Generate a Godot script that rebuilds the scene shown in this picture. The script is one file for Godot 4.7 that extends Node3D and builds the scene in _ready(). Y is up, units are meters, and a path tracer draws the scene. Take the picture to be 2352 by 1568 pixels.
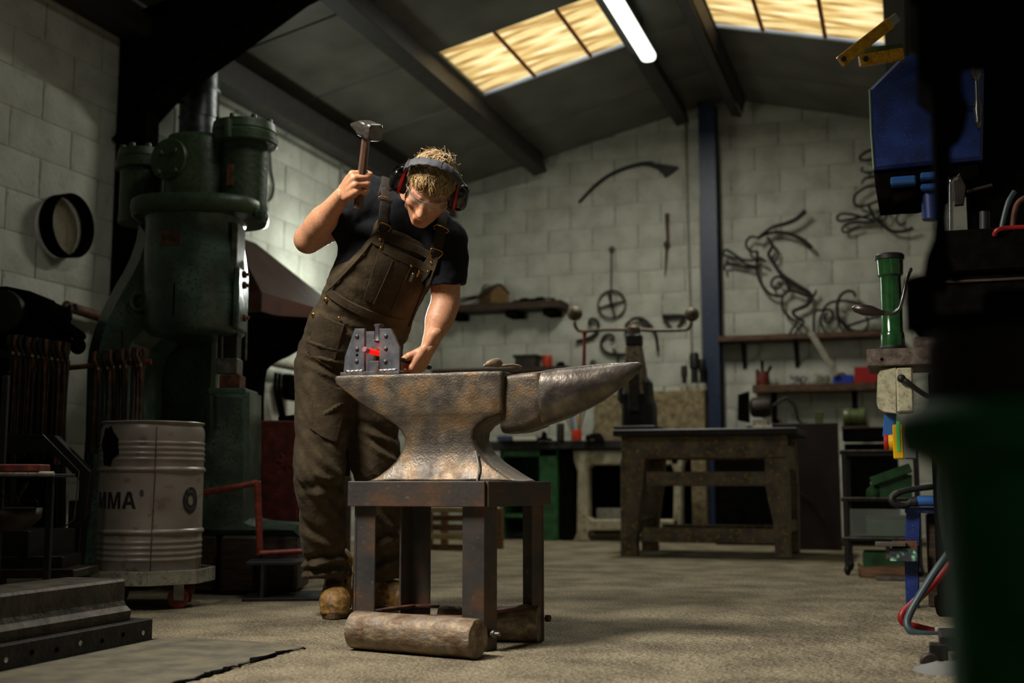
extends Node3D
# A blacksmith at his anvil in a block-walled workshop. Metres, y up; back wall at z -11.4, left wall at x -4.5, ridge at x -1.555.
var taken := {}
var M := {}
var rng := RandomNumberGenerator.new()
const BACK := -11.4
const LEFT := -4.5
const RIGHT := 1.4
const RIDGE := -1.555
func roof_y(x: float) -> float:
	return 4.2015 - 0.24 * absf(x - RIDGE)
func light(l: Light3D, at: Vector3, to: Vector3, col: String, e: float, size: float):
	l.position = at
	l.light_color = Color(col)
	l.light_energy = e
	l.light_size = size
	l.shadow_enabled = true
	add_child(l)
	if to != at: l.look_at_from_position(at, to, Vector3.UP if absf((to - at).normalized().y) < 0.99 else Vector3.FORWARD)
	return l
func _ready():
	rng.seed = 7
	# camera
	var cam := Camera3D.new()
	cam.name = "camera"
	var ca := CameraAttributesPhysical.new()
	ca.frustum_focal_length = 42.09
	ca.frustum_focus_distance = 3.95
	ca.frustum_near = 0.05
	ca.frustum_far = 60.0
	ca.exposure_aperture = 2.2
	cam.attributes = ca
	cam.fov = 31.84
	cam.near = 0.05
	cam.position = Vector3(0, 0.5, 0)
	cam.rotation_degrees = Vector3(6.66, 18.1, 0)
	add_child(cam)
	cam.current = true
	# sky and exposure
	var env := Environment.new()
	env.background_mode = Environment.BG_SKY
	var sky := Sky.new()
	var sm := ProceduralSkyMaterial.new()
	sm.sky_top_color = Color(0.75, 0.82, 0.92)
	sm.sky_horizon_color = Color(0.85, 0.87, 0.9)
	sm.ground_bottom_color = Color(0.3, 0.3, 0.28)
	sm.ground_horizon_color = Color(0.6, 0.6, 0.58)
	sm.sky_energy_multiplier = 2.7
	sm.sun_angle_max = 0.0
	sky.sky_material = sm
	env.sky = sky
	env.tonemap_mode = Environment.TONE_MAPPER_LINEAR
	env.tonemap_exposure = 1.0
	env.sdfgi_enabled = true
	env.ssao_enabled = true
	env.ssil_enabled = true
	var we := WorldEnvironment.new()
	we.name = "environment"
	we.environment = env
	add_child(we)
	# key lamp: high on the left, aimed at the smith and the anvil
	var key := SpotLight3D.new()
	key.name = "key_lamp"
	key.spot_angle = 38.0
	key.spot_angle_attenuation = 0.9
	key.spot_range = 20.0
	key.spot_attenuation = 2.0
	light(key, Vector3(-2.45, 3.0, -2.1), Vector3(-1.0, 0.6, -3.4), "fff8ee", 17.0, 0.42)
	# work lamp standing behind the smith: a beam on his back and spill on the walls
	var rim := SpotLight3D.new()
	rim.name = "rear_work_lamp"
	rim.spot_angle = 12.0
	rim.spot_angle_attenuation = 0.6
	rim.spot_range = 20.0
	rim.spot_attenuation = 2.0
	light(rim, Vector3(-3.8385,1.9447,-7.6771), Vector3(-1.7965,1.4087,-3.8558), "f2f8ee", 70.0, 0.12)
	var spill := OmniLight3D.new()
	spill.name = "rear_work_lamp_spill"
	spill.omni_range = 20.0
	spill.omni_attenuation = 2.0
	light(spill, Vector3(-4.016,2.0787,-8.2381), Vector3(-4.016,2.0787,-8.2381), "eef6ea", 0.5, 0.15)
	# light of the ceiling tubes
	for t in [[Vector3(-1.85, 3.84, -8.45), 1.5, 7.5], [Vector3(-1.85, 3.86, -10.2), 1.2, 0.0], [Vector3(-1.4, 3.75, -4.3), 1.5, 1.9]]:
		if t[2] <= 0.0: continue
		var al := AreaLight3D.new()
		al.name = "tube_light"
		al.area_size = Vector2(0.12, t[1])
		al.area_range = 20.0
		al.area_attenuation = 2.0
		light(al, t[0], t[0] + Vector3(0, -1, 0.001), "f2f2e6", t[2], 0.0)
	materials()
	room()
	anvil_group()
	smith()
	left_side()
	back_side()
	right_side()
# ---------------------------------------------------------------- helpers
func numbered(n: String) -> String:
	if not taken.has(n):
		taken[n] = 0
		return n
	taken[n] += 1
	return "%s_%03d" % [n, taken[n]]
func tag(o, label := "", category := "", group := "", kind := ""):
	if label: o.set_meta("label", label)
	if category: o.set_meta("category", category)
	if group: o.set_meta("group", group)
	if kind: o.set_meta("kind", kind)
	return o
func thing(called: String, label: String, category: String, at := Vector3.ZERO, turn := 0.0, group := "", kind := "") -> Node3D:
	var o := Node3D.new()
	o.name = numbered(called)
	add_child(o)
	o.position = at
	o.rotation.y = turn
	tag(o, label, category, group, kind)
	return o
func copy(o: Node3D, label: String, at: Vector3, turn := 0.0, called := "") -> Node3D:
	var c = o.duplicate()
	c.name = numbered(called if called else String(o.name).rstrip("0123456789").rstrip("_"))
	add_child(c)
	c.position = at
	c.rotation.y = turn
	c.set_meta("label", label)
	return c
func mb() -> SurfaceTool:
	var st := SurfaceTool.new()
	st.begin(Mesh.PRIMITIVE_TRIANGLES)
	return st
func part(called: String, st, m: Material, parent: Node3D = null, xf := Transform3D.IDENTITY, label := "") -> MeshInstance3D:
	var o := MeshInstance3D.new()
	if st is SurfaceTool:
		st.generate_normals()
		o.mesh = st.commit()
	else:
		o.mesh = st
	o.material_override = m
	o.transform = xf
	if parent:
		o.name = called
		parent.add_child(o, true)
	else:
		o.name = numbered(called)
		add_child(o)
	if label: o.set_meta("label", label)
	return o
func tri(st: SurfaceTool, a: Vector3, b: Vector3, c: Vector3, g := -1):
	st.set_smooth_group(g)
	st.add_vertex(a)
	st.add_vertex(c)
	st.add_vertex(b)
func quad(st: SurfaceTool, a: Vector3, b: Vector3, c: Vector3, d: Vector3, g := -1):
	tri(st, a, b, c, g)
	tri(st, a, c, d, g)
var gcount := 1
func grp() -> int:
	gcount += 1
	return gcount
func bx(st: SurfaceTool, c: Vector3, s: Vector3, bev := 0.004, b := Basis.IDENTITY) -> SurfaceTool:
	var h := s * 0.5
	bev = minf(bev, minf(h.x, minf(h.y, h.z)) * 0.9)
	var pt := func(ax: int, sx: float, sy: float, sz: float) -> Vector3:
		var q := Vector3(sx * (h.x - (0.0 if ax == 0 else bev)), sy * (h.y - (0.0 if ax == 1 else bev)), sz * (h.z - (0.0 if ax == 2 else bev)))
		return c + b * q
	for ax in 3:
		for sg in [-1.0, 1.0]:
			var u := (ax + 1) % 3
			var w := (ax + 2) % 3
			var ps := []
			for k in [[-1.0, -1.0], [1.0, -1.0], [1.0, 1.0], [-1.0, 1.0]]:
				var s3 := Vector3.ZERO
				s3[ax] = sg
				s3[u] = k[0]
				s3[w] = k[1]
				ps.append(pt.call(ax, s3.x, s3.y, s3.z))
			if sg > 0: quad(st, ps[0], ps[1], ps[2], ps[3])
			else: quad(st, ps[3], ps[2], ps[1], ps[0])
	if bev <= 0.0: return st
	for k in 3:
		var i := (k + 1) % 3
		var j := (k + 2) % 3
		for si in [-1.0, 1.0]:
			for sj in [-1.0, 1.0]:
				var lo := Vector3.ZERO
				lo[k] = -1.0
				lo[i] = si
				lo[j] = sj
				var hi := lo
				hi[k] = 1.0
				var a: Vector3 = pt.call(i, lo.x, lo.y, lo.z)
				var bb: Vector3 = pt.call(j, lo.x, lo.y, lo.z)
				var cc: Vector3 = pt.call(j, hi.x, hi.y, hi.z)
				var d: Vector3 = pt.call(i, hi.x, hi.y, hi.z)
				if si * sj > 0: quad(st, a, bb, cc, d)
				else: quad(st, d, cc, bb, a)
	for sx in [-1.0, 1.0]:
		for sy in [-1.0, 1.0]:
			for sz in [-1.0, 1.0]:
				var a: Vector3 = pt.call(0, sx, sy, sz)
				var bb: Vector3 = pt.call(1, sx, sy, sz)
				var cc: Vector3 = pt.call(2, sx, sy, sz)
				if sx * sy * sz > 0: tri(st, a, bb, cc)
				else: tri(st, a, cc, bb)
	return st
func frame_of(y: Vector3, hint := Vector3.ZERO) -> Basis:
	y = y.normalized()
	if hint == Vector3.ZERO: hint = Vector3.RIGHT if absf(y.x) < 0.9 else Vector3.FORWARD
	var x := (hint - y * hint.dot(y)).normalized()
	return Basis(x, y, x.cross(y))
func bar(st: SurfaceTool, a: Vector3, b: Vector3, w: float, d: float, bev := 0.003, hint := Vector3.ZERO) -> SurfaceTool:
	return bx(st, (a + b) * 0.5, Vector3(w, a.distance_to(b), d), bev, frame_of(b - a, hint))
# turned shape: profile of Vector2(radius, height) along y of the basis
func lathe(st: SurfaceTool, o: Vector3, prof: Array, n := 24, b := Basis.IDENTITY, t0 := 0.0, t1 := TAU, sx := 1.0, sz := 1.0) -> SurfaceTool:
	var g := grp()
	for i in prof.size() - 1:
		var p0: Vector2 = prof[i]
		var p1: Vector2 = prof[i + 1]
		if i > 0 and absf((p1 - p0).angle_to(p0 - prof[i - 1])) > 0.6: g = grp()
		for k in n:
			var u := t0 + (t1 - t0) * k / n
			var w := t0 + (t1 - t0) * (k + 1) / n
			var e0 := b * Vector3(cos(u) * sx, 0, sin(u) * sz)
			var e1 := b * Vector3(cos(w) * sx, 0, sin(w) * sz)
			var a0 := o + e0 * p0.x + b.y * p0.y
			var a1 := o + e0 * p1.x + b.y * p1.y
			var c1 := o + e1 * p1.x + b.y * p1.y
			var c0 := o + e1 * p0.x + b.y * p0.y
			if p1.x > 1e-6: tri(st, a0, a1, c1, g)
			if p0.x > 1e-6: tri(st, a0, c1, c0, g)
	return st
func V2(a: Array) -> Array:
	var r := []
	for i in range(0, a.size(), 2): r.append(Vector2(a[i], a[i + 1]))
	return r
func cyl(st: SurfaceTool, a: Vector3, b: Vector3, ra: float, rb := -1.0, n := 16, bev := 0.002) -> SurfaceTool:
	if rb < 0: rb = ra
	var L := a.distance_to(b)
	bev = minf(bev, minf(L * 0.3, minf(ra, rb) * 0.4 + 0.0001))
	return lathe(st, a, [Vector2(0, 0), Vector2(maxf(ra - bev, 0.0), 0), Vector2(ra, bev), Vector2(rb, L - bev), Vector2(maxf(rb - bev, 0.0), L), Vector2(0, L)], n, frame_of(b - a))
func ball(st: SurfaceTool, c: Vector3, r: Vector3, n := 16, m := 10, b := Basis.IDENTITY, full := 1.0) -> SurfaceTool:
	var prof := []
	for i in m + 1:
		var t := -PI / 2 + PI * full * i / m
		prof.append(Vector2(maxf(cos(t), 0.0) if i > 0 and (i < m or full < 1.0) else 0.0, sin(t)))
	var bs := Basis(b.x * r.x, b.y * r.y, b.z * r.z)
	return lathe(st, c, prof, n, bs)
# dome (half ball) on a surface; axis = normal
func dome(st: SurfaceTool, c: Vector3, axis: Vector3, r: float, h: float, n := 12) -> SurfaceTool:
	var prof := []
	for i in 5:
		var t := PI / 2 * i / 4
		prof.append(Vector2(cos(t) * r if i < 4 else 0.0, sin(t) * h))
	return lathe(st, c, prof, n, frame_of(axis))
func spline(p: Array, sub := 6, closed := false) -> Array:
	var r := []
	var n := p.size()
	for i in (n if closed else n - 1):
		var p0 = p[(i - 1 + n) % n] if closed or i > 0 else p[0]
		var p1 = p[i]
		var p2 = p[(i + 1) % n]
		var p3 = p[(i + 2) % n] if closed or i + 2 < n else p[n - 1]
		for k in sub:
			r.append(p1.cubic_interpolate(p2, p0, p3, float(k) / sub))
	if not closed: r.append(p[n - 1])
	return r
# swept tube; r a number or an array; flat squeezes it across the second axis
func tube(st: SurfaceTool, p: Array, r, n := 8, closed := false, flat := 1.0, hint := Vector3.ZERO) -> SurfaceTool:
	var m := p.size()
	var rings := []
	var g := grp()
	var b: Basis
	for i in m:
		var t: Vector3
		if closed: t = p[(i + 1) % m] - p[(i - 1 + m) % m]
		else: t = p[mini(i + 1, m - 1)] - p[maxi(i - 1, 0)]
		if i == 0: b = frame_of(t, hint)
		else: b = frame_of(t, b.x if hint == Vector3.ZERO else hint)
		var rr: float = r[i] if r is Array else r
		var ring := []
		for k in n:
			var a := TAU * k / n
			ring.append(p[i] + b.x * cos(a) * rr + b.z * sin(a) * rr * flat)
		rings.append(ring)
	for i in (m if closed else m - 1):
		var A = rings[i]
		var B = rings[(i + 1) % m]
		for k in n:
			var k1 := (k + 1) % n
			quad(st, A[k], B[k], B[k1], A[k1], g)
	if not closed:
		for k in range(1, n - 1):
			tri(st, rings[0][0], rings[0][k], rings[0][k + 1])
			tri(st, rings[m - 1][0], rings[m - 1][k + 1], rings[m - 1][k])
	return st
# outline in x/y pushed out along z (centred), edges bevelled
func prism(st: SurfaceTool, poly: Array, depth: float, bev := 0.004, xf := Transform3D.IDENTITY, smooth := 0.5) -> SurfaceTool:
	var pts := PackedVector2Array(poly)
	if Geometry2D.is_polygon_clockwise(pts): pts.reverse()
	var n := pts.size()
	var ins := PackedVector2Array()
	for i in n:
		var d0 := (pts[i] - pts[(i - 1 + n) % n]).normalized()
		var d1 := (pts[(i + 1) % n] - pts[i]).normalized()
		var n0 := Vector2(-d0.y, d0.x)
		var n1 := Vector2(-d1.y, d1.x)
		var q := (n0 + n1)
		q = q / maxf(q.length_squared() * 0.5, 0.3)
		ins.append(pts[i] + q * bev)
	var ix := Geometry2D.triangulate_polygon(ins)
	if ix.is_empty():
		ins = pts
		ix = Geometry2D.triangulate_polygon(pts)
	var h := depth / 2
	var T := func(p: Vector2, z: float) -> Vector3: return xf * Vector3(p.x, p.y, z)
	for t in range(0, ix.size(), 3):
		var a := ins[ix[t]]
		var b := ins[ix[t + 1]]
		var c := ins[ix[t + 2]]
		if (b - a).cross(c - a) < 0:
			var s := b
			b = c
			c = s
		tri(st, T.call(a, h), T.call(b, h), T.call(c, h))
		tri(st, T.call(a, -h), T.call(c, -h), T.call(b, -h))
	var gs := []
	var g := grp()
	for i in n:
		var d0 := (pts[i] - pts[(i - 1 + n) % n])
		var d1 := (pts[(i + 1) % n] - pts[i])
		if absf(d0.angle_to(d1)) > smooth: g = grp()
		gs.append(g)
	if absf((pts[0] - pts[n - 1]).angle_to(pts[1] - pts[0])) <= smooth:
		for i in range(n - 1, -1, -1):
			if gs[i] != g: break
			gs[i] = gs[0]
	for i in n:
		var j := (i + 1) % n
		var z := h - (bev if bev > 0 else 0.0)
		quad(st, T.call(pts[i], -z), T.call(pts[j], -z), T.call(pts[j], z), T.call(pts[i], z), gs[i])
		if bev > 0:
			quad(st, T.call(pts[i], z), T.call(pts[j], z), T.call(ins[j], h), T.call(ins[i], h))
			quad(st, T.call(ins[i], -h), T.call(ins[j], -h), T.call(pts[j], -z), T.call(pts[i], -z))
	return st
# skin over closed rings of equal length
func loft(st: SurfaceTool, rings: Array, caps := true, g := -2) -> SurfaceTool:
	if g == -2: g = grp()
	var n: int = rings[0].size()
	for i in rings.size() - 1:
		for k in n:
			var k1 := (k + 1) % n
			quad(st, rings[i][k], rings[i + 1][k], rings[i + 1][k1], rings[i][k1], g)
	if caps:
		var e = rings.size() - 1
		var c0 := Vector3.ZERO
		var c1 := Vector3.ZERO
		for k in n:
			c0 += rings[0][k] / n
			c1 += rings[e][k] / n
		var g0 := grp()
		var g1 := grp()
		for k in n:
			var k1 := (k + 1) % n
			tri(st, c0, rings[0][k], rings[0][k1], g0)
			tri(st, c1, rings[e][k1], rings[e][k], g1)
	return st
# ring for loft round axis +y seen as lathe(): superellipse of half sizes a (x) and b (z)
func sring(c: Vector3, a: float, b: float, p := 2.0, n := 28, bs := Basis.IDENTITY) -> Array:
	var r := []
	for k in n:
		var t := TAU * k / n
		var x := cos(t)
		var z := sin(t)
		r.append(c + bs * Vector3(signf(x) * pow(absf(x), 2.0 / p) * a, 0, signf(z) * pow(absf(z), 2.0 / p) * b))
	return r
func ibeam(st: SurfaceTool, a: Vector3, b: Vector3, w: float, h: float, t: float, up: Vector3) -> SurfaceTool:
	var f := frame_of(b - a, up)   # x = up, y along, z across
	var c := (a + b) * 0.5
	var L := a.distance_to(b)
	bx(st, c + f.x * (h - t) / 2, Vector3(t, L, w), 0.002, f)
	bx(st, c - f.x * (h - t) / 2, Vector3(t, L, w), 0.002, f)
	bx(st, c, Vector3(h - 2 * t, L, t * 0.7), 0.0, f)
	return st
func hexnut(st: SurfaceTool, c: Vector3, axis: Vector3, r: float, h: float) -> SurfaceTool:
	return lathe(st, c, [Vector2(r, 0), Vector2(r, h * 0.85), Vector2(r * 0.85, h), Vector2(0, h)], 6, frame_of(axis))
# ---------------------------------------------------------------- materials
var tex := {}
func ramp(a: Array) -> Gradient:
	var g := Gradient.new()
	var o := PackedFloat32Array()
	var c := PackedColorArray()
	for i in range(0, a.size(), 2):
		o.append(a[i])
		c.append(Color(a[i + 1]))
	g.offsets = o
	g.colors = c
	return g
func ntex(a: Array, freq := 0.02, sd := 1, oct := 4, type := FastNoiseLite.TYPE_SIMPLEX_SMOOTH, size := 512, warp := 0.0) -> NoiseTexture2D:
	var key := str(a, freq, sd, oct, type, size, warp)
	if tex.has(key): return tex[key]
	var n := FastNoiseLite.new()
	n.noise_type = type
	n.frequency = freq
	n.seed = sd
	n.fractal_octaves = oct
	if type == FastNoiseLite.TYPE_CELLULAR: n.cellular_return_type = FastNoiseLite.RETURN_DISTANCE
	if warp > 0:
		n.domain_warp_enabled = true
		n.domain_warp_amplitude = warp
		n.domain_warp_frequency = freq * 1.5
	var t := NoiseTexture2D.new()
	t.width = size
	t.height = size
	t.seamless = true
	t.noise = n
	t.color_ramp = ramp(a)
	tex[key] = t
	return t
var GREY := [0.0, "000000", 1.0, "ffffff"]
# plain material with a noise-mottled colour; o: options
func mat(base: Array, o := {}) -> StandardMaterial3D:
	var m := StandardMaterial3D.new()
	m.uv1_triplanar = true
	var sc: float = o.get("sc", 1.0)
	m.uv1_scale = Vector3.ONE * sc
	if o.get("w", false):
		m.uv1_world_triplanar = true
		m.uv2_world_triplanar = true
	if o.has("sv"): m.uv1_scale = o.sv
	if base.size() == 1: m.albedo_color = Color(base[0])
	else: m.albedo_texture = ntex(base, o.get("f", 0.02), o.get("sd", 1), o.get("oct", 4), o.get("type", FastNoiseLite.TYPE_SIMPLEX_SMOOTH), 512, o.get("warp", 0.0))
	m.roughness = o.get("r", 0.6)
	m.metallic = o.get("m", 0.0)
	m.metallic_specular = o.get("s", 0.5)
	if o.has("rt"):
		m.roughness = 1.0
		m.roughness_texture = ntex(o.rt, o.get("rf", 0.03), o.get("rs", 7))
	if o.has("b"):
		m.heightmap_enabled = true
		m.heightmap_scale = o.b
		m.heightmap_texture = ntex(o.get("bramp", GREY), o.get("bf", 0.05), o.get("bs", 3), o.get("boct", 4), o.get("btype", FastNoiseLite.TYPE_SIMPLEX_SMOOTH))
	if o.has("d"):
		m.detail_enabled = true
		m.detail_uv_layer = BaseMaterial3D.DETAIL_UV_2
		m.uv2_triplanar = true
		m.uv2_scale = Vector3.ONE * o.get("dsc", sc)
		if o.has("dv"): m.uv2_scale = o.dv
		m.detail_blend_mode = o.get("db", BaseMaterial3D.BLEND_MODE_MIX)
		m.detail_albedo = ntex(o.d, o.get("df", 0.05), o.get("ds", 5), o.get("doct", 4), o.get("dtype", FastNoiseLite.TYPE_SIMPLEX_SMOOTH), 512, o.get("dwarp", 0.0))
	if o.has("cc"):
		m.clearcoat_enabled = true
		m.clearcoat = o.cc
		m.clearcoat_roughness = o.get("ccr", 0.2)
	if o.has("rim"):
		m.rim_enabled = true
		m.rim = o.rim
	if o.get("vc", false): m.vertex_color_use_as_albedo = true
	return m
func materials():
	var cell := FastNoiseLite.TYPE_CELLULAR
	M.block = mat([0.0, "a2a296", 0.35, "b2b2a6", 0.6, "bcbcb0", 1.0, "c6c6ba"], {"w": true, "f": 0.012, "sc": 0.5, "r": 0.75, "b": 0.25, "bf": 0.09, "boct": 5, "d": [0.0, "55504400", 0.68, "55504400", 0.78, "5a554a20", 1.0, "4a443a40"], "df": 0.03, "dsc": 1.0})
	M.mortar = mat([0.0, "6e6d62", 0.5, "96958a", 1.0, "b8b8ac"], {"w": true, "f": 0.03, "r": 0.9, "b": 0.5})
	M.panel = mat([0.0, "57554d", 0.5, "68665e", 1.0, "74726a"], {"f": 0.006, "sc": 0.5, "r": 0.45, "s": 0.4})
	M.roofsteel = mat([0.0, "1d1b19", 0.5, "2a2723", 1.0, "3a332b"], {"f": 0.02, "r": 0.6})
	M.bluesteel = mat([0.0, "17223a", 0.6, "1c2c48", 1.0, "223456"], {"f": 0.02, "r": 0.45})
	M.floor = mat([0.0, "4d4639", 0.35, "6c6352", 0.6, "827862", 1.0, "968c76"], {"f": 0.012, "sc": 0.45, "oct": 5, "r": 0.85, "s": 0.3, "b": 1.2, "bf": 0.11, "boct": 4, "d": [0.0, "241f18d0", 0.3, "3a332890", 0.42, "5a503c30", 0.55, "8f825f00", 0.7, "b8ac9060", 1.0, "d8ceb4c0"], "df": 0.11, "dsc": 1.6, "doct": 4})
	M.screed = mat([0.0, "4a463a", 0.5, "5f5a4a", 1.0, "70694f"], {"f": 0.015, "r": 0.7, "b": 0.25, "bf": 0.08})
	M.grp = mat([0.0, "a88a5c", 0.25, "d2b484", 0.45, "e8d2a4", 0.7, "f2e0bc", 1.0, "fcf0da"], {"f": 0.008, "sv": Vector3(0.35, 1.0, 1.5), "r": 0.5, "oct": 5})
	M.grp.backlight_enabled = true
	M.grp.backlight = Color(1, 1, 1)
	M.grpbar = mat(["8a5018"], {"r": 0.6})
	# ironwork
	M.iron = mat([0.0, "16130f", 0.4, "2a231c", 0.7, "3a3027", 1.0, "54402c"], {"f": 0.03, "r": 0.55, "m": 0.4})
	M.blackiron = mat([0.0, "0f0e0d", 0.6, "1b1917", 1.0, "2a2622"], {"f": 0.03, "r": 0.5, "m": 0.3})
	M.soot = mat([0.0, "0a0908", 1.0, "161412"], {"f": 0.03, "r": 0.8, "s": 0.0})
	M.rusty = mat([0.0, "2a1a12", 0.4, "4a2c1c", 0.7, "6a4026", 1.0, "8a5a34"], {"f": 0.025, "r": 0.7, "m": 0.2, "b": 0.2})
	M.brass = mat(["c09040"], {"r": 0.35, "m": 1.0})
	M.chrome = mat(["b8b8ba"], {"r": 0.2, "m": 1.0})
	M.steel = mat([0.0, "5a5650", 0.6, "7d7972", 1.0, "9a968e"], {"f": 0.03, "r": 0.4, "m": 0.8})
	M.rubber = mat(["121212"], {"r": 0.55})
	M.green = mat([0.0, "1f3a22", 0.5, "2a5230", 1.0, "326038"], {"f": 0.02, "r": 0.35})
	M.wood = mat([0.0, "3a2614", 0.4, "5a3c20", 0.7, "70502c", 1.0, "8a6438"], {"f": 0.02, "sv": Vector3(0.6, 4.0, 4.0), "r": 0.7})
	M.darkwood = mat([0.0, "1a120b", 0.4, "2c1e12", 0.7, "3e2b1a", 1.0, "523a24"], {"f": 0.02, "sv": Vector3(0.6, 4.0, 4.0), "r": 0.7})
	M.redpipe = mat([0.0, "4a1a12", 0.5, "7a2c1e", 1.0, "98402a"], {"f": 0.03, "sc": 2.0, "r": 0.5})
	M.redpaint = mat([0.0, "3a120c", 0.5, "5e1e14", 0.8, "74281a", 1.0, "8a4a3a"], {"f": 0.02, "sc": 1.5, "r": 0.6})
	M.hoodpaint = mat([0.0, "2a1d15", 0.5, "3a281c", 1.0, "4a3425"], {"f": 0.01, "sc": 1.0, "r": 0.6, "s": 0.3})
	M.hoodpaint2 = mat([0.0, "3a1c10", 0.5, "4e2616", 1.0, "60301c"], {"f": 0.01, "sc": 1.0, "r": 0.55})
	M.steelpaint = mat([0.0, "6a665a", 0.4, "8a8678", 1.0, "a8a494"], {"f": 0.02, "sc": 2.0, "r": 0.5, "d": [0.0, "4a342400", 0.65, "4a342400", 0.8, "4a3424a0", 1.0, "5a3c26d0"], "df": 0.04})
	M.duct = mat([0.0, "3c3e40", 0.5, "5c5f60", 1.0, "7e8080"], {"f": 0.02, "sc": 1.5, "r": 0.35, "m": 0.7})
	M.blacktop = mat([0.0, "161413", 0.6, "242120", 1.0, "38332e"], {"f": 0.02, "sc": 1.0, "r": 0.5})
	M.redpaint2 = mat([0.0, "6a140e", 1.0, "8e2016"], {"f": 0.03, "r": 0.45})
	M.redcan = mat([0.0, "7a1408", 0.5, "b8260e", 0.8, "d0521a", 1.0, "d8902c"], {"f": 0.03, "sc": 4.0, "r": 0.4})
	M.palewood = mat([0.0, "7a6844", 0.5, "94825a", 1.0, "a89670"], {"f": 0.02, "sv": Vector3(0.8, 5, 5), "r": 0.7})
	M.palewood2 = mat([0.0, "4a3618", 0.5, "6a5028", 1.0, "806434"], {"f": 0.02, "sv": Vector3(2, 2, 5), "r": 0.7})
	M.shelfwood = mat([0.0, "2c1c10", 0.5, "4a301a", 0.8, "6a4624", 1.0, "8a5e30"], {"f": 0.02, "sv": Vector3(0.8, 5, 5), "r": 0.6})
	M.nuts = mat([0.0, "6a6440", 1.0, "b0a878"], {"f": 0.05, "sc": 6.0, "r": 0.4, "m": 0.4})
	M.bluepl = mat(["1a3aa0"], {"r": 0.4})
	M.redpl = mat(["a01818"], {"r": 0.4})
	M.brownsheet = mat([0.0, "1c1413", 0.5, "2a1c1a", 1.0, "3a2623"], {"f": 0.008, "r": 0.6})
	M.olive = mat([0.0, "3a4420", 1.0, "5a6630"], {"f": 0.03, "r": 0.4})
	M.bluelight = mat(["2a5a9a"], {"r": 0.4})
	M.chromedull = mat(["6a6866"], {"r": 0.3, "m": 0.9})
	M.knobwood = mat(["2a1c18"], {"r": 0.35, "cc": 0.4})
	M.greypl = mat(["6a6a66"], {"r": 0.6})
	M.greyhose = mat(["3a4a50"], {"r": 0.45})
	M.redhose = mat(["8a1414"], {"r": 0.45})
	M.blackhose = mat(["1a201e"], {"r": 0.2})
func wall_block(L: float, H: float, D: float, sd: int) -> ArrayMesh:
	# a painted concrete block: pillowed front face, worn arris
	var st := mb()
	var r := RandomNumberGenerator.new()
	r.seed = sd
	var nx := 6
	var ny := 3
	var g := grp()
	var P := []
	for j in ny + 1:
		var row := []
		for i in nx + 1:
			var x := L * (float(i) / nx - 0.5)
			var y := H * (float(j) / ny - 0.5)
			var e := 0.0 if (i in [0, nx] or j in [0, ny]) else 1.0
			row.append(Vector3(x * (1.0 if e == 0.0 else 0.985), y * (1.0 if e == 0.0 else 0.97), D * (0.45 if e == 0.0 else 1.0) + r.randf_range(-0.0012, 0.0012)))
		P.append(row)
	# inner ring close to the edge gives the rounded arris
	for i in range(1, nx):
		P[1][i].y = -H / 2 + 0.012
		P[ny - 1][i].y = H / 2 - 0.012
	for j in range(1, ny):
		P[j][1].x = -L / 2 + 0.012
		P[j][nx - 1].x = L / 2 - 0.012
	for j in ny:
		for i in nx:
			quad(st, P[j][i], P[j][i + 1], P[j + 1][i + 1], P[j + 1][i], g)
	for i in nx:
		quad(st, Vector3(P[0][i].x, -H / 2, -0.01), Vector3(P[0][i + 1].x, -H / 2, -0.01), P[0][i + 1], P[0][i])
		quad(st, P[ny][i], P[ny][i + 1], Vector3(P[ny][i + 1].x, H / 2, -0.01), Vector3(P[ny][i].x, H / 2, -0.01))
	for j in ny:
		quad(st, P[j][0], P[j + 1][0], Vector3(-L / 2, P[j + 1][0].y, -0.01), Vector3(-L / 2, P[j][0].y, -0.01))
		quad(st, P[j + 1][nx], P[j][nx], Vector3(L / 2, P[j][nx].y, -0.01), Vector3(L / 2, P[j + 1][nx].y, -0.01))
	st.generate_normals()
	return st.commit()
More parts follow.
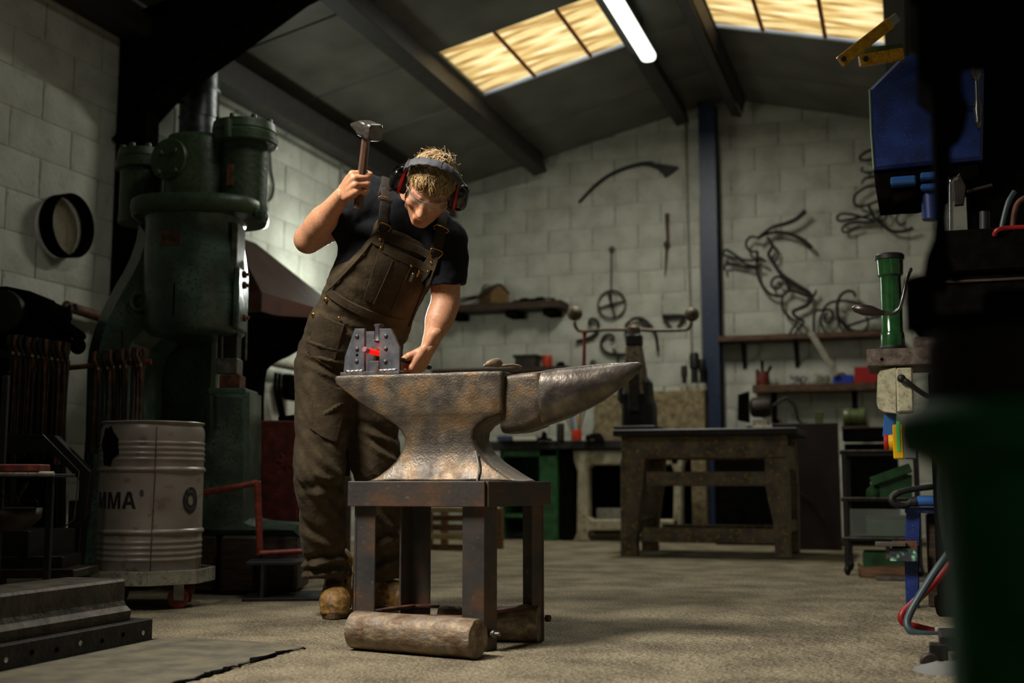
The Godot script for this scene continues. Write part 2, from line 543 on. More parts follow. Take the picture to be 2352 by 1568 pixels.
func room():
	# floor
	var st := mb()
	bx(st, Vector3(-1.5, -0.1, -4.5), Vector3(7, 0.2, 16), 0.0)
	tag(part("floor", st, M.floor), "worn gritty concrete workshop floor", "floor", "", "structure")
	st = mb()
	var edge := [Vector3(-2.9024,0,-2.6469), Vector3(-2.537,0,-2.8716), Vector3(-2.3813,0,-3.0927), Vector3(-2.3141,0,-3.3235), Vector3(-2.1699,0,-3.3706), Vector3(-1.9803,0,-3.3676), Vector3(-1.8348,0,-3.3522), Vector3(-1.7393,0,-3.3125), Vector3(-1.7496,0,-3.2027), Vector3(-1.7511,0,-3.0751), Vector3(-1.7449,0,-2.9749), Vector3(-1.7355,0,-2.8658), Vector3(-1.7382,0,-2.7817), Vector3(-1.7321,0,-2.6767), Vector3(-1.7141,0,-2.5566), Vector3(-1.6775,0,-2.4173), Vector3(-1.5837,0,-2.0944), Vector3(-1.9331,0,-1.7033)]
	var pl := []
	for e in edge: pl.append(Vector2(e.x, -e.z))
	prism(st, pl, 0.012, 0.004, Transform3D(Basis(Vector3.RIGHT, -PI / 2), Vector3(0, 0.001, 0)))
	tag(part("floor_patch", st, M.screed), "smooth grey cement patch in the floor beside the steel beams, with a ragged cracked edge", "floor", "", "structure")
	st = mb()
	var cr := [edge[5], edge[6], edge[7], edge[8], edge[9], edge[10], edge[11], edge[12], edge[13], edge[14], edge[15]]
	var cp := []
	for i in range(2, cr.size() - 1):
		for k in 4: cp.append(cr[i].lerp(cr[i + 1], k / 4.0) + Vector3(rng.randf_range(-0.003, 0.012), 0.005, rng.randf_range(-0.003, 0.006)))
	var rs := []
	for i in cp.size(): rs.append(rng.randf_range(0.004, 0.013) * (0.4 + 0.6 * minf(1.0, i / 6.0)))
	tube(st, cp, rs, 7, false, 0.35, Vector3.BACK)
	var cro := part("crack_dirt", rough_up(st, 0.008, 40.0), M.soot)
	tag(cro, "dark crumbled dirt along the cracked edge of the cement patch", "dirt", "", "stuff")
	# walls: slab with single blocks in front
	var vb := []
	for k in 4: vb.append([wall_block(0.447, 0.2185, 0.0065, 20 + k), wall_block(0.49, 0.214, 0.0065, 30 + k)])
	st = mb()
	prism(st, [Vector2(LEFT - 0.2, -0.1), Vector2(RIGHT + 0.2, -0.1), Vector2(RIGHT + 0.2, roof_y(RIGHT) + 0.02), Vector2(RIDGE, 4.24), Vector2(LEFT - 0.2, roof_y(LEFT) + 0.02)], 0.2, 0.0, Transform3D(Basis.IDENTITY, Vector3(0, 0, BACK - 0.1)))
	var wb := part("wall_back", st, M.mortar)
	tag(wb, "white painted blockwork gable wall at the end of the workshop", "wall", "", "structure")
	var k := 0
	while k < 19:
		var y0 := 0.037 + 0.2285 * (k - 1)
		var x := -3.11 + (0.0 if posmod(k - 1, 2) == 1 else 0.23) - 0.46 * 4
		while x < RIGHT:
			var xa := maxf(x, LEFT)
			var xb := minf(x + 0.46, RIGHT)
			if xb - xa > 0.05 and y0 < roof_y((xa + xb) / 2) - 0.03:
				var sc := (xb - xa) / 0.46
				part("block", vb[(k * 5 + int(x * 10 + 60)) % 4][0], M.block, wb, Transform3D(Basis.IDENTITY.scaled(Vector3(sc, 1.03, 1)), Vector3((xa + xb) / 2, y0 + 0.1142, BACK + rng.randf_range(-0.0025, 0.0025))))
			x += 0.46
		k += 1
	st = mb()
	bx(st, Vector3(LEFT - 0.1, 1.75, -4.5), Vector3(0.2, 3.6, 14.2), 0.0)
	var wl := part("wall_left", st, M.mortar)
	tag(wl, "white painted blockwork side wall behind the power hammer", "wall", "", "structure")
	var tb := Basis(Vector3.UP, PI / 2)
	for c in range(-1, 16):
		var y0 := 0.0415 + 0.2235 * c
		var z := -5.09 - (0.0 if posmod(c, 2) == 0 else 0.25) - 0.5 * 13
		while z < -3.3:
			var za := maxf(z, BACK)
			if z + 0.5 - za > 0.05 and y0 < 3.45:
				part("block", vb[(c * 3 + int(-z * 10)) % 4][1], M.block, wl, Transform3D(tb * Basis.from_scale(Vector3((z + 0.5 - za) / 0.5, 1.03, 1)), Vector3(LEFT + rng.randf_range(-0.0025, 0.0025), y0 + 0.1117, (za + z + 0.5) / 2)))
			z += 0.5
	st = mb()
	bx(st, Vector3(RIGHT + 0.1, 1.75, -4.5), Vector3(0.2, 3.6, 14.2), 0.0)
	tag(part("wall_right", st, M.block), "painted side wall behind the drilling machines", "wall", "", "structure")
	st = mb()
	bx(st, Vector3(-1.5, 2.1, 2.6), Vector3(6.4, 4.4, 0.2), 0.0)
	tag(part("wall_front", st, M.block), "painted end wall behind the camera", "wall", "", "structure")
	# roof: insulated panels from eaves to ridge, with a strip of amber sheet let in on both slopes
	var cl := Node3D.new()
	cl.name = "ceiling"
	add_child(cl)
	tag(cl, "sloping roof of grey-white insulated panels with dark seams", "ceiling", "", "structure")
	var zs := [-11.42, -10.475, -9.38, -8.3, -7.185, -6.08, -4.98, -3.88, -2.78, -1.68, -0.58, 0.52, 1.62, 2.52]
	var dip := 0.24
	for i in zs.size() - 1:
		var za: float = zs[i] + 0.009
		var zb: float = zs[i + 1] - 0.009
		for side in [-1.0, 1.0]:
			var spans := [[0.0, 2.96]]
			if i == 2: spans = [[0.0, 0.475 if side < 0 else 0.16], [1.765 if side < 0 else 1.545, 2.96]]
			for s in spans:
				var bs := Basis(Vector3.BACK, -side * atan(dip))
				var xm: float = (s[0] + s[1]) / 2
				st = mb()
				bx(st, Vector3.ZERO, Vector3((s[1] - s[0]) * sqrt(1 + dip * dip), 0.08, zb - za), 0.006)
				part("roof_panel", st, M.panel, cl, Transform3D(bs, Vector3(RIDGE + side * xm, 4.2415 - dip * xm, (za + zb) / 2)))
	st = mb()
	for side in [-1.0, 1.0]:
		for s in ([[-11.5, -9.39], [-8.29, 2.6]]):
			bx(st, Vector3(RIDGE + side * 1.5, 4.303 - dip * 1.5, (s[0] + s[1]) / 2), Vector3(3.25, 0.04, s[1] - s[0]), 0.0, Basis(Vector3.BACK, -side * atan(dip)))
	part("roof_backing", st, M.roofsteel, cl)
	for w in [[-1.0, [0.475, 0.815, 1.305, 1.765], "window_1", "amber translucent rooflight in the left roof slope, beside the fluorescent tube"], [1.0, [0.16, 0.6, 1.08, 1.545], "window_2", "amber stained rooflight in the right roof slope, above the blue drill"]]:
		var o := Node3D.new()
		o.name = w[2]
		add_child(o)
		tag(o, w[3], "rooflight", "", "structure")
		var xs: Array = w[1]
		var bs := Basis(Vector3.BACK, -w[0] * atan(dip))
		for j in 3:
			st = mb()
			bx(st, Vector3.ZERO, Vector3((xs[j + 1] - xs[j]) * 1.028, 0.004, 1.06), 0.0)
			part("pane", st, M.grp, o, Transform3D(bs, Vector3(RIDGE + w[0] * (xs[j] + xs[j + 1]) / 2, 4.232 - dip * (xs[j] + xs[j + 1]) / 2, -8.84)))
		for j in [1, 2]:
			st = mb()
			bx(st, Vector3.ZERO, Vector3(0.03, 0.02, 1.06), 0.004)
			part("glazing_bar", st, M.grpbar, o, Transform3D(bs, Vector3(RIDGE + w[0] * xs[j], 4.215 - dip * xs[j], -8.84)))
	# purlins, eaves beam, rafter with haunch, columns
	for p in [[-3.4, 0.14, 0.2, "left slope, below the rooflight"], [-1.95, 0.13, 0.17, "left slope, beside the fluorescent tube"], [-1.39, 0.1, 0.2, "right slope near the ridge"], [0.06, 0.14, 0.2, "right slope, past the rooflight"], [0.95, 0.14, 0.2, "right slope near the eaves"]]:
		st = mb()
		var sd := -1.0 if p[0] < RIDGE else 1.0
		var bs := Basis(Vector3.BACK, -sd * atan(dip))
		var c := Vector3(p[0], roof_y(p[0]) - p[2] / 2, -4.45)
		bx(st, c + bs.y * (p[2] / 2 - 0.006), Vector3(p[1], 0.012, 13.6), 0.002, bs)
		bx(st, c - bs.y * (p[2] / 2 - 0.006), Vector3(p[1], 0.012, 13.6), 0.002, bs)
		bx(st, c - bs.x * (p[1] / 2 - 0.005) * sd, Vector3(0.01, p[2], 13.6), 0.0, bs)
		bx(st, c + bs.x * (p[1] / 2 - 0.005) * sd, Vector3(0.01, p[2] * 0.62, 13.6), 0.0, bs)
		tag(part("roof_purlin", st, M.roofsteel), "dark steel purlin running the length of the %s" % p[3], "roof beam", "", "structure")
	st = mb()
	bx(st, Vector3(LEFT + 0.11, 3.29, -4.45), Vector3(0.18, 0.19, 13.7), 0.004)
	bx(st, Vector3(LEFT + 0.2, 3.2, -4.45), Vector3(0.012, 0.03, 13.7), 0.0)
	tag(part("eaves_beam", st, M.roofsteel), "dark eaves beam along the top of the left block wall", "roof beam", "", "structure")
	st = mb()
	var pr := [Vector2(LEFT + 0.02, 2.55), Vector2(LEFT + 0.36, 2.86), Vector2(-3.3, 3.33), Vector2(-2.2, 3.72), Vector2(RIDGE, 3.93), Vector2(-0.9, 3.72), Vector2(RIGHT - 0.02, 3.15), Vector2(RIGHT - 0.02, roof_y(RIGHT) - 0.2), Vector2(RIDGE, 4.0), Vector2(LEFT + 0.02, roof_y(LEFT) - 0.2)]
	prism(st, pr, 0.02, 0.0, Transform3D(Basis.IDENTITY, Vector3(0, 0.0, -6.05)))
	for j in 6:
		var a := Vector3(pr[j].x, pr[j].y, -6.05)
		var b := Vector3(pr[j + 1].x, pr[j + 1].y, -6.05)
		bar(st, a, b, 0.22, 0.02, 0.002, Vector3.BACK)
	for j in [7, 8]:
		bar(st, Vector3(pr[j].x, pr[j].y, -6.05), Vector3(pr[j + 1].x, pr[j + 1].y, -6.05), 0.22, 0.02, 0.002, Vector3.BACK)
	tag(part("roof_rafter", st, M.soot), "black steel portal rafter crossing above the power hammer", "roof beam", "", "structure")
	st = mb()
	ibeam(st, Vector3(LEFT + 0.12, 0, -6.05), Vector3(LEFT + 0.12, 3.2, -6.05), 0.14, 0.2, 0.012, Vector3.RIGHT)
	tag(part("steel_column", st, M.soot), "sooty black steel column against the left wall behind the power hammer", "column", "", "structure")
	st = mb()
	ibeam(st, Vector3(-1.69, 0, BACK + 0.13), Vector3(-1.69, 4.12, BACK + 0.13), 0.16, 0.2, 0.012, Vector3.BACK)
	bx(st, Vector3(-1.69, 0.008, BACK + 0.13), Vector3(0.26, 0.016, 0.26), 0.002)
	tag(part("steel_column", st, M.bluesteel), "dark blue steel gable post in the middle of the back wall", "column", "", "structure")
	# the fluorescent tube
	var f := thing("fluorescent_tube", "lit white fluorescent batten light under the roof beside the left rooflight", "ceiling light", Vector3(-1.85, 3.9, -8.45))
	st = mb()
	bx(st, Vector3(0, 0.055, 0), Vector3(0.09, 0.05, 1.52), 0.006)
	part("housing", st, M.panel, f)
	st = mb()
	var tp := []
	for s in [[-0.76, 0.7], [-0.757, 0.95], [-0.745, 1.0], [0.745, 1.0], [0.757, 0.95], [0.76, 0.7]]:
		tp.append(sring(Vector3(0, 0, s[0]), 0.062 * s[1], 0.045 * s[1], 2.6, 20, Basis(Vector3.RIGHT, Vector3.BACK, Vector3.DOWN)))
	loft(st, tp)
	var tm := mat(["ffffff"], {"r": 0.4})
	tm.emission_enabled = true
	tm.emission = Color(0.96, 1.0, 0.95)
	tm.emission_energy_multiplier = 2.2
	part("diffuser_tube", st, tm, f)
	st = mb()
	for s in [-0.5, 0.5]: cyl(st, Vector3(0, 0.07, s), Vector3(0, 0.24, s), 0.006, -1, 6)
	part("hanger", st, M.roofsteel, f)
func rrect(c: Vector3, hx: float, hz: float, rad: float, n := 3) -> Array:
	var r := []
	rad = minf(rad, minf(hx, hz) * 0.95)
	var k := 0
	for q in [[1, 1], [-1, 1], [-1, -1], [1, -1]]:
		for i in n + 1:
			var t := PI / 2 * (k + float(i) / n)
			r.append(c + Vector3(q[0] * (hx - rad) + cos(t) * rad, 0, q[1] * (hz - rad) + sin(t) * rad))
		k += 1
	return r
func rough_up(st: SurfaceTool, amp: float, freq: float, sd := 3) -> ArrayMesh:
	# dents and pits: moves every vertex of a finished skin by noise
	st.generate_normals()
	st.index()
	var m: ArrayMesh = st.commit()
	var a := m.surface_get_arrays(0)
	var v: PackedVector3Array = a[Mesh.ARRAY_VERTEX]
	var nn := FastNoiseLite.new()
	nn.seed = sd
	nn.frequency = freq
	nn.fractal_octaves = 3
	for i in v.size():
		v[i] += Vector3(nn.get_noise_3dv(v[i]), nn.get_noise_3dv(v[i] + Vector3(31, 0, 0)), nn.get_noise_3dv(v[i] + Vector3(0, 57, 0))) * amp
	a[Mesh.ARRAY_VERTEX] = v
	var r := ArrayMesh.new()
	r.add_surface_from_arrays(Mesh.PRIMITIVE_TRIANGLES, a)
	return r
func dense(rings: Array, per := 4) -> Array:
	var r := []
	for i in rings.size() - 1:
		for k in per:
			var t := float(k) / per
			var q := []
			for j in rings[i].size(): q.append(rings[i][j].lerp(rings[i + 1][j], t))
			r.append(q)
	r.append(rings[rings.size() - 1])
	return r
func anvil_group():
	var am := mat([0.0, "3c352e", 0.3, "51483e", 0.48, "605546", 0.62, "6c5a43", 0.78, "765c40", 1.0, "87745a"], {"f": 0.009, "sc": 1.6, "oct": 5, "r": 0.45, "m": 0.45, "warp": 30.0, "b": 0.1, "bf": 0.13, "boct": 5, "d": [0.0, "2e2a2890", 0.3, "3a363400", 0.66, "50505400", 0.82, "8a847a40", 1.0, "b0a89870"], "df": 0.05, "dsc": 2.0, "rt": [0.0, "505050", 0.5, "808080", 1.0, "b8b8b8"], "rf": 0.02})
	var hm := mat([0.0, "3a3532", 0.4, "5f5852", 0.7, "857c72", 1.0, "a0968a"], {"f": 0.012, "sc": 1.8, "oct": 5, "r": 0.36, "m": 0.75, "b": 0.1, "bf": 0.06, "boct": 4, "d": [0.0, "2a262480", 0.4, "3a363400", 0.7, "6a543a00", 0.85, "7a5c3a80", 1.0, "8a6a4490"], "df": 0.03, "dsc": 2.0})
	var sm := mat([0.0, "3a3838", 0.4, "4a4644", 0.58, "54483f", 0.75, "664c3a", 1.0, "7c5a40"], {"f": 0.007, "sc": 1.6, "oct": 4, "r": 0.5, "m": 0.35, "warp": 25.0, "b": 0.06, "d": [0.0, "77706800", 0.76, "77706800", 0.88, "8a837860", 1.0, "b0a898a0"], "df": 0.04, "dsc": 1.6})
	var o := thing("anvil", "massive rust-mottled blacksmith's anvil with a bright worn horn, standing on the steel stand", "anvil", Vector3(-1.491,0,-3.565), 0)
	var dz := -0.095
	var prof := [[1107, 838, 1192, 0.125], [1103, 845, 1190, 0.126], [1090, 866, 1168, 0.117], [1075, 884, 1146, 0.106], [1058, 899, 1124, 0.096], [1040, 908, 1104, 0.088], [1022, 915, 1092, 0.084], [1005, 917, 1087, 0.083], [988, 908, 1090, 0.083], [972, 893, 1102, 0.085], [960, 876, 1122, 0.088], [952, 862, 1148, 0.09], [946, 851, 1159, 0.092], [925, 814, 1160, 0.094], [905, 787, 1160, 0.095], [885, 760, 1160, 0.095], [870, 744, 1160, 0.095]]
	var ys := [.4974, .5028, .5203, .5406, .5635, .5878, .6122, .6353, .6583, .6801, .6964, .7073, .7155, .7442, .7715, .7989, .8195]
	var kx: float = .0014
	var rings := []
	for i in prof.size():
		var p = prof[i]
		var xl: float = (p[1] - 950) * kx
		var xr: float = (p[2] - 950) * kx
		rings.append(rrect(Vector3((xl + xr) / 2, ys[i], dz), (xr - xl) / 2, p[3], 0.014, 3))
	ys[0] = 0.5
	for q in rings[0].size(): rings[0][q].y = 0.502
	var tl: float = (740 - 950) * kx
	var tr: float = (1160 - 950) * kx
	rings.append(rrect(Vector3((tl + tr) / 2, .8387, dz), (tr - tl) / 2, 0.095, 0.012, 3))
	rings.append(rrect(Vector3((tl + tr) / 2, .8456, dz), (tr - tl) / 2 - 0.002, 0.093, 0.012, 3))
	rings.append(rrect(Vector3((tl + tr) / 2, .847, dz), (tr - tl) / 2 - 0.007, 0.088, 0.012, 3))
	var rr := []
	for ring in rings:
		var q := []
		var n: int = ring.size()
		for i in n:
			var a: Vector3 = ring[i]
			var b: Vector3 = ring[(i + 1) % n]
			var c := maxi(1, int(a.distance_to(b) / 0.03)) if false else (12 if absf(b.x - a.x) > absf(b.z - a.z) and i % 4 == 3 else (5 if i % 4 == 3 else 1))
			for k in c: q.append(a.lerp(b, float(k) / c))
		rr.append(q)
	var st := mb()
	loft(st, dense(rr, 3))
	part("body", rough_up(st, 0.0022, 11.0), am, o)
	# table below the face, then the horn
	var sec := func(x: float, top: float, bot: float, hd: float, p: float) -> Array:
		var c := Vector3((x - 950) * kx, (top + bot) / 2, dz)
		var h := (top - bot) / 2
		var r := []
		for k in 32:
			var t := TAU * k / 32
			var cc := cos(t)
			var s := sin(t)
			var w := 1.0
			if cc < 0: w = 1.0 - 0.28 * pow(-cc, 1.5) * (1.0 if p > 2.2 else 0.3)   # belly narrows below
			r.append(c + Vector3(0, signf(cc) * pow(absf(cc), 2.0 / p) * h, signf(s) * pow(absf(s), 2.0 / p) * hd * w))
		return r
	st = mb()
	loft(st, dense([sec.call(1150, .8332, .6515, 0.074, 10.0), sec.call(1200, .8408, .6556, 0.074, 10.0), sec.call(1236, .8456, .6719, 0.074, 8.0), sec.call(1241, .8463, .6747, 0.0735, 5.0)], 4))
	part("step_table", rough_up(st, 0.0025, 13.0, 4), am, o)
	st = mb()
	var hs := []
	for h in [[1225, .8428, .6665, 0.072, 4.5], [1241, .8483, .6747, 0.0745, 3.6], [1250, .8525, .6787, 0.0745, 3.0], [1275, .858, .6883, 0.072, 2.5], [1305, .8614, .7032, 0.067, 2.2], [1335, .8641, .721, 0.06, 2.05], [1365, .8662, .7428, 0.051, 2.0], [1395, .8683, .7674, 0.041, 2.0], [1420, .869, .7921, 0.031, 2.0], [1442, .8697, .8167, 0.021, 2.0], [1456, .8683, .836, 0.012, 2.0], [1464, .8662, .8497, 0.006, 2.0], [1467, .8635, .8538, 0.003, 2.0]]:
		hs.append(sec.call(h[0], h[1], h[2], h[3], h[4]))
	loft(st, dense(hs, 3))
	part("horn", rough_up(st, 0.0025, 13.0, 4), hm, o)
	st = mb()
	var scar := [Vector3(.2067,.5954,.006), Vector3(.2147,.5721,.012), Vector3(.2227,.5447,.022), Vector3(.2246,.5203,.031), Vector3(.2236,.5015,.036)]
	tube(st, spline(scar, 4), 0.0035, 6)
	part("weld_scar", st, M.steelpaint, o)
	# stand
	o = thing("anvil_stand", "square welded steel stand with angle-iron legs and a deep apron, carrying the anvil", "stand", Vector3(-1.1185, 0, -3.4219), 0 + 0.3159)
	var C := [Vector3(-0.494, 0, -0.097), Vector3(-0.079, 0, 0.001), Vector3(0.115, 0, -0.286), Vector3(-0.335, 0, -0.384)]
	st = mb()
	prism(st, [Vector2(-0.486, 0.095), Vector2(-0.081, 0.008), Vector2(0.107, 0.281), Vector2(-0.334, 0.376)], 0.012, 0.001, Transform3D(Basis(Vector3.RIGHT, -PI / 2), Vector3(0, 0.4935, 0)))
	part("top_plate", st, sm, o)
	for i in 4:
		var a: Vector3 = C[i]
		var b: Vector3 = C[(i + 1) % 4]
		var d := (b - a).normalized()
		var nn := Vector3(-d.z, 0, d.x)   # outward is minus nn
		st = mb()
		bx(st, (a + b) / 2 + Vector3(0, 0.462, 0) + nn * 0.006, Vector3(a.distance_to(b) + 0.002, 0.076, 0.012), 0.002, Basis(d, Vector3.UP, d.cross(Vector3.UP)))
		part("apron", st, sm, o)
	for i in 4:
		var p: Vector3 = C[i]
		var d0: Vector3 = (C[(i + 1) % 4] - p).normalized()
		var d1: Vector3 = (C[(i + 3) % 4] - p).normalized()
		p += (d0 + d1) * 0.008
		var h := 0.425
		st = mb()
		for e in [[d0, d1], [d1, d0]]:
			var z: Vector3 = e[0].cross(Vector3.UP)
			bx(st, p + e[0] * 0.034 + Vector3(0, h / 2, 0) + z * (0.004 if z.dot(e[1]) > 0 else -0.004), Vector3(0.068, h, 0.008), 0.0015, Basis(e[0], Vector3.UP, z))
		part("leg", st, sm, o)
	for e in [[0, 1, 0.096], [1, 2, 0.11], [2, 3, 0.1], [3, 0, 0.1]]:
		var a: Vector3 = C[e[0]].lerp(C[e[1]], 0.06) + Vector3(0, e[2], 0)
		var b: Vector3 = C[e[0]].lerp(C[e[1]], 0.94) + Vector3(0, e[2], 0)
		var n2: Vector3 = ((C[2] + C[0]) / 2 - (C[e[0]] + C[e[1]]) / 2).normalized() * 0.03
		st = mb()
		bar(st, a + n2, b + n2, 0.01, 0.034, 0.002, Vector3.UP)
		part("brace", st, M.rusty, o)
	st = mb()
	hexnut(st, Vector3(-0.06, 0.05, -0.03), Vector3(0.85, 0, 0.5), 0.013, 0.012)
	cyl(st, Vector3(-0.06, 0.05, -0.03), Vector3(-0.035, 0.05, -0.015), 0.007)
	part("axle_bolt", st, M.steel, o)
	st = mb()
	hexnut(st, Vector3(0.108, 0.07, -0.262), Vector3(0.85, 0, 0.5), 0.012, 0.014)
	part("axle_bolt", st, M.rusty, o)
	# heavy round bars under the stand
	var rm := mat([0.0, "4a3626", 0.3, "705a42", 0.45, "8a745a", 0.6, "7c7872", 0.72, "a28c6a", 1.0, "d8c49c"], {"f": 0.02, "sc": 1.5, "sv": Vector3(1.2, 2.2, 2.2), "oct": 5, "r": 0.6, "m": 0.35, "warp": 30.0, "b": 0.3, "d": [0.0, "3a241600", 0.6, "3a241600", 0.72, "6a3c1ca0", 0.85, "cbb89400", 0.9, "d8c8a0c0", 1.0, "e0d0b0d0"], "df": 0.06, "dsc": 2.0})
	for r in [[Vector3(-1.5965,.056,-3.3523), Vector3(-1.1702,.056,-3.27), 0.056, "thick scaly round steel bar lying on the floor in front of the anvil stand"], [Vector3(-1.4286,.055,-3.6293), Vector3(-1.1109,.055,-3.6715), 0.055, "thick dark round steel bar lying under the back of the anvil stand"]]:
		var a: Vector3 = r[0]
		var b: Vector3 = r[1]
		st = mb()
		var L := a.distance_to(b)
		var pf := [Vector2(0, 0), Vector2(r[2] * 0.86, 0), Vector2(r[2] * 0.97, 0.004), Vector2(r[2], 0.012)]
		for i in range(1, 12): pf.append(Vector2(r[2], 0.012 + (L - 0.02) * i / 12))
		pf.append_array([Vector2(r[2], L - 0.004), Vector2(r[2] * 0.97, L), Vector2(0, L)])
		lathe(st, Vector3.ZERO, pf, 40, frame_of(b - a))
		var ro := part("round_bar", rough_up(st, 0.003, 16.0), rm)
		ro.position = a
		tag(ro, r[3], "steel bar", "heavy round bars under the anvil stand")
	# guillotine tool
	o = thing("guillotine_tool", "riveted grey steel guillotine tool with angled cheek plates on the heel of the anvil", "forging tool", Vector3(-1.6689,.85,-3.615), 0)
	var gm := mat([0.0, "3c3e42", 0.4, "4c4f54", 0.7, "5a5d62", 1.0, "6c6058"], {"f": 0.012, "sc": 3.0, "r": 0.5, "m": 0.4, "d": [0.0, "6a4a3000", 0.66, "6a4a3000", 0.8, "7a543890", 1.0, "8a5a3aa0"], "df": 0.03, "dsc": 3.0})
	st = mb()
	bx(st, Vector3((-.1163 + .0992) / 2, 0.006, -0.05), Vector3(.0992 - -.1163, 0.012, 0.11), 0.002)
	part("base_plate", st, gm, o)
	var b0: float = 0.012
	var Lp := [Vector2(-.1067, b0), Vector2(-.1029,.0641), Vector2(-.0845,.1134), Vector2(-.0677,.1582), Vector2(-.0309,.1568), Vector2(-.0299, b0)]
	var Rp := [Vector2(.024, b0), Vector2(.023,.1546), Vector2(.064,.153), Vector2(.0976,.0865), Vector2(.0976, b0)]
	for z in [-0.008, -0.088]:
		for P in ([Lp, Rp] if z > -0.05 else [Lp]):
			st = mb()
			prism(st, P, 0.014, 0.0015, Transform3D(Basis.IDENTITY, Vector3(0, 0, z)))
			part("cheek_plate", st, gm, o)
	st = mb()
	bx(st, Vector3(.0003, (b0 + .0479) / 2, -0.045), Vector3(.0375, .0479 - b0, 0.07), 0.002)
	part("lower_die", st, gm, o)
	st = mb()
	bx(st, Vector3(.0034, (.1221 + .0857) / 2, -0.05), Vector3(.0346, .1221 - .0857, 0.05), 0.002)
	lathe(st, Vector3(.005, .1165, -0.035), [Vector2(.0159, 0), Vector2(.013, 0.008), Vector2(.0123, 0.02), Vector2(.0123, .0462), Vector2(.0159, .052), Vector2(.0159, .0563), Vector2(.0115, .0577), Vector2(0, .0577)], 20)
	part("top_die", st, gm, o)
	for p in [Vector3(-.0581,.1316,-.001), Vector3(-.0574,.0891,-.001), Vector3(-.0583,.0482,-.001), Vector3(.0466,.1291,-.001), Vector3(.0471,.0869,-.001), Vector3(.0461,.0435,-.001)]:
		st = mb()
		dome(st, p, Vector3.BACK, 0.0075, 0.006)
		part("rivet", st, gm, o)
	st = mb()
	lathe(st, Vector3(-.0572,.0686,-.0012), [Vector2(0.0045, 0), Vector2(0.0045, 0.0008), Vector2(0, 0.0006)], 14, frame_of(Vector3.BACK))
	part("bolt_hole", st, M.soot, o)
	for w in [[-.0938, -.0315], [.0255, .0883]]:
		st = mb()
		var wp := []
		for i in 14: wp.append(Vector3(lerpf(w[0], w[1], i / 13.0), 0.014, 0.002 + 0.001 * sin(i * 2.0)))
		tube(st, wp, 0.005, 6)
		part("weld_bead", rough_up(st, 0.003, 120.0, 5), M.chrome, o)
	# red-hot bar held through the tool
	var ra: Vector3 = Vector3(-1.6734,.929,-3.5577)
	var rb: Vector3 = Vector3(-1.5947,.9025,-3.9416)
	o = thing("hot_bar", "round steel bar with a glowing red-hot end, held through the guillotine tool", "workpiece", ra)
	var rd := (rb - ra).normalized()
	var rl := ra.distance_to(rb)
	st = mb()
	cyl(st, rd * 0.17, rd * rl, 0.0085, -1, 14)
	part("cold_shank", st, M.blackiron, o)
	var hot := mat(["ff2a10"], {"r": 0.6})
	hot.emission_enabled = true
	hot.emission = Color(1.0, 0.08, 0.03)
	hot.emission_energy_multiplier = 0.75
	st = mb()
	cyl(st, rd * 0.022, rd * 0.17, 0.0095, 0.009, 16)
	part("glowing_section", st, hot, o, Transform3D.IDENTITY, "glowing red section of the bar")
	st = mb()
	cyl(st, Vector3.ZERO, rd * 0.022, 0.0097, 0.0096, 18)
	var dull := mat(["8a6068"], {"r": 0.6})
	dull.emission_enabled = true
	dull.emission = Color(0.5, 0.05, 0.05)
	dull.emission_energy_multiplier = 0.3
	part("bar_tip", st, dull, o, Transform3D.IDENTITY, "cooler pinkish grey end of the bar")
	var hl := OmniLight3D.new()
	hl.name = "hot_glow"
	hl.omni_range = 6.0
	hl.omni_attenuation = 2.0
	light(hl, ra + rd * 0.07 + Vector3(0, 0.012, 0.012), ra + rd * 0.07 + Vector3(0, 0.012, 0.012), "ff3418", 0.0022, 0.02)
	# hot-cut tool lying on the face
	o = thing("hardy_chisel", "small tan steel hardy chisel lying on the anvil face by the step", "chisel", Vector3(0, 0.0, 0) + Vector3(-1.2224,.855,-3.58), 0)
	var cm := mat([0.0, "6a5644", 0.5, "8a735c", 1.0, "a08a70"], {"f": 0.03, "sc": 3.0, "r": 0.55, "m": 0.3})
	st = mb()
	loft(st, [sring(Vector3(-.0368,.0077,.016), 0.003, 0.004, 2.0, 14, Basis(Vector3.UP, Vector3.RIGHT, Vector3.FORWARD)), sring(Vector3(-.0259,.0124,.014), 0.008, 0.014, 2.6, 14, Basis(Vector3.UP, Vector3.RIGHT, Vector3.FORWARD)), sring(Vector3(-.0119,.0167,.008), 0.013, 0.018, 2.6, 14, Basis(Vector3.UP, Vector3.RIGHT, Vector3.FORWARD)), sring(Vector3(.0029,.0184,0), 0.0155, 0.019, 2.4, 14, Basis(Vector3.UP, Vector3.RIGHT, Vector3.FORWARD)), sring(Vector3(.0125,.0173,-.006), 0.012, 0.015, 2.2, 14, Basis(Vector3.UP, Vector3.RIGHT, Vector3.FORWARD)), sring(Vector3(.017,.0147,-.01), 0.005, 0.006, 2.0, 14, Basis(Vector3.UP, Vector3.RIGHT, Vector3.FORWARD))])
	part("wedge", st, cm, o)
	st = mb()
	tube(st, spline([Vector3(.0074,.0082,-.004), Vector3(.0251,.0098,-.012), Vector3(.0425,.0123,-.03), Vector3(.0565,.0117,-.05), Vector3(.0635,.0068,-.06)], 5), 0.0085, 10, false, 0.5, Vector3.BACK)
	part("tang", st, cm, o)
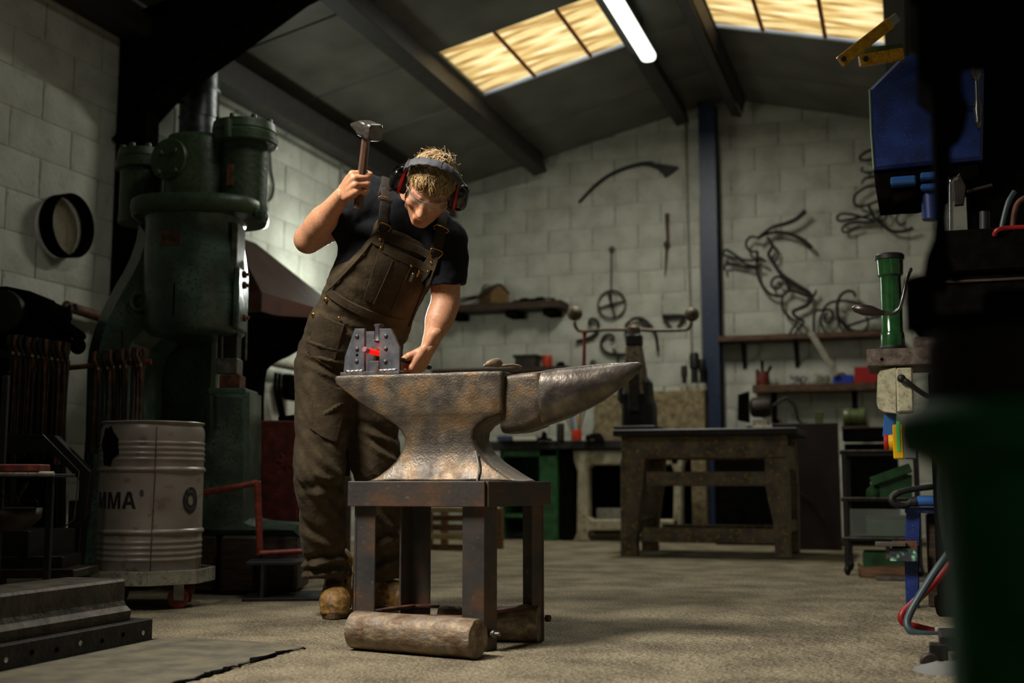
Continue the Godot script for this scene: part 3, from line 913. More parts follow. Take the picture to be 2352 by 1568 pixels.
# ---------------------------------------------------------------- flesh and cloth: distance fields meshed by surface nets
func pc(a: Vector3, b: Vector3, ra: float, rb: float, o := {}) -> Dictionary:
	var d := {"a": a, "b": b, "ra": ra, "rb": rb, "cuts": o.get("cuts", []), "inv": null, "sub": o.get("sub", false), "mul": 1.0}
	if o.has("bs"):
		# squeezed space: bs = basis, sq = scale along its axes
		var bs: Basis = o.bs
		var sq: Vector3 = o.sq
		var t := Basis(bs.x * sq.x, bs.y * sq.y, bs.z * sq.z)
		d.inv = t.inverse()
		d.mul = minf(sq.x, minf(sq.y, sq.z))
	return d
func pdist(d: Dictionary, p: Vector3) -> float:
	var a: Vector3 = d.a
	var q := p - a
	var ba: Vector3 = d.b - a
	if d.inv != null:
		var iv: Basis = d.inv
		q = iv * q
		ba = iv * ba
	var h := clampf(q.dot(ba) / maxf(ba.length_squared(), 1e-9), 0.0, 1.0)
	var v: float = (q - ba * h).length() - lerpf(d.ra, d.rb, h)
	if d.inv != null: v /= 1.0
	for c in d.cuts: v = maxf(v, (c as Plane).distance_to(p))
	return v
func field(prims: Array, p: Vector3, k: float) -> float:
	var s := 0.0
	for d in prims:
		if not d.sub: s += exp(-k * pdist(d, p))
	return -log(maxf(s, 1e-20)) / k
func net(prims: Array, cell: float, k: float, lo := Vector3.INF, hi := -Vector3.INF) -> Array:
	var mg := 2.5 * cell + 2.0 / k
	if lo == Vector3.INF:
		for d in prims:
			if d.sub: continue
			var r: float = maxf(d.ra, d.rb) + 2.0 * cell + 1.0 / k
			var ex := Vector3.ONE * r
			lo = lo.min((d.a as Vector3).min(d.b) - ex)
			hi = hi.max((d.a as Vector3).max(d.b) + ex)
	var nx := int((hi.x - lo.x) / cell) + 2
	var ny := int((hi.y - lo.y) / cell) + 2
	var nz := int((hi.z - lo.z) / cell) + 2
	var nxy := nx * ny
	var acc := PackedFloat32Array()
	acc.resize(nxy * nz)
	var sb := PackedFloat32Array()
	var has_sub := false
	for d in prims: if d.sub: has_sub = true
	if has_sub:
		sb.resize(nxy * nz)
		sb.fill(-1.0)
	for d in prims:
		var a: Vector3 = d.a
		var b: Vector3 = d.b
		var ra: float = d.ra
		var rb: float = d.rb
		var rr := maxf(ra, rb) + mg
		var p0 := ((a.min(b) - Vector3.ONE * rr) - lo) / cell
		var p1 := ((a.max(b) + Vector3.ONE * rr) - lo) / cell
		var x0 := maxi(0, int(p0.x))
		var y0 := maxi(0, int(p0.y))
		var z0 := maxi(0, int(p0.z))
		var x1 := mini(nx - 1, int(p1.x) + 1)
		var y1 := mini(ny - 1, int(p1.y) + 1)
		var z1 := mini(nz - 1, int(p1.z) + 1)
		var sq: bool = d.inv != null
		var iv: Basis = d.inv if sq else Basis.IDENTITY
		var ba := iv * (b - a)
		var bb := maxf(ba.length_squared(), 1e-9)
		var cuts: Array = d.cuts
		var nc := cuts.size()
		var sub: bool = d.sub
		for z in range(z0, z1 + 1):
			for y in range(y0, y1 + 1):
				var row := z * nxy + y * nx
				for x in range(x0, x1 + 1):
					var p := lo + Vector3(x, y, z) * cell
					var q := p - a
					if sq: q = iv * q
					var h := clampf(q.dot(ba) / bb, 0.0, 1.0)
					var v := (q - ba * h).length() - (ra + (rb - ra) * h)
					if v > mg: continue
					if nc:
						for c in cuts: v = maxf(v, (c as Plane).distance_to(p))
					if sub: sb[row + x] = maxf(sb[row + x], -v)
					elif v < mg: acc[row + x] += exp(-k * v)
	var f := PackedFloat32Array()
	f.resize(nxy * nz)
	for i in acc.size():
		var s := acc[i]
		f[i] = (-log(s) / k) if s > 1e-12 else 1.0
	if has_sub:
		for i in f.size(): f[i] = maxf(f[i], sb[i])
	var id := PackedInt32Array()
	id.resize(nxy * nz)
	id.fill(-1)
	var V := PackedVector3Array()
	var I := PackedInt32Array()
	var off := PackedInt32Array([0, 1, nx, nx + 1, nxy, nxy + 1, nxy + nx, nxy + nx + 1])
	var cpos := [Vector3(0, 0, 0), Vector3(1, 0, 0), Vector3(0, 1, 0), Vector3(1, 1, 0), Vector3(0, 0, 1), Vector3(1, 0, 1), Vector3(0, 1, 1), Vector3(1, 1, 1)]
	var edges := [[0, 1], [2, 3], [4, 5], [6, 7], [0, 2], [1, 3], [4, 6], [5, 7], [0, 4], [1, 5], [2, 6], [3, 7]]
	var near := 2.2 * cell
	for z in nz - 1:
		for y in ny - 1:
			var row := z * nxy + y * nx
			for x in nx - 1:
				var i := row + x
				if absf(f[i]) > near: continue
				var n := 0
				for e in 8: if f[i + off[e]] < 0.0: n += 1
				if n == 0 or n == 8: continue
				var s := Vector3.ZERO
				var c := 0
				for e in edges:
					var fa := f[i + off[e[0]]]
					var fb := f[i + off[e[1]]]
					if (fa < 0.0) != (fb < 0.0):
						s += (cpos[e[0]] as Vector3).lerp(cpos[e[1]], fa / (fa - fb))
						c += 1
				id[i] = V.size()
				V.append(lo + (Vector3(x, y, z) + s / c) * cell)
	for z in range(1, nz - 1):
		for y in range(1, ny - 1):
			var row := z * nxy + y * nx
			for x in range(1, nx - 1):
				var i := row + x
				if id[i] < 0: continue
				var ins := f[i] < 0.0
				for ax in 3:
					var st: int = [1, nx, nxy][ax]
					if (f[i + st] < 0.0) == ins: continue
					var u: int = [nx, nxy, 1][ax]
					var w: int = [nxy, 1, nx][ax]
					var a := id[i]
					var b := id[i - u]
					var c := id[i - u - w]
					var d := id[i - w]
					if a < 0 or b < 0 or c < 0 or d < 0: continue
					if ins: I.append_array(PackedInt32Array([a, b, c, a, c, d]))
					else: I.append_array(PackedInt32Array([a, c, b, a, d, c]))
	return [V, I]
func normals(V: PackedVector3Array, I: PackedInt32Array) -> PackedVector3Array:
	var N := PackedVector3Array()
	N.resize(V.size())
	for t in range(0, I.size(), 3):
		var a := V[I[t]]
		var n := (V[I[t + 2]] - a).cross(V[I[t + 1]] - a)
		N[I[t]] += n
		N[I[t + 1]] += n
		N[I[t + 2]] += n
	for i in N.size(): N[i] = N[i].normalized()
	return N
# nets joined to one mesh; move(p, n) gives the shift along n, tint(p) the colour
func skin(nets: Array, move = null, tint = null) -> ArrayMesh:
	var V := PackedVector3Array()
	var I := PackedInt32Array()
	for n in nets:
		var o := V.size()
		V.append_array(n[0])
		for i in n[1]: I.append(i + o)
	var N := normals(V, I)
	if move != null:
		var mv: Callable = move
		for i in V.size(): V[i] += N[i] * mv.call(V[i], N[i])
		N = normals(V, I)
	var a := []
	a.resize(Mesh.ARRAY_MAX)
	a[Mesh.ARRAY_VERTEX] = V
	a[Mesh.ARRAY_NORMAL] = N
	a[Mesh.ARRAY_INDEX] = I
	if tint != null:
		var tc: Callable = tint
		var C := PackedColorArray()
		C.resize(V.size())
		for i in V.size(): C[i] = tc.call(V[i])
		a[Mesh.ARRAY_COLOR] = C
	var m := ArrayMesh.new()
	m.add_surface_from_arrays(Mesh.PRIMITIVE_TRIANGLES, a)
	return m
# right hand: b.x thumb side, b.y wrist to knuckles, b.z out of the palm; side -1 mirrors it to a left hand (b.z = y cross x)
func hand(w: Vector3, b: Basis, curl: Array, thumb: Array) -> Array:
	var r := []
	var T := func(x: float, y: float, z: float) -> Vector3: return w + b.x * x + b.y * y + b.z * z
	var mcp := [[0.029, 0.09, 0.0], [0.009, 0.096, -0.002], [-0.012, 0.091, -0.001], [-0.031, 0.081, 0.003]]
	var ln := [[0.043, 0.027, 0.021], [0.047, 0.030, 0.022], [0.043, 0.028, 0.022], [0.034, 0.022, 0.019]]
	var rad := [0.0098, 0.0102, 0.0096, 0.0086]
	r.append(pc(T.call(0.0, -0.05, 0.0), T.call(0.0, 0.008, 0.0), 0.026, 0.024, {"bs": b, "sq": Vector3(1.12, 1, 0.82)}))
	for i in 4:
		var m: Vector3 = T.call(mcp[i][0], mcp[i][1], mcp[i][2])
		r.append(pc(T.call(mcp[i][0] * 0.55, 0.01, 0.002), m, 0.0172, 0.0125))
		r.append(pc(T.call(mcp[i][0] * 0.8, 0.045, 0.004), T.call(mcp[i][0] * 0.9, 0.06, 0.003), 0.0155, 0.0145))
		var ang := 0.0
		var p := m
		for j in 3:
			ang += deg_to_rad(curl[i][j])
			var q = p + (b.y * cos(ang) + b.z * sin(ang)).normalized() * ln[i][j] + b.x * (0.0015 * (1.5 - i) * (-1.0 if j > 0 else 0.5))
			r.append(pc(p, q, rad[i] * (1.08 - 0.1 * j), rad[i] * (1.0 - 0.1 * j)))
			p = q
	r.append(pc(T.call(0.012, 0.03, 0.012), T.call(0.022, 0.045, 0.018), 0.017, 0.015))   # ball of the thumb
	r.append(pc(T.call(-0.022, 0.025, 0.01), T.call(-0.026, 0.055, 0.01), 0.014, 0.012))
	for j in thumb.size() - 1:
		var A = thumb[j]
		var B = thumb[j + 1]
		r.append(pc(T.call(A[0], A[1], A[2]), T.call(B[0], B[1], B[2]), 0.0135 - 0.0015 * j, 0.012 - 0.0012 * j))
	return r
func smith():
	var up: Vector3 = Vector3.UP
	var cr := Vector3(0.9505, 0, -0.3107)
	var tw := Vector3(0.3107, -0.0, 0.9505)
	var Pel: Vector3 = Vector3(-1.9347,.9871,-3.9895)
	var Nk: Vector3 = Vector3(-1.61,1.4574,-3.8049)
	var U := (Nk - Pel).normalized()
	var Z := (tw + cr * 0.32 - up * 0.1)
	Z = (Z - U * U.dot(Z)).normalized()
	var X := U.cross(Z)
	var TB := Basis(X, U, Z)
	var tl := Pel.distance_to(Nk)
	var t := func(x: float, y: float, z: float) -> Vector3: return Pel + X * x + U * y + Z * z
	var man := thing("person", "smith in brown bib overalls and black T-shirt, bent over the anvil with his hammer raised", "person", Vector3.ZERO)
	# joints
	var shR: Vector3 = Vector3(-1.7592,1.491,-3.7943)
	var elR: Vector3 = Vector3(-1.9859,1.3536,-3.7477)
	var shL: Vector3 = Vector3(-1.5171,1.3369,-3.8712)
	var elL: Vector3 = Vector3(-1.5189,1.1266,-3.8964)
	var hipR: Vector3 = Vector3(-2.0146,.9312,-3.9702)
	var hipL: Vector3 = Vector3(-1.8804,.9532,-4.075)
	var knR: Vector3 = Vector3(-2.0302,.5317,-3.9507)
	var knL: Vector3 = Vector3(-1.8933,.5733,-4.1386)
	var anR: Vector3 = Vector3(-2.0885,.1206,-4.141)
	var anL: Vector3 = Vector3(-1.9375,.1097,-4.3929)
	# hands
	var H := (Vector3(-1.6642,1.6401,-3.5211) - Vector3(-1.7317,1.4217,-3.6106)).normalized()
	var gripR: Vector3 = Vector3(-1.7035,1.4933,-3.5792)
	var yR := (tw * 0.74 + cr * 0.5 + up * 0.25).normalized()
	var xR := (H - yR * yR.dot(H)).normalized()
	var hbR := Basis(xR, yR, xR.cross(yR))
	var wrR := gripR - hbR.y * 0.078 - hbR.z * 0.031
	var ra: Vector3 = Vector3(-1.6734,.929,-3.5577)
	var rb: Vector3 = Vector3(-1.5947,.9025,-3.9416)
	var rd := (rb - ra).normalized()
	var gripL := ra.lerp(rb, 0.725)
	var xL := -rd
	var yL := (-cr * 0.62 - up * 0.75 + tw * 0.1)
	yL = (yL - xL * xL.dot(yL)).normalized()
	var hbL := Basis(xL, yL, yL.cross(xL))
	var wrL := gripL - hbL.y * 0.076 - hbL.z * 0.026
	var skinm := mat([0.0, "b47c5a", 0.5, "c48e6a", 1.0, "d4a080"], {"f": 0.03, "sc": 4.0, "r": 0.5, "b": 0.05, "bf": 0.12, "vc": true})
	skinm.subsurf_scatter_enabled = true
	skinm.subsurf_scatter_strength = 0.15
	# --- head
	var hc: Vector3 = Vector3(-1.4955,1.4875,-3.6797)
	var roll := 0.41
	var iu := (up * cos(roll) + cr * sin(roll))            # up in the picture plane, tilted with the head
	var ix := (cr * cos(roll) - up * sin(roll))
	var pit := 0.88
	var tw2 := (tw + ix * 0.0).normalized()
	var hy := (iu * cos(pit) + tw2 * sin(pit)).normalized()
	var hz := (tw2 * cos(pit) - iu * sin(pit)).normalized()
	var yaw := -0.16
	var hx := hy.cross(hz)
	hz = (hz * cos(yaw) - hx * sin(yaw)).normalized()
	hx = hy.cross(hz)
	var HB := Basis(hx, hy, hz)
	var h := func(x: float, y: float, z: float) -> Vector3: return hc + hx * x + hy * y + hz * z
	var hp := []
	var ell := func(x: float, y: float, z: float, rx: float, ry: float, rz: float) -> Dictionary:
		var m := maxf(rx, maxf(ry, rz))
		return pc(h.call(x, y, z), h.call(x, y + 0.0001, z), m, m, {"bs": HB, "sq": Vector3(rx / m, ry / m, rz / m)})
	hp.append(ell.call(0, 0.03, -0.012, 0.077, 0.085, 0.097))
	hp.append(ell.call(0, -0.03, 0.03, 0.06, 0.085, 0.062))
	hp.append(ell.call(0, -0.07, 0.04, 0.045, 0.045, 0.045))
	for s in [-1.0, 1.0]:
		hp.append(pc(h.call(s * 0.054, -0.06, 0.0), h.call(s * 0.012, -0.1, 0.066), 0.021, 0.018))
		hp.append(ell.call(s * 0.042, -0.03, 0.064, 0.022, 0.018, 0.02))
		hp.append(pc(h.call(s * 0.016, 0.014, 0.086), h.call(s * 0.045, 0.014, 0.07), 0.011, 0.009))
		hp.append(ell.call(s * 0.032, -0.006, 0.074, 0.0155, 0.012, 0.0135))
		hp.append(pc(h.call(s * 0.011, -0.041, 0.098), h.call(s * 0.011, -0.041, 0.1), 0.0085, 0.0085))
		hp.append(pc(h.call(s * 0.078, -0.005, -0.005), h.call(s * 0.082, 0.02, -0.008), 0.012, 0.015))
	hp.append(pc(h.call(0, 0.005, 0.088), h.call(0, -0.036, 0.112), 0.0085, 0.0125))
	hp.append(pc(h.call(-0.017, -0.069, 0.09), h.call(0.017, -0.069, 0.09), 0.0075, 0.0075))
	hp.append(pc(h.call(-0.014, -0.081, 0.088), h.call(0.014, -0.081, 0.088), 0.0085, 0.0085))
	hp.append(ell.call(0, -0.1, 0.072, 0.021, 0.017, 0.017))
	hp.append(pc(h.call(0, -0.05, -0.035), Nk + U * 0.0 - Z * 0.01, 0.058, 0.064))
	hp.append(pc(h.call(0, -0.05, -0.01), Nk + Z * 0.02, 0.05, 0.06))
	var headnet := net(hp, 0.0042, 210.0)
	# --- arms with hands, and the trunk under the clothes
	var grip := [[72, 88, 45], [76, 92, 48], [80, 94, 50], [84, 94, 50]]
	var ar := [pc(shR, elR, 0.062, 0.047), pc(shR.lerp(elR, 0.35), shR.lerp(elR, 0.75), 0.05, 0.048), pc(elR, elR.lerp(wrR, 0.45), 0.047, 0.047), pc(elR.lerp(wrR, 0.3), wrR, 0.047, 0.027), pc(elR - (wrR - elR).normalized() * 0.012, elR, 0.034, 0.04)]
	var haR := hand(wrR, hbR, grip, [[0.022, 0.03, 0.014], [0.042, 0.058, 0.03], [0.045, 0.074, 0.056], [0.032, 0.082, 0.074]])
	var al := [pc(shL, elL, 0.06, 0.046), pc(shL.lerp(elL, 0.4), shL.lerp(elL, 0.8), 0.05, 0.046), pc(elL, elL.lerp(wrL, 0.4), 0.046, 0.046), pc(elL.lerp(wrL, 0.25), wrL, 0.047, 0.027)]
	var haL := hand(wrL, hbL, [[62, 84, 45], [70, 88, 48], [76, 90, 50], [80, 92, 50]], [[0.022, 0.03, 0.014], [0.044, 0.056, 0.024], [0.05, 0.082, 0.034], [0.042, 0.104, 0.038]])
	var trunk := [pc(t.call(0, 0.05, 0), t.call(0, 0.4, 0), 0.14, 0.15, {"bs": TB, "sq": Vector3(1, 1, 0.66)}), pc(hipR, knR, 0.075, 0.055), pc(hipL, knL, 0.075, 0.055), pc(knR, knR.lerp(anR, 0.8), 0.05, 0.04), pc(knL, knL.lerp(anL, 0.8), 0.05, 0.04), pc(shR, shL, 0.05, 0.05), pc(t.call(0, 0.4, 0), Nk, 0.08, 0.05)]
	var tintf := func(p: Vector3) -> Color:
		var q := HB.inverse() * (p - hc)
		var c := Color(1, 1, 1)
		if p.distance_to(hc) < 0.17:
			if q.z > 0.03:
				var lip := exp(-pow((q.y + 0.075) / 0.0085, 2.0)) * exp(-pow(q.x / 0.02, 2.0))
				c = c.lerp(Color(0.78, 0.42, 0.38), lip * 0.8)
				c = c.lerp(Color(0.55, 0.3, 0.22), 0.8 * exp(-pow((q.y - 0.019) / 0.005, 2.0)) * (1.0 if absf(q.x) > 0.012 and absf(q.x) < 0.05 else 0.0))
				c = c.lerp(Color(0.4, 0.24, 0.2), 0.7 * exp(-pow((q.y + 0.013) / 0.003, 2.0)) * exp(-pow((absf(q.x) - 0.032) / 0.013, 4.0)))
				c = c.lerp(Color(1.0, 0.75, 0.68), 0.4 * exp(-pow((absf(q.x) - 0.045) / 0.02, 2.0)) * exp(-pow((q.y + 0.035) / 0.02, 2.0)))
				if q.y < -0.05: c = c.lerp(Color(0.8, 0.68, 0.6), 0.35)
		return c
	part("body", skin([headnet, net(ar, 0.006, 150.0), net(al, 0.006, 150.0), net(haR, 0.0034, 430.0), net(haL, 0.0034, 430.0), net(trunk, 0.02, 80.0)], null, tintf), skinm, man)
	# --- T-shirt
	var fold := FastNoiseLite.new()
	fold.seed = 11
	fold.frequency = 1.0
	fold.fractal_octaves = 3
	fold.fractal_type = FastNoiseLite.FRACTAL_RIDGED
	var soft := FastNoiseLite.new()
	soft.seed = 4
	soft.frequency = 1.0
	soft.fractal_octaves = 3
	var dR := (elR - shR).normalized()
	var dL := (elL - shL).normalized()
	var eR := shR + dR * 0.185
	var eL := shL + dL * 0.155
	var torso := [
		pc(t.call(0, 0.06, 0), t.call(0, 0.38, 0.0), 0.163, 0.178, {"bs": TB, "sq": Vector3(1, 1, 0.68)}),
		pc(t.call(0, 0.3, -0.03), t.call(0, 0.5, -0.035), 0.15, 0.11, {"bs": TB, "sq": Vector3(1.1, 1, 0.75)}),
		pc(shR.lerp(shL, 0.13), shL.lerp(shR, 0.13), 0.074, 0.074),
		pc(Nk - U * 0.03 + Z * 0.01, shR, 0.062, 0.07), pc(Nk - U * 0.03 + Z * 0.01, shL, 0.062, 0.07)]
	var shirt := torso.duplicate()
	shirt.append(pc(shR, eR + dR * 0.05, 0.085, 0.079, {"cuts": [Plane(dR, eR)]}))
	shirt.append(pc(shL, eL + dL * 0.05, 0.084, 0.08, {"cuts": [Plane(dL, eL)]}))
	shirt.append(pc(Nk - U * 0.06, Nk + U * 0.06 + Z * 0.02, 0.086, 0.077, {"cuts": [Plane((U * 0.9 + Z * -0.35).normalized(), Nk + U * 0.005)]}))
	var sm := mat([0.0, "0c0d10", 0.5, "121418", 1.0, "191b20"], {"f": 0.05, "sc": 3.0, "r": 0.85, "rim": 0.08, "s": 0.3, "b": 0.02, "bf": 0.3})
	part("t_shirt", skin([net(shirt, 0.009, 80.0)], func(p: Vector3, n: Vector3) -> float:
		var q = TB.inverse() * (p - Pel)
		return 0.007 * fold.get_noise_3d(q.x * 5.0 + q.y * 3.0, q.y * 4.5 - q.x * 3.0, q.z * 5.0) + 0.003 * soft.get_noise_3d(q.x * 16.0, q.y * 9.0, q.z * 16.0)), sm, man)
	# --- overalls
	var om := mat([0.0, "332c20", 0.35, "3d3426", 0.6, "473d2d", 1.0, "544835"], {"f": 0.012, "sc": 2.0, "oct": 5, "r": 0.85, "rim": 0.05, "s": 0.25, "warp": 20.0, "b": 0.12, "bf": 0.06, "boct": 5, "d": [0.0, "1c161050", 0.3, "1c161000", 0.68, "5a4c3800", 0.85, "60523c50", 1.0, "6a5c4670"], "df": 0.02, "dsc": 1.5})
	var bibtop := 0.515
	var cutL := Plane((X * 1.0 + U * 0.1).normalized(), t.call(0.127, bibtop, 0))
	var cutR := Plane((-X * 1.0 + U * 0.32).normalized(), t.call(-0.09, bibtop, 0))
	var front := Plane(-Z, t.call(0, 0, 0.012))
	var pants := [
		pc(t.call(0, -0.03, -0.01), t.call(0, 0.12, 0), 0.178, 0.172, {"bs": TB, "sq": Vector3(1, 1, 0.74), "cuts": [Plane((U - X * 0.25).normalized(), t.call(-0.1, 0.12, 0))]}),
		pc(t.call(0, 0.06, 0.01), t.call(0, 0.38, 0.012), 0.172, 0.188, {"bs": TB, "sq": Vector3(1, 1, 0.69), "cuts": [cutL, cutR, front, Plane(U, t.call(0, bibtop, 0))]}),
		pc(t.call(0, 0.3, -0.016), t.call(0, 0.5, -0.02), 0.158, 0.122, {"bs": TB, "sq": Vector3(1.1, 1, 0.78), "cuts": [cutL, cutR, front, Plane(U, t.call(0, bibtop, 0))]}),
		pc(shR.lerp(shL, 0.2) - U * 0.02, shL.lerp(shR, 0.2) - U * 0.02, 0.084, 0.084, {"cuts": [cutL, cutR, front, Plane(U, t.call(0, bibtop, 0))]}),
		pc(hipR - U * 0.02, knR, 0.112, 0.089), pc(hipL - U * 0.02, knL, 0.11, 0.089),
		pc(knR, anR - up * 0.02, 0.087, 0.083, {"cuts": [Plane(-up, anR + up * 0.024)]}), pc(knL, anL - up * 0.02, 0.087, 0.078, {"cuts": [Plane((-up + cr * 0.25).normalized(), anL + up * 0.012)]})]
	var creases := []
	for c in [[748, 1064, 4.2, 45, 0.017, 0.020, 0.09], [738, 1098, 4.2, 38, 0.016, 0.018, 0.09], [760, 1030, 4.2, 60, 0.012, 0.016, 0.08], [728, 1132, 4.2, -4, 0.014, 0.02, 0.09], [742, 1290, 4.4, -10, 0.016, 0.016, 0.1], [744, 1315, 4.4, -8, 0.014, 0.014, 0.1], [720, 1240, 4.3, 25, 0.010, 0.02, 0.1], [770, 1180, 4.3, 55, 0.01, 0.02, 0.08], [715, 960, 4.3, 62, 0.009, 0.016, 0.09], [770, 930, 4.3, -35, 0.01, 0.016, 0.08],
		[898, 1208, 4.5, 48, 0.015, 0.018, 0.09], [890, 1240, 4.5, -25, 0.013, 0.018, 0.09], [900, 1290, 4.6, -20, 0.014, 0.016, 0.09], [868, 1000, 4.4, 20, 0.012, 0.018, 0.09], [880, 1040, 4.4, 35, 0.012, 0.016, 0.09], [845, 930, 4.4, 50, 0.010, 0.018, 0.09],
		[735, 790, 4.3, 20, 0.008, 0.012, 0.07], [740, 820, 4.3, 14, 0.009, 0.012, 0.08], [735, 850, 4.3, 24, 0.009, 0.012, 0.08], [800, 745, 4.3, 18, 0.007, 0.012, 0.08], [830, 780, 4.3, 22, 0.008, 0.014, 0.08], [780, 690, 4.25, 40, 0.006, 0.012, 0.07], [900, 640, 4.1, 20, 0.005, 0.01, 0.06], [880, 720, 4.15, 12, 0.007, 0.012, 0.07], [920, 590, 4.1, 70, 0.004, 0.01, 0.05]]:
		var an := deg_to_rad(-c[3])
		var cp = Vector3(0, 0.5, 0) + (Vector3(-0.3086, 0.116, -0.9441) + Vector3(0.9505, 0, -0.3107) * (c[0] - 1176.0) / 2750.0 - Vector3(0.036, 0.9933, 0.1102) * (c[1] - 784.0) / 2750.0) * c[2]
		creases.append([cp, (up * cos(an) - cr * sin(an)).normalized(), c[4], c[5], c[6]])
	var spread := func(p: Vector3, n: Vector3) -> float:
		var y := p.y
		var a := 0.008 + 0.016 * exp(-pow((y - 0.2) / 0.12, 2.0)) + 0.014 * exp(-pow((y - 0.52) / 0.14, 2.0)) + 0.006 * exp(-pow((y - 0.98) / 0.12, 2.0))
		if y > 1.1: a = 0.006
		var q := p - Pel
		var cs := 0.0
		for c in creases:
			var e: Vector3 = p - c[0]
			var r2 = e.length_squared() / (c[4] * c[4])
			if r2 > 6.0: continue
			var u: float = e.dot(c[1]) / c[3]
			cs += 1.6 * c[2] * exp(-r2) * (exp(-pow(u - 0.9, 2.0)) - exp(-u * u * 1.4))
		return cs + a * 0.7 * (fold.get_noise_3d(q.x * 3.6 + y * 1.5, y * 4.4 + q.x * 4.0, q.z * 3.6) - 0.2) + 0.0028 * soft.get_noise_3d(q.x * 15.0, y * 17.0 + q.x * 8.0, q.z * 15.0)
	var ov := part("overalls", skin([net(pants, 0.009, 75.0)], spread), om, man)
	# fittings laid on the cloth: a point in body coordinates is pushed in from the front until it meets it
	var all := shirt + pants
	var snap := func(x: float, y: float) -> Vector3:
		var p: Vector3 = t.call(x, y, 0.32)
		for i in 40:
			var d := field(all, p, 75.0)
			if d < 0.0008: break
			p -= Z * d * 0.7
			if (p - Pel).dot(Z) < -0.2: break
		return p
	var patch := func(called: String, corners: Array, lift: float, m: Material, nu: int, nv: int):
		# corners in body x,y: four, anticlockwise from lower left; a sheet of cloth with thickness
		var st := mb()
		var g := grp()
		var P := []
		for j in nv + 1:
			var row := []
			for i in nu + 1:
				var lo: Vector2 = (corners[0] as Vector2).lerp(corners[1], float(i) / nu)
				var hi: Vector2 = (corners[3] as Vector2).lerp(corners[2], float(i) / nu)
				var c := lo.lerp(hi, float(j) / nv)
				row.append(snap.call(c.x, c.y) + Z * (lift + 0.0012 * sin(i * 2.1 + j * 1.3)))
			P.append(row)
		for j in nv:
			for i in nu: quad(st, P[j][i], P[j][i + 1], P[j + 1][i + 1], P[j + 1][i], g)
		var rim := []
		for i in nu: rim.append(P[0][i])
		for j in nv: rim.append(P[j][nu])
		for i in nu: rim.append(P[nv][nu - i])
		for j in nv: rim.append(P[nv - j][0])
		for i in rim.size():
			var a: Vector3 = rim[i]
			var b: Vector3 = rim[(i + 1) % rim.size()]
			quad(st, a - Z * 0.012, b - Z * 0.012, b, a)
		part(called, st, m, ov)
	patch.call("bib_pocket", [Vector2(-0.05, 0.262), Vector2(0.102, 0.262), Vector2(0.118, 0.435), Vector2(-0.07, 0.45)], 0.005, om, 12, 10)
	patch.call("pocket_flap", [Vector2(-0.07, 0.452), Vector2(0.118, 0.437), Vector2(0.118, 0.464), Vector2(-0.072, 0.48)], 0.0075, om, 12, 3)
	patch.call("bib_hem", [Vector2(-0.086, 0.488), Vector2(0.122, 0.488), Vector2(0.123, 0.513), Vector2(-0.086, 0.513)], 0.005, om, 12, 2)
	patch.call("waistband", [Vector2(-0.17, 0.2), Vector2(0.125, 0.2), Vector2(0.125, 0.23), Vector2(-0.17, 0.23)], 0.004, om, 16, 2)
	patch.call("hip_pocket", [Vector2(-0.155, -0.03), Vector2(-0.05, -0.04), Vector2(-0.075, 0.14), Vector2(-0.165, 0.125)], 0.004, om, 8, 8)
	patch.call("thigh_patch", [Vector2(-0.06, -0.24), Vector2(0.05, -0.25), Vector2(0.04, -0.1), Vector2(-0.08, -0.09)], 0.004, om, 8, 8)
	for s in [[-0.012, 0.262, 0.44], [0.055, 0.262, 0.437]]:
		var st := mb()
		var pts := []
		for i in 10: pts.append(snap.call(s[0], lerpf(s[1], s[2], i / 9.0)) + Z * 0.006)
		tube(st, pts, 0.0022, 6)
		part("seam", st, om, ov)
	for e in [[-0.088, -0.172, 0.2], [0.125, 0.152, 0.2]]:
		var st := mb()
		var pts := []
		for i in 14:
			var f := i / 13.0
			pts.append(snap.call(lerpf(e[0], e[1], f), lerpf(0.51, e[2], f)) + Z * 0.0015)
		tube(st, pts, 0.0045, 6, false, 0.7)
		part("bib_binding", st, om, ov)
	var strapm := mat([0.0, "1c1712", 0.6, "2a231b", 1.0, "3a3026"], {"f": 0.05, "sc": 3.0, "r": 0.85})
	for s in [-1.0, 1.0]:
		var bx0: float = -0.079 if s < 0 else 0.112
		var bx1: float = -0.108 if s < 0 else 0.098
		var pts := []
		for i in 12:
			var f := i / 11.0
			pts.append(snap.call(lerpf(bx0, bx1, f), lerpf(0.512, 0.625, f)) + Z * 0.006)
		for zz in [0.055, 0.025, -0.01, -0.05]:
			var p: Vector3 = t.call(bx1 * 1.06, 0.85, zz)
			for i in 40:
				var d := field(all, p, 75.0)
				if d < 0.001 or (p - Pel).dot(U) < 0.3: break
				p -= U * d * 0.7
			if zz < 0.05 or (p - Pel).dot(U) > 0.635: pts.append(p + U * 0.006)
		var st := mb()
		tube(st, spline(pts, 2), 0.02, 10, false, 0.16, X)
		part("strap", st, strapm, ov)
		st = mb()
		var c: Vector3 = snap.call(bx0, 0.522) + Z * 0.011
		var loopp := [c + X * -0.02 + U * -0.002, c + X * -0.018 + U * 0.014, c + X * 0.018 + U * 0.014, c + X * 0.02 + U * -0.002, c + X * 0.009 + U * -0.022, c + X * -0.009 + U * -0.022]
		tube(st, spline(loopp, 3, true), 0.0022, 6, true)
		part("buckle", st, M.brass, ov)
		st = mb()
		c = snap.call(lerpf(bx0, bx1, 0.8), 0.6) + Z * 0.012
		tube(st, spline([c + X * -0.022 + U * -0.008, c + X * 0.022 + U * -0.008, c + X * 0.022 + U * 0.008, c + X * -0.022 + U * 0.008], 2, true), 0.002, 6, true)
		part("strap_slider", st, M.brass, ov)
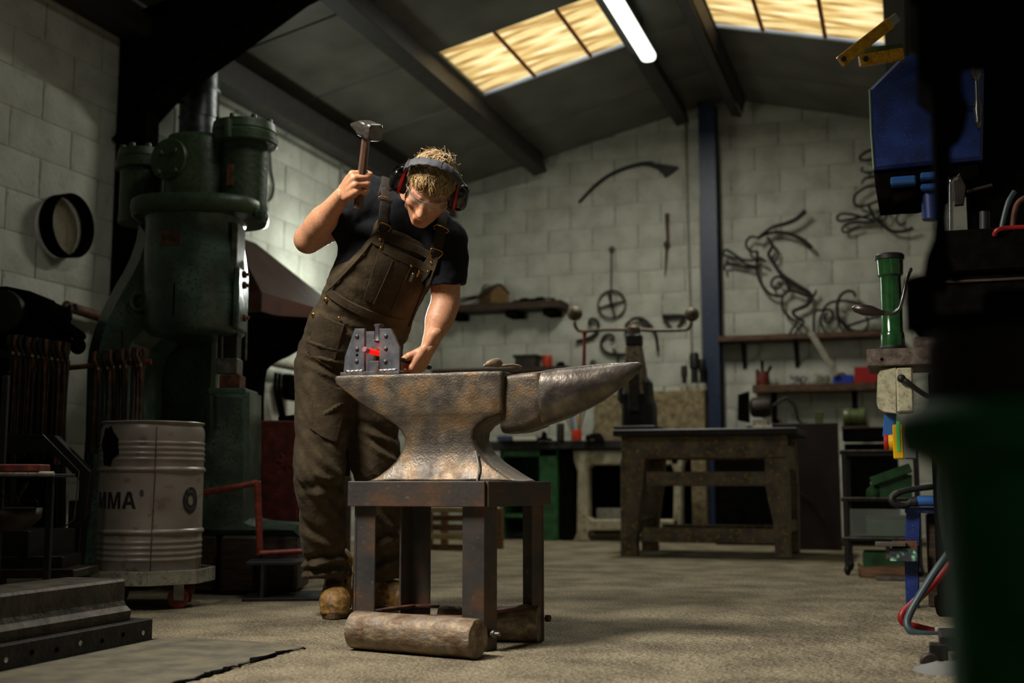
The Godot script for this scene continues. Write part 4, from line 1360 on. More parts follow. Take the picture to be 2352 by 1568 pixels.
		patch.call("strap_tab", [Vector2(bx0 - 0.02, 0.462), Vector2(bx0 + 0.018, 0.462), Vector2(bx0 + 0.015, 0.508), Vector2(bx0 - 0.016, 0.508)], 0.008, om, 3, 4)
	for q in [[-0.078, 0.484, 0.006], [0.112, 0.484, 0.006], [-0.066, 0.463, 0.005], [0.113, 0.45, 0.005], [0.055, 0.442, 0.005], [-0.162, 0.183, 0.0085], [-0.178, 0.1, 0.0085], [-0.1, 0.155, 0.005]]:
		var st := mb()
		dome(st, snap.call(q[0], q[1]) + Z * (0.009 if q[1] > 0.3 else 0.004), Z + X * signf(q[0]) * (0.5 if absf(q[0]) > 0.12 else 0.0), q[2], 0.004)
		part("button" if q[2] > 0.008 else "rivet", st, M.brass, ov)
	var st := mb()
	var zp: Vector3 = snap.call(0.088, 0.436) + Z * 0.012
	bx(st, zp - U * 0.012, Vector3(0.007, 0.026, 0.003), 0.001, TB)
	part("zip_pull", st, M.brass, ov)
	st = mb()
	bx(st, snap.call(0.072, 0.405) + Z * 0.011, Vector3(0.011, 0.036, 0.007), 0.003, TB)
	part("pen_clip", st, M.steel, ov)
	# --- turn-ups
	for e in [[anR, 0.088, Vector3.ZERO], [anL, 0.083, cr * 0.0]]:
		st = mb()
		var rg := []
		for j in 4:
			rg.append(sring((e[0] as Vector3) + up * (0.022 + 0.014 * j), e[1] * (1.0 if j in [0, 3] else 1.04), e[1] * (1.0 if j in [0, 3] else 1.04), 2.0, 36))
		loft(st, rg, false)
		part("hem", rough_up(st, 0.012, 14.0, 2), om, ov)
	# --- boots
	var bm := mat([0.0, "4a3416", 0.4, "7a5a2a", 0.65, "94713a", 1.0, "b08c50"], {"f": 0.02, "sc": 4.0, "r": 0.6, "oct": 5, "b": 0.06, "d": [0.0, "3a281400", 0.6, "3a281400", 0.75, "2e2012a0", 1.0, "2e2012c0"], "df": 0.02, "dsc": 3.0})
	var solem := mat([0.0, "3c2c18", 0.6, "54401f", 1.0, "6a5430"], {"f": 0.04, "sc": 4.0, "r": 0.75})
	for e in [[Vector3(-1.9926,0,-4.0082) , (tw * 0.99 + cr * 0.07).normalized(), anR], [Vector3(-1.8015,0,-4.3136), (cr * 0.86 + tw * 0.5).normalized(), anL]]:
		var toe: Vector3 = e[0]
		var f: Vector3 = e[1]
		var sd := f.cross(up) * -1.0
		var o := toe - f * 0.29
		var q := func(x: float, y: float, z: float) -> Vector3: return o + sd * x + up * y + f * z
		var FB := Basis(up.cross(f), up, f)
		var pr := [
			pc(q.call(0, 0.058, 0.235), q.call(0, 0.066, 0.2), 0.05, 0.052, {"bs": FB, "sq": Vector3(1.05, 0.95, 1.05)}),
			pc(q.call(0, 0.065, 0.2), q.call(0, 0.085, 0.1), 0.046, 0.05), pc(q.call(0, 0.055, 0.05), q.call(0, 0.06, 0.1), 0.045, 0.046),
			pc(q.call(0, 0.06, 0.05), q.call(0, 0.2, 0.055), 0.044, 0.05), pc(q.call(0, 0.1, 0.12), q.call(0, 0.19, 0.075), 0.045, 0.045),
			pc(q.call(0, 0.02, 0.05), q.call(0, 0.02, 0.24), 0.046, 0.05)]
		for p in pr: p.cuts = [Plane(-up, Vector3(0, 0.022, 0))]
		var bo := part("boot", skin([net(pr, 0.006, 110.0)], func(p: Vector3, n: Vector3) -> float: return 0.003 * soft.get_noise_3d(p.x * 22.0, p.y * 30.0, p.z * 22.0)), bm, man)
		st = mb()
		var pl := []
		for i in 26:
			var a := TAU * i / 26
			var zz := sin(a)
			var wv := 0.055 if zz > 0 else 0.047
			pl.append(Vector2(cos(a) * wv * (1.0 - 0.12 * exp(-pow((zz + 0.2) / 0.35, 2.0))), 0.145 + zz * 0.152))
		prism(st, pl, 0.03, 0.004, Transform3D(Basis(FB.x, FB.z, -FB.y), o + up * 0.016))
		part("sole", st, solem, bo)
		st = mb()
		for i in 5:
			var z := 0.195 - 0.024 * i
			var y := 0.108 + 0.013 * i
			tube(st, spline([q.call(-0.03, y - 0.012, z), q.call(0.0, y + 0.006, z + 0.006), q.call(0.03, y - 0.012, z - 0.004)], 4), 0.0035, 6)
		for s in [-1.0, 1.0]:
			tube(st, spline([q.call(0, 0.165, 0.11), q.call(s * 0.03, 0.178, 0.13), q.call(s * 0.045, 0.15, 0.14), q.call(s * 0.012, 0.155, 0.125)], 5), 0.003, 6)
			tube(st, spline([q.call(0, 0.165, 0.11), q.call(s * 0.03, 0.14, 0.15), q.call(s * 0.04, 0.1, 0.155)], 5), 0.003, 6)
		part("lace", st, M.rubber, bo)
		for i in 4:
			for s in [-1.0, 1.0]:
				st = mb()
				tube(st, [q.call(s * 0.034, 0.108 + 0.012 * i, 0.175 - 0.022 * i), q.call(s * 0.038, 0.112 + 0.012 * i, 0.173 - 0.022 * i)], 0.005, 8)
				part("eyelet", st, M.steel, bo)
	# --- hair: shaggy curls over the skull
	var hairm := mat(["ffffff"], {"r": 0.42, "vc": true, "s": 0.5})
	var hg := RandomNumberGenerator.new()
	hg.seed = 5
	var hv := mb()
	var shell := func(d: Vector3, k: float) -> Vector3: return h.call(0.078 * d.x * k, 0.03 + 0.087 * d.y * k, -0.012 + 0.098 * d.z * k)
	var cap := []
	cap.append(ell.call(0, 0.033, -0.014, 0.081, 0.088, 0.1))
	for c in cap: c.cuts = [Plane((hz * 0.75 - hy * 0.66).normalized(), h.call(0, 0.055, 0.07)), Plane((-hy).normalized(), h.call(0, -0.05, 0))]
	var capn := net(cap, 0.006, 200.0)
	var base_col := [Color(0.23, 0.14, 0.06), Color(0.33, 0.21, 0.095), Color(0.46, 0.31, 0.145), Color(0.15, 0.085, 0.035)]
	var whorl := Vector3(0.12, 0.8, -0.6).normalized()
	for i in 4200:
		var d := Vector3(hg.randf_range(-1, 1), hg.randf_range(-0.75, 1), hg.randf_range(-1, 1))
		if d.length() > 1.0 or d.length() < 0.1: continue
		d = d.normalized()
		if d.z > 0.3 and d.y < 0.4: continue      # the face
		if absf(d.x) > 0.8 and d.y < 0.0: continue    # under the ear cups
		if d.y < -0.5: continue
		var tan := d - whorl * d.dot(whorl)
		tan = tan - d * d.dot(tan)
		if tan.length() < 0.05: tan = Vector3(hg.randf() - 0.5, 0, hg.randf() - 0.5)
		tan = tan.normalized()
		var cl := soft.get_noise_3dv(d * 3.3)      # neighbours lean and lift together
		var cl2 := soft.get_noise_3dv(d * 4.1 + Vector3(9, 0, 0))
		var sdv := d.cross(tan).normalized()
		tan = (tan + sdv * (cl * 2.2 + hg.randf_range(-0.22, 0.22)) + Vector3(0, -0.15, 0.1)).normalized()
		var L := hg.randf_range(0.55, 0.95)
		var n := 9
		var ph := cl2 * 6.0 + hg.randf() * 0.9
		var amp := 0.09 + 0.06 * absf(cl) + hg.randf_range(0.0, 0.025)
		var fq := 5.0 + 2.5 * cl2
		var lift := 0.05 + 0.12 * maxf(cl2, -0.2) + hg.randf_range(0.0, 0.045)
		var pts := []
		var rs := []
		var cur := d
		for j in n:
			var f := float(j) / (n - 1)
			var k := 1.01 + lift * f * (1.25 - f) * 1.6 + 0.02 * sin(ph + f * fq)
			pts.append(shell.call((cur + sdv * amp * sin(ph + f * fq)).normalized(), k))
			rs.append(lerpf(0.0034, 0.0009, f * f))
			cur = (cur + tan * L / n).normalized()
			tan = (tan - cur * cur.dot(tan) + Vector3(0, -0.06, 0)).normalized()
			if cur.z > 0.4 and cur.y < 0.08: cur = (cur + Vector3(signf(cur.x) * 0.03, 0.06, 0)).normalized()
		hv.set_color(base_col[hg.randi() % 4].lerp(base_col[2], clampf(0.45 + cl * 0.7, 0.0, 1.0) * 0.6))
		tube(hv, pts, rs, 3)
	for i in 60:       # flyaway strands
		var d := Vector3(hg.randf_range(-1, 1), hg.randf_range(0.0, 1), hg.randf_range(-1, 0.6)).normalized()
		var e := (d + Vector3(hg.randf_range(-1, 1), hg.randf_range(-0.4, 0.6), hg.randf_range(-1, 1)) * 0.5).normalized()
		hv.set_color(base_col[2])
		tube(hv, spline([shell.call(d, 1.05), shell.call(d.lerp(e, 0.5), 1.16), shell.call(e, 1.2 + hg.randf() * 0.12)], 4), [0.0009, 0.0008, 0.0008, 0.0007, 0.0007, 0.0006, 0.0006, 0.0005, 0.0004], 3)
	hv.generate_normals()
	var hair := part("hair", hv.commit(), hairm, man)
	part("scalp_hair", skin([capn], func(p: Vector3, n: Vector3) -> float: return 0.003 * soft.get_noise_3dv(p * 60.0), func(p: Vector3) -> Color: return base_col[0]), hairm, hair)
	# --- ear defenders, a thing he wears
	var ed := thing("ear_defenders", "black ear defenders with a red ring and padded grey headband on the smith's head", "ear defenders", hc)
	var E := HB
	var shellm := mat(["101114"], {"r": 0.22, "cc": 0.5})
	var redm := mat(["b01418"], {"r": 0.4})
	for s in [-1.0, 1.0]:
		var c := E * Vector3(s * 0.088, -0.008, -0.004)
		var ax := E * Vector3(s, 0.06, 0.0)
		var fb := frame_of(ax, hy)
		st = mb()
		lathe(st, c, V2([0.0, 0.047, 0.018, 0.047, 0.034, 0.042, 0.042, 0.034, 0.0455, 0.024, 0.0455, 0.017]).map(func(v: Vector2) -> Vector2: return v), 30, fb, 0, TAU, 1.0, 0.82)
		st = mb()
		lathe(st, c, [Vector2(0.045, 0.012), Vector2(0.0465, 0.02), Vector2(0.044, 0.032), Vector2(0.037, 0.042), Vector2(0.024, 0.048), Vector2(0.0, 0.05)], 30, fb, 0, TAU, 1.08, 0.86)
		var cup := part("ear_cup", st, shellm, ed)
		st = mb()
		lathe(st, c, [Vector2(0.043, 0.002), Vector2(0.049, 0.004), Vector2(0.049, 0.012), Vector2(0.044, 0.014)], 30, fb, 0, TAU, 1.08, 0.86)
		part("ring", st, redm, cup, Transform3D.IDENTITY, "red ring")
		st = mb()
		lathe(st, c, [Vector2(0.02, -0.014), Vector2(0.038, -0.016), Vector2(0.045, -0.01), Vector2(0.045, 0.0), Vector2(0.04, 0.004)], 30, fb, 0, TAU, 1.08, 0.86)
		part("cushion", st, M.rubber, cup)
		st = mb()
		for z in [-0.012, 0.012]:
			tube(st, spline([c + ax * 0.046 + hz * z, c + ax * 0.04 + hy * 0.035 + hz * z, E * Vector3(s * 0.1, 0.06, z * 0.7), E * Vector3(s * 0.092, 0.085, z * 0.5)], 5), 0.0016, 6)
		part("wire_fork", st, M.steel, cup)
	st = mb()
	var arc := []
	var n2 := 27
	for i in n2:
		var a := lerpf(-1.18, 1.18, float(i) / (n2 - 1))
		var bump := 0.0025 * absf(sin(i * PI / 3.0))
		arc.append(E * Vector3(sin(a) * (0.1 + bump), 0.025 + cos(a) * (0.113 + bump), -0.004 + 0.05 * cos(a)))
	tube(st, arc, 0.023, 12, false, 0.3, E * Vector3(0, 0.1, 1))
	part("headband", st, mat([0.0, "3c3c40", 1.0, "55555a"], {"f": 0.05, "sc": 4.0, "r": 0.7}), ed)
	for i in 6:
		st = mb()
		var a := lerpf(-0.95, 0.95, i / 5.0)
		var p := E * Vector3(sin(a) * 0.107, 0.025 + cos(a) * 0.12, -0.004 + 0.05 * cos(a))
		var out := (E * Vector3(sin(a), cos(a), 0)).normalized()
		bx(st, p, Vector3(0.003, 0.0035, 0.034), 0.001, Basis(out.cross(hz), out, hz) if true else E)
		part("stitched_rib", st, M.rubber, ed)
	# --- safety glasses
	var sg := thing("safety_glasses", "clear wraparound safety glasses over the smith's eyes", "glasses", hc)
	var lens := StandardMaterial3D.new()
	lens.transparency = BaseMaterial3D.TRANSPARENCY_ALPHA
	lens.albedo_color = Color(0.9, 0.92, 0.9, 0.06)
	lens.roughness = 0.06
	st = mb()
	var g := grp()
	var LP := []
	for j in 6:
		var row := []
		for i in 21:
			var a := lerpf(-1.15, 1.15, i / 20.0)
			var yy := lerpf(-0.026, 0.016, j / 5.0)
			var notch := 0.014 * exp(-pow(a / 0.16, 2.0)) * (1.0 - j / 5.0)
			row.append(E * Vector3(sin(a) * 0.071, yy + notch, 0.028 + cos(a) * 0.082 - 0.006 * absf(yy) / 0.02))
		LP.append(row)
	for j in 5:
		for i in 20: quad(st, LP[j][i], LP[j][i + 1], LP[j + 1][i + 1], LP[j + 1][i], g)
	part("lens", st, lens, sg)
	st = mb()
	tube(st, LP[5].map(func(v): return v + hy * 0.001), 0.0014, 6)
	part("brow_bar", st, M.greypl, sg)
	for s in [-1.0, 1.0]:
		st = mb()
		var a: Vector3 = E * Vector3(s * 0.0655, 0.008, 0.06)
		tube(st, [a, E * Vector3(s * 0.078, 0.008, 0.03), E * Vector3(s * 0.082, 0.008, -0.02)], 0.004, 8, false, 0.4, hy)
		part("temple_arm", st, M.greypl, sg)
	# --- hammer
	var hb2 := gripR - H * 0.088
	var ham := thing("hammer", "cross-peen forging hammer with an octagonal wooden handle raised in the smith's fist", "hammer", hb2)
	var hw := mat([0.0, "3c2a1e", 0.5, "5c4332", 1.0, "745a45"], {"f": 0.02, "sv": Vector3(6, 1.0, 6), "r": 0.5})
	st = mb()
	var fr := frame_of(H, tw)
	var ring := func(y: float, a: float, b: float) -> Array:
		var r := []
		for k in 8:
			var u := TAU * (k + 0.5) / 8
			r.append(H * y + fr.x * cos(u) * a + fr.z * sin(u) * b)
		return r
	loft(st, [ring.call(0.0, 0.015, 0.013), ring.call(0.004, 0.019, 0.0165), ring.call(0.08, 0.019, 0.016), ring.call(0.17, 0.0175, 0.0145), ring.call(0.29, 0.016, 0.013)], true, -1)
	part("handle", st, hw, ham)
	var ha := (cr * 0.5 + tw * 0.8 + up * 0.3)
	ha = (ha - H * H.dot(ha)).normalized()
	var hcn := H * 0.272
	var hside := H.cross(ha)
	var hbs := Basis(hside, ha, hside.cross(ha))
	st = mb()
	var sec := func(y: float, a: float, b: float, p: float, ch: float) -> Array:
		return sring(hcn + ha * y, a, b, p, 24, hbs)
	loft(st, [sec.call(-0.07, 0.026, 0.004, 4.0, 0), sec.call(-0.066, 0.027, 0.007, 4.0, 0), sec.call(-0.03, 0.026, 0.021, 5.0, 0), sec.call(-0.018, 0.0275, 0.026, 6.0, 0), sec.call(0.016, 0.0275, 0.026, 6.0, 0), sec.call(0.024, 0.024, 0.024, 3.0, 0), sec.call(0.03, 0.0275, 0.0275, 5.0, 0), sec.call(0.054, 0.029, 0.029, 5.0, 0), sec.call(0.06, 0.025, 0.025, 4.0, 0)], true)
	part("hammer_head", st, mat([0.0, "3a342e", 0.5, "55504a", 1.0, "787168"], {"f": 0.03, "sc": 4.0, "r": 0.38, "m": 0.7}), ham)
	st = mb()
	lathe(st, hcn, [Vector2(0.026, 0.0585), Vector2(0.025, 0.0603), Vector2(0, 0.0608)], 24, frame_of(ha, hside), 0, TAU, 0.97, 0.97)
	part("hammer_face", st, M.steel, ham, Transform3D.IDENTITY, "bright worn striking face")
func on_drum(a: float, y: float, r: float) -> Vector3:
	return Vector3(sin(a) * r, y, cos(a) * r)
func lettering(txt: String, h: float, weight := 800) -> Array:
	# flat triangles of a line of text: [vertices, width]
	var tm := TextMesh.new()
	var sf := SystemFont.new()
	sf.font_names = PackedStringArray(["Droid Sans"])
	sf.font_weight = weight
	tm.font = sf
	tm.text = txt
	tm.font_size = 64
	tm.pixel_size = h / 46.0
	tm.depth = 0.002
	tm.curve_step = 1.0
	var a := tm.surface_get_arrays(0)
	var v: PackedVector3Array = a[Mesh.ARRAY_VERTEX]
	var ix: PackedInt32Array = a[Mesh.ARRAY_INDEX] if a[Mesh.ARRAY_INDEX] != null else PackedInt32Array(range(v.size()))
	var o := PackedVector3Array()
	var lo := 9.0
	var hi := -9.0
	var yl := 9.0
	for i in ix: yl = minf(yl, v[i].y)
	for i in ix:
		o.append(v[i] - Vector3(0, yl, 0))
		lo = minf(lo, v[i].x)
		hi = maxf(hi, v[i].x)
	return [o, lo, hi]
func tongs(called: String, label: String, cat: String, at: Vector3, L: float, m: Material, sp: float, turn: float, group := "") -> Node3D:
	var o := thing(called, label, cat, at, turn, group)
	for s in [-1.0, 1.0]:
		var st := mb()
		tube(st, spline([Vector3(-s * 0.012, 0.075, 0.0), Vector3(-s * 0.016, 0.04, 0), Vector3(0, 0.0, s * 0.006), Vector3(s * sp * 0.5, -0.05, s * 0.004), Vector3(s * sp * 0.8, -L * 0.4, 0), Vector3(s * sp, -L, 0)], 4), [0.009, 0.009, 0.009, 0.009, 0.009, 0.009, 0.0095, 0.0095, 0.0095, 0.0095, 0.009, 0.008, 0.0075, 0.007, 0.007, 0.007, 0.0065, 0.0065, 0.006, 0.006, 0.006], 6)
		part("rein", st, m, o)
	var st := mb()
	cyl(st, Vector3(0, 0, -0.016), Vector3(0, 0, 0.016), 0.008, -1, 8)
	part("rivet", st, M.steel, o)
	return o
func left_side():
	var gm := mat([0.0, "26362c", 0.35, "32463a", 0.6, "435c4f", 1.0, "587464"], {"f": 0.008, "sc": 0.9, "oct": 5, "r": 0.32, "s": 0.6, "cc": 0.25, "ccr": 0.25, "b": 0.15, "bf": 0.04, "d": [0.0, "1c1a1400", 0.64, "1c1a1400", 0.7, "2a221ce0", 1.0, "3c2c22ff"], "df": 0.055, "dsc": 1.6, "doct": 3})
	var gd := mat([0.0, "263626", 0.5, "34482f", 1.0, "44583c"], {"f": 0.01, "sc": 1.0, "oct": 5, "r": 0.45, "b": 0.15, "d": [0.0, "1c1a1400", 0.64, "1c1a1400", 0.74, "2a221cc0", 1.0, "3c2c22e0"], "df": 0.04, "dsc": 1.6})
	# ---------------- power hammer
	var o := thing("power_hammer", "tall green pneumatic power hammer with twin cylinders and a curved C-frame, paint chipped", "power hammer", Vector3(-2.9129,0,-4.8291), .3159)
	var st := mb()
	prism(st, [Vector2(-.5048,1.7135), Vector2(-.1078,1.7135), Vector2(-.0927,1.1862), Vector2(-.3741,1.17), Vector2(-.4323,1.1092), Vector2(-.4528,1.0083), Vector2(-.4479,.7081), Vector2(-.4039,.3137), Vector2(-.3851,.0608), Vector2(-.7488,.0608), Vector2(-.7301,.3137), Vector2(-.717,.7081), Vector2(-.723,1.0426), Vector2(-.7178,1.1092), Vector2(-.7044,1.1741), Vector2(-.6795,1.2553), Vector2(-.6465,1.3369), Vector2(-.6052,1.4187), Vector2(-.5712,1.4802), Vector2(-.5412,1.5461), Vector2(-.5159,1.6307)], 0.42, 0.07, Transform3D(Basis.IDENTITY, Vector3(0, 0, -0.23)))
	part("c_frame", st, gm, o)
	st = mb()
	bx(st, Vector3(-.4335, 0.66, -0.52), Vector3(.432, 1.3, 0.1), 0.02)
	part("rear_web", st, gd, o)
	st = mb()
	var rg := []
	for e in [[768, 432, 92, 0.16], [764, 432, 102, 0.18], [755, 431, 112, 0.2], [742, 431, 116, 0.21], [700, 430, 118, 0.215], [600, 428, 116, 0.215], [540, 424, 112, 0.21], [500, 424, 110, 0.21], [485, 426, 116, 0.215]]:
		rg.append(sring(Vector3(-.2272 + (e[1] - 432) * .002, 0.5 + (1105 - e[0]) * 0.00199, -0.12), e[2] * .002, e[3], 2.7, 40))
	loft(st, rg)
	part("ram_housing", rough_up(st, 0.004, 7.0), gm, o)
	var yy := func(py: float) -> float: return 0.5 + (1105 - py) * 0.00199
	st = mb()
	var fl := []
	for e in [[486, 0.0], [484, 0.012], [466, 0.018], [450, 0.014], [444, 0.0]]:
		fl.append(sring(Vector3(-.2192, yy.call(e[0]), -0.12), 147 * .002 + e[1], 0.25 + e[1], 3.0, 48))
	loft(st, fl)
	part("flange", st, gd, o)
	st = mb()
	bx(st, Vector3(.0864, yy.call(484), -0.02), Vector3(0.06, 0.05, 0.1), 0.015)
	part("flange_lug", st, gm, o)
	st = mb()
	var ub := []
	for e in [[446, 1.0], [300, 0.98], [288, 0.93], [281, 0.8]]: ub.append(sring(Vector3(-.2381, yy.call(e[0]), -0.16), 78 * .002 * e[1], 0.2 * e[1], 2.8, 36))
	loft(st, ub)
	part("valve_chest", rough_up(st, 0.003, 8.0), gd, o)
	for c in [[-.0121, -0.08, 57, 79, 470, 302, 250], [-.538, -0.22, 52, 64, 482, 345, 296]]:
		var r: float = c[2] * .002
		var R: float = c[3] * .002
		var yb: float = yy.call(c[4])
		var y1: float = yy.call(c[5])
		var y2: float = yy.call(c[6])
		st = mb()
		lathe(st, Vector3(c[0], yb, c[1]), V2([0, 0, r * 1.02, 0, r * 1.04, 0.02, r, 0.05, r, y1 - yb]), 40)
		var cy := part("cylinder", st, gd, o)
		st = mb()
		lathe(st, Vector3(c[0], y1 - 0.008, c[1]), V2([0, 0, R - 0.006, 0, R, 0.006, R, (y2 - y1) * 0.42, R - 0.008, (y2 - y1) * 0.5, R - 0.01, (y2 - y1) * 0.55, R - 0.006, (y2 - y1) * 0.62, R - 0.012, y2 - y1, R * 0.5, y2 - y1 + 0.01, 0, y2 - y1 + 0.012]), 40)
		var cp := part("cap", st, gd, cy)
		for k in 8:
			st = mb()
			var a := TAU * (k + 0.3) / 8
			hexnut(st, Vector3(c[0] + cos(a) * (R - 0.03), y2 - 0.01, c[1] + sin(a) * (R - 0.03)), Vector3.UP, 0.014, 0.022)
			part("cap_bolt", st, gd, cy)
	st = mb()
	cyl(st, Vector3(-.0527,2.0883,.07), Vector3(-.0552,2.18,.07), 0.02, -1, 12, 0.004)
	part("stud", st, gd, o)
	st = mb()
	lathe(st, Vector3(-.3384,2.0008,.01), V2([0, 0, 0.1, 0, 0.1, 0.012, 0.094, 0.02, 0.06, 0.026, 0, 0.028]), 32, frame_of(Vector3(-0.35, 0, 1)))
	part("valve_cover", st, gd, o)
	for b in [Vector3(-.3017,2.0336,.05), Vector3(-.3704,2.0211,.05), Vector3(-.3774,1.9296,.05), Vector3(-.2986,1.9379,.05)]:
		st = mb()
		hexnut(st, b - Vector3(0, 0, 0.012), Vector3(-0.35, 0, 1), 0.015, 0.022)
		part("cover_bolt", st, gd, o)
	st = mb()
	bx(st, Vector3(-.0479,1.9188,.036), Vector3(.0334, .1021, 0.008), 0.002)
	part("data_plate", st, M.rusty, o)
	st = mb()
	bx(st, Vector3(-.2962,1.6117,.092), Vector3(.0903, .0668, 0.008), 0.002)
	part("data_plate", st, M.rusty, o)
	st = mb()
	lathe(st, Vector3(-.4541,1.3246,0), V2([0.055, -0.06, 0.055, 0.0, 0.05, 0.02, 0.04, 0.026, 0.032, 0.02, 0.03, -0.02, 0, -0.02]), 28, frame_of(Vector3(-0.3, 0, 1)))
	part("port_boss", st, gd, o)
	st = mb()
	bx(st, Vector3(-.2742,1.3226,.094), Vector3(0.006, 0.15, 0.006), 0.001)
	part("casting_slot", st, M.soot, o)
	st = mb()
	bx(st, Vector3(-.0237,1.5596,-.06), Vector3(0.03, 0.28, 0.16), 0.004)
	part("slide_bar", st, M.steel, o)
	st = mb()
	bx(st, Vector3(-.0056,1.3419,-.06), Vector3(0.03, 0.29, 0.2), 0.008)
	part("guide_plate", st, gm, o)
	for y in [Vector3(.0118,1.4076,-.02), Vector3(.0158,1.254,-.02), Vector3(.0105,1.4591,-.02)]:
		st = mb()
		hexnut(st, y, Vector3.RIGHT, 0.018, 0.018)
		cyl(st, y, y + Vector3(0.03, 0, 0), 0.008, -1, 8)
		part("gib_bolt", st, M.rusty, o)
	st = mb()
	bx(st, Vector3(-.0606,1.1409,-.1), Vector3(.0903, .1473, 0.1), 0.004)
	part("ram", st, M.blackiron, o)
	st = mb()
	bx(st, Vector3(-.0576,1.0319,-.1), Vector3(.0982, .0746, 0.12), 0.004)
	part("upper_die", st, M.steel, o)
	for x in [-.0805, .0301]:
		st = mb()
		cyl(st, Vector3(x, yy.call(825), -0.04), Vector3(x, yy.call(758), -0.04), 0.006, -1, 8)
		part("guide_rod", st, M.steel, o)
	# ---------------- anvil block of the power hammer
	o = thing("hammer_sow_block", "chipped green cast anvil block of the power hammer, wide foot on timbers", "anvil block", Vector3(-2.9129,0,-4.8291), .3159)
	st = mb()
	var sp := [Vector2(-.0967,.9038), Vector2(.0715,.9038), Vector2(.0859,.3332), Vector2(.1376,.3176), Vector2(.3079,.3078), Vector2(.3089,.259), Vector2(-.1848,.259), Vector2(-.1877,.3528), Vector2(-.1687,.5101), Vector2(-.1517,.6049), Vector2(-.1331,.6485), Vector2(-.1067,.6982), Vector2(-.0919,.738)]
	prism(st, sp, 0.3, 0.025, Transform3D(Basis.IDENTITY, Vector3(0, 0, -0.08)))
	part("block", rough_up(st, 0.004, 9.0), gm, o)
	st = mb()
	bx(st, Vector3(-.0312,.9077,-.08), Vector3(.1728, 0.03, 0.27), 0.006)
	part("sow_cap", st, gm, o)
	st = mb()
	bx(st, Vector3(-.0375,.9525,-.08), Vector3(.0962, .0746, 0.12), 0.004)
	part("lower_die", st, M.rusty, o)
	for e in [[470, 0.13, -0.1], [556, 0.16, -0.05], [640, 0.17, -0.12]]:
		st = mb()
		bx(st, Vector3((e[0] - 530) * .002, 0.135, e[2]), Vector3(e[1], 0.25, 0.34), 0.012)
		part("timber", rough_up(st, 0.006, 6.0), M.darkwood, o)
	# ---------------- red pipe frame and black I-beam at its foot
	o = thing("pipe_frame", "bent red-brown pipe guard standing in front of the power hammer's foot", "pipe frame", Vector3(-2.6721,0,-4.643), .3159)
	st = mb()
	tube(st, spline([Vector3(-.2946,.442,0), Vector3(-.144,.4682,0), Vector3(-.0311,.4908,0), Vector3(-.0122,.4927,0)], 3), 0.014, 10)
	part("top_pipe", st, M.redpipe, o)
	st = mb()
	cyl(st, Vector3(-.0105,.5002,0), Vector3(.0087,.1808,0), 0.015, -1, 12)
	part("upright_pipe", st, M.redpipe, o)
	st = mb()
	tube(st, [Vector3(.0105,.1925,.01), Vector3(.0911,.1962,.01), Vector3(.3162,.2074,.01)], 0.012, 10)
	part("foot_pipe", st, M.redpipe, o)
	o = thing("steel_i_beam", "short black I-beam offcut lying on the floor behind the smith's boot", "steel beam", Vector3(-2.5658,0,-4.6036), .3159 + 0.12)
	st = mb()
	bx(st, Vector3(0.05, 0.155, -0.1), Vector3(0.34, 0.014, 0.3), 0.002)
	bx(st, Vector3(0.05, 0.007, -0.1), Vector3(0.36, 0.014, 0.34), 0.002)
	bx(st, Vector3(-0.05, 0.081, -0.1), Vector3(0.014, 0.14, 0.3), 0.001)
	part("i_section", st, M.blackiron, o)
	# ---------------- drum on its dolly
	var dm := mat([0.0, "6c645c", 0.4, "857c74", 0.7, "91887f", 1.0, "9c938b"], {"f": 0.006, "sc": 1.2, "r": 0.34, "s": 0.5, "d": [0.0, "5a3a2000", 0.72, "5a3a2000", 0.8, "5a3a2070", 1.0, "4a2c16d0"], "df": 0.02, "dsc": 1.0})
	o = thing("steel_drum", "dented off-white steel drum with black lettering and a scorched patch", "drum", Vector3(-2.946,0,-4.2463), .3159)
	var R := 0.207
	var yb: float = .1182
	var dp := [Vector2(0, yb), Vector2(R - 0.006, yb), Vector2(R + 0.001, yb + 0.004), Vector2(R - 0.002, yb + 0.012)]
	var bump := func(y: float, h: float, w: float): for k in 7: dp.append(Vector2(R + h * cos((k - 3) / 3.0 * PI / 2), y + w * (k - 3) / 3.0))
	for y in [.1916, .2144, .2372, .26]: bump.call(y, 0.0035, 0.008)
	bump.call(.3004, 0.009, 0.012)
	dp.append(Vector2(R, .3497))
	dp.append(Vector2(R, .4913))
	bump.call(.5464, 0.009, 0.012)
	for y in [.5874, .6088, .6303, .6517]: bump.call(y, 0.0035, 0.008)
	for e in [[1004, 0.001], [992, 0.0], [984, -0.004], [980, -0.008]]: dp.append(Vector2(R + e[1], 0.5 + (1105 - e[0]) * 0.00179))
	dp.append(Vector2(R - 0.009, .7288))
	dp.append_array([Vector2(R - 0.002, .7333), Vector2(R + 0.001, .7369), Vector2(R - 0.002, .7405), Vector2(R - 0.008, .7396), Vector2(R - 0.012, .7306), Vector2(0, .7306)])
	st = mb()
	lathe(st, Vector3.ZERO, dp, 64)
	var drum := part("barrel", rough_up(st, 0.0015, 7.0), dm, o)
	st = mb()
	tube(st, [on_drum(0.32, yb + 0.01, R), on_drum(0.32, .3004, R + 0.008), on_drum(0.34, .4204, R), on_drum(0.34, .5464, R + 0.008), on_drum(0.35, .7144, R)], 0.0016, 5)
	part("seam", st, M.rusty, drum)
	var ink := mat(["17171a"], {"r": 0.6})
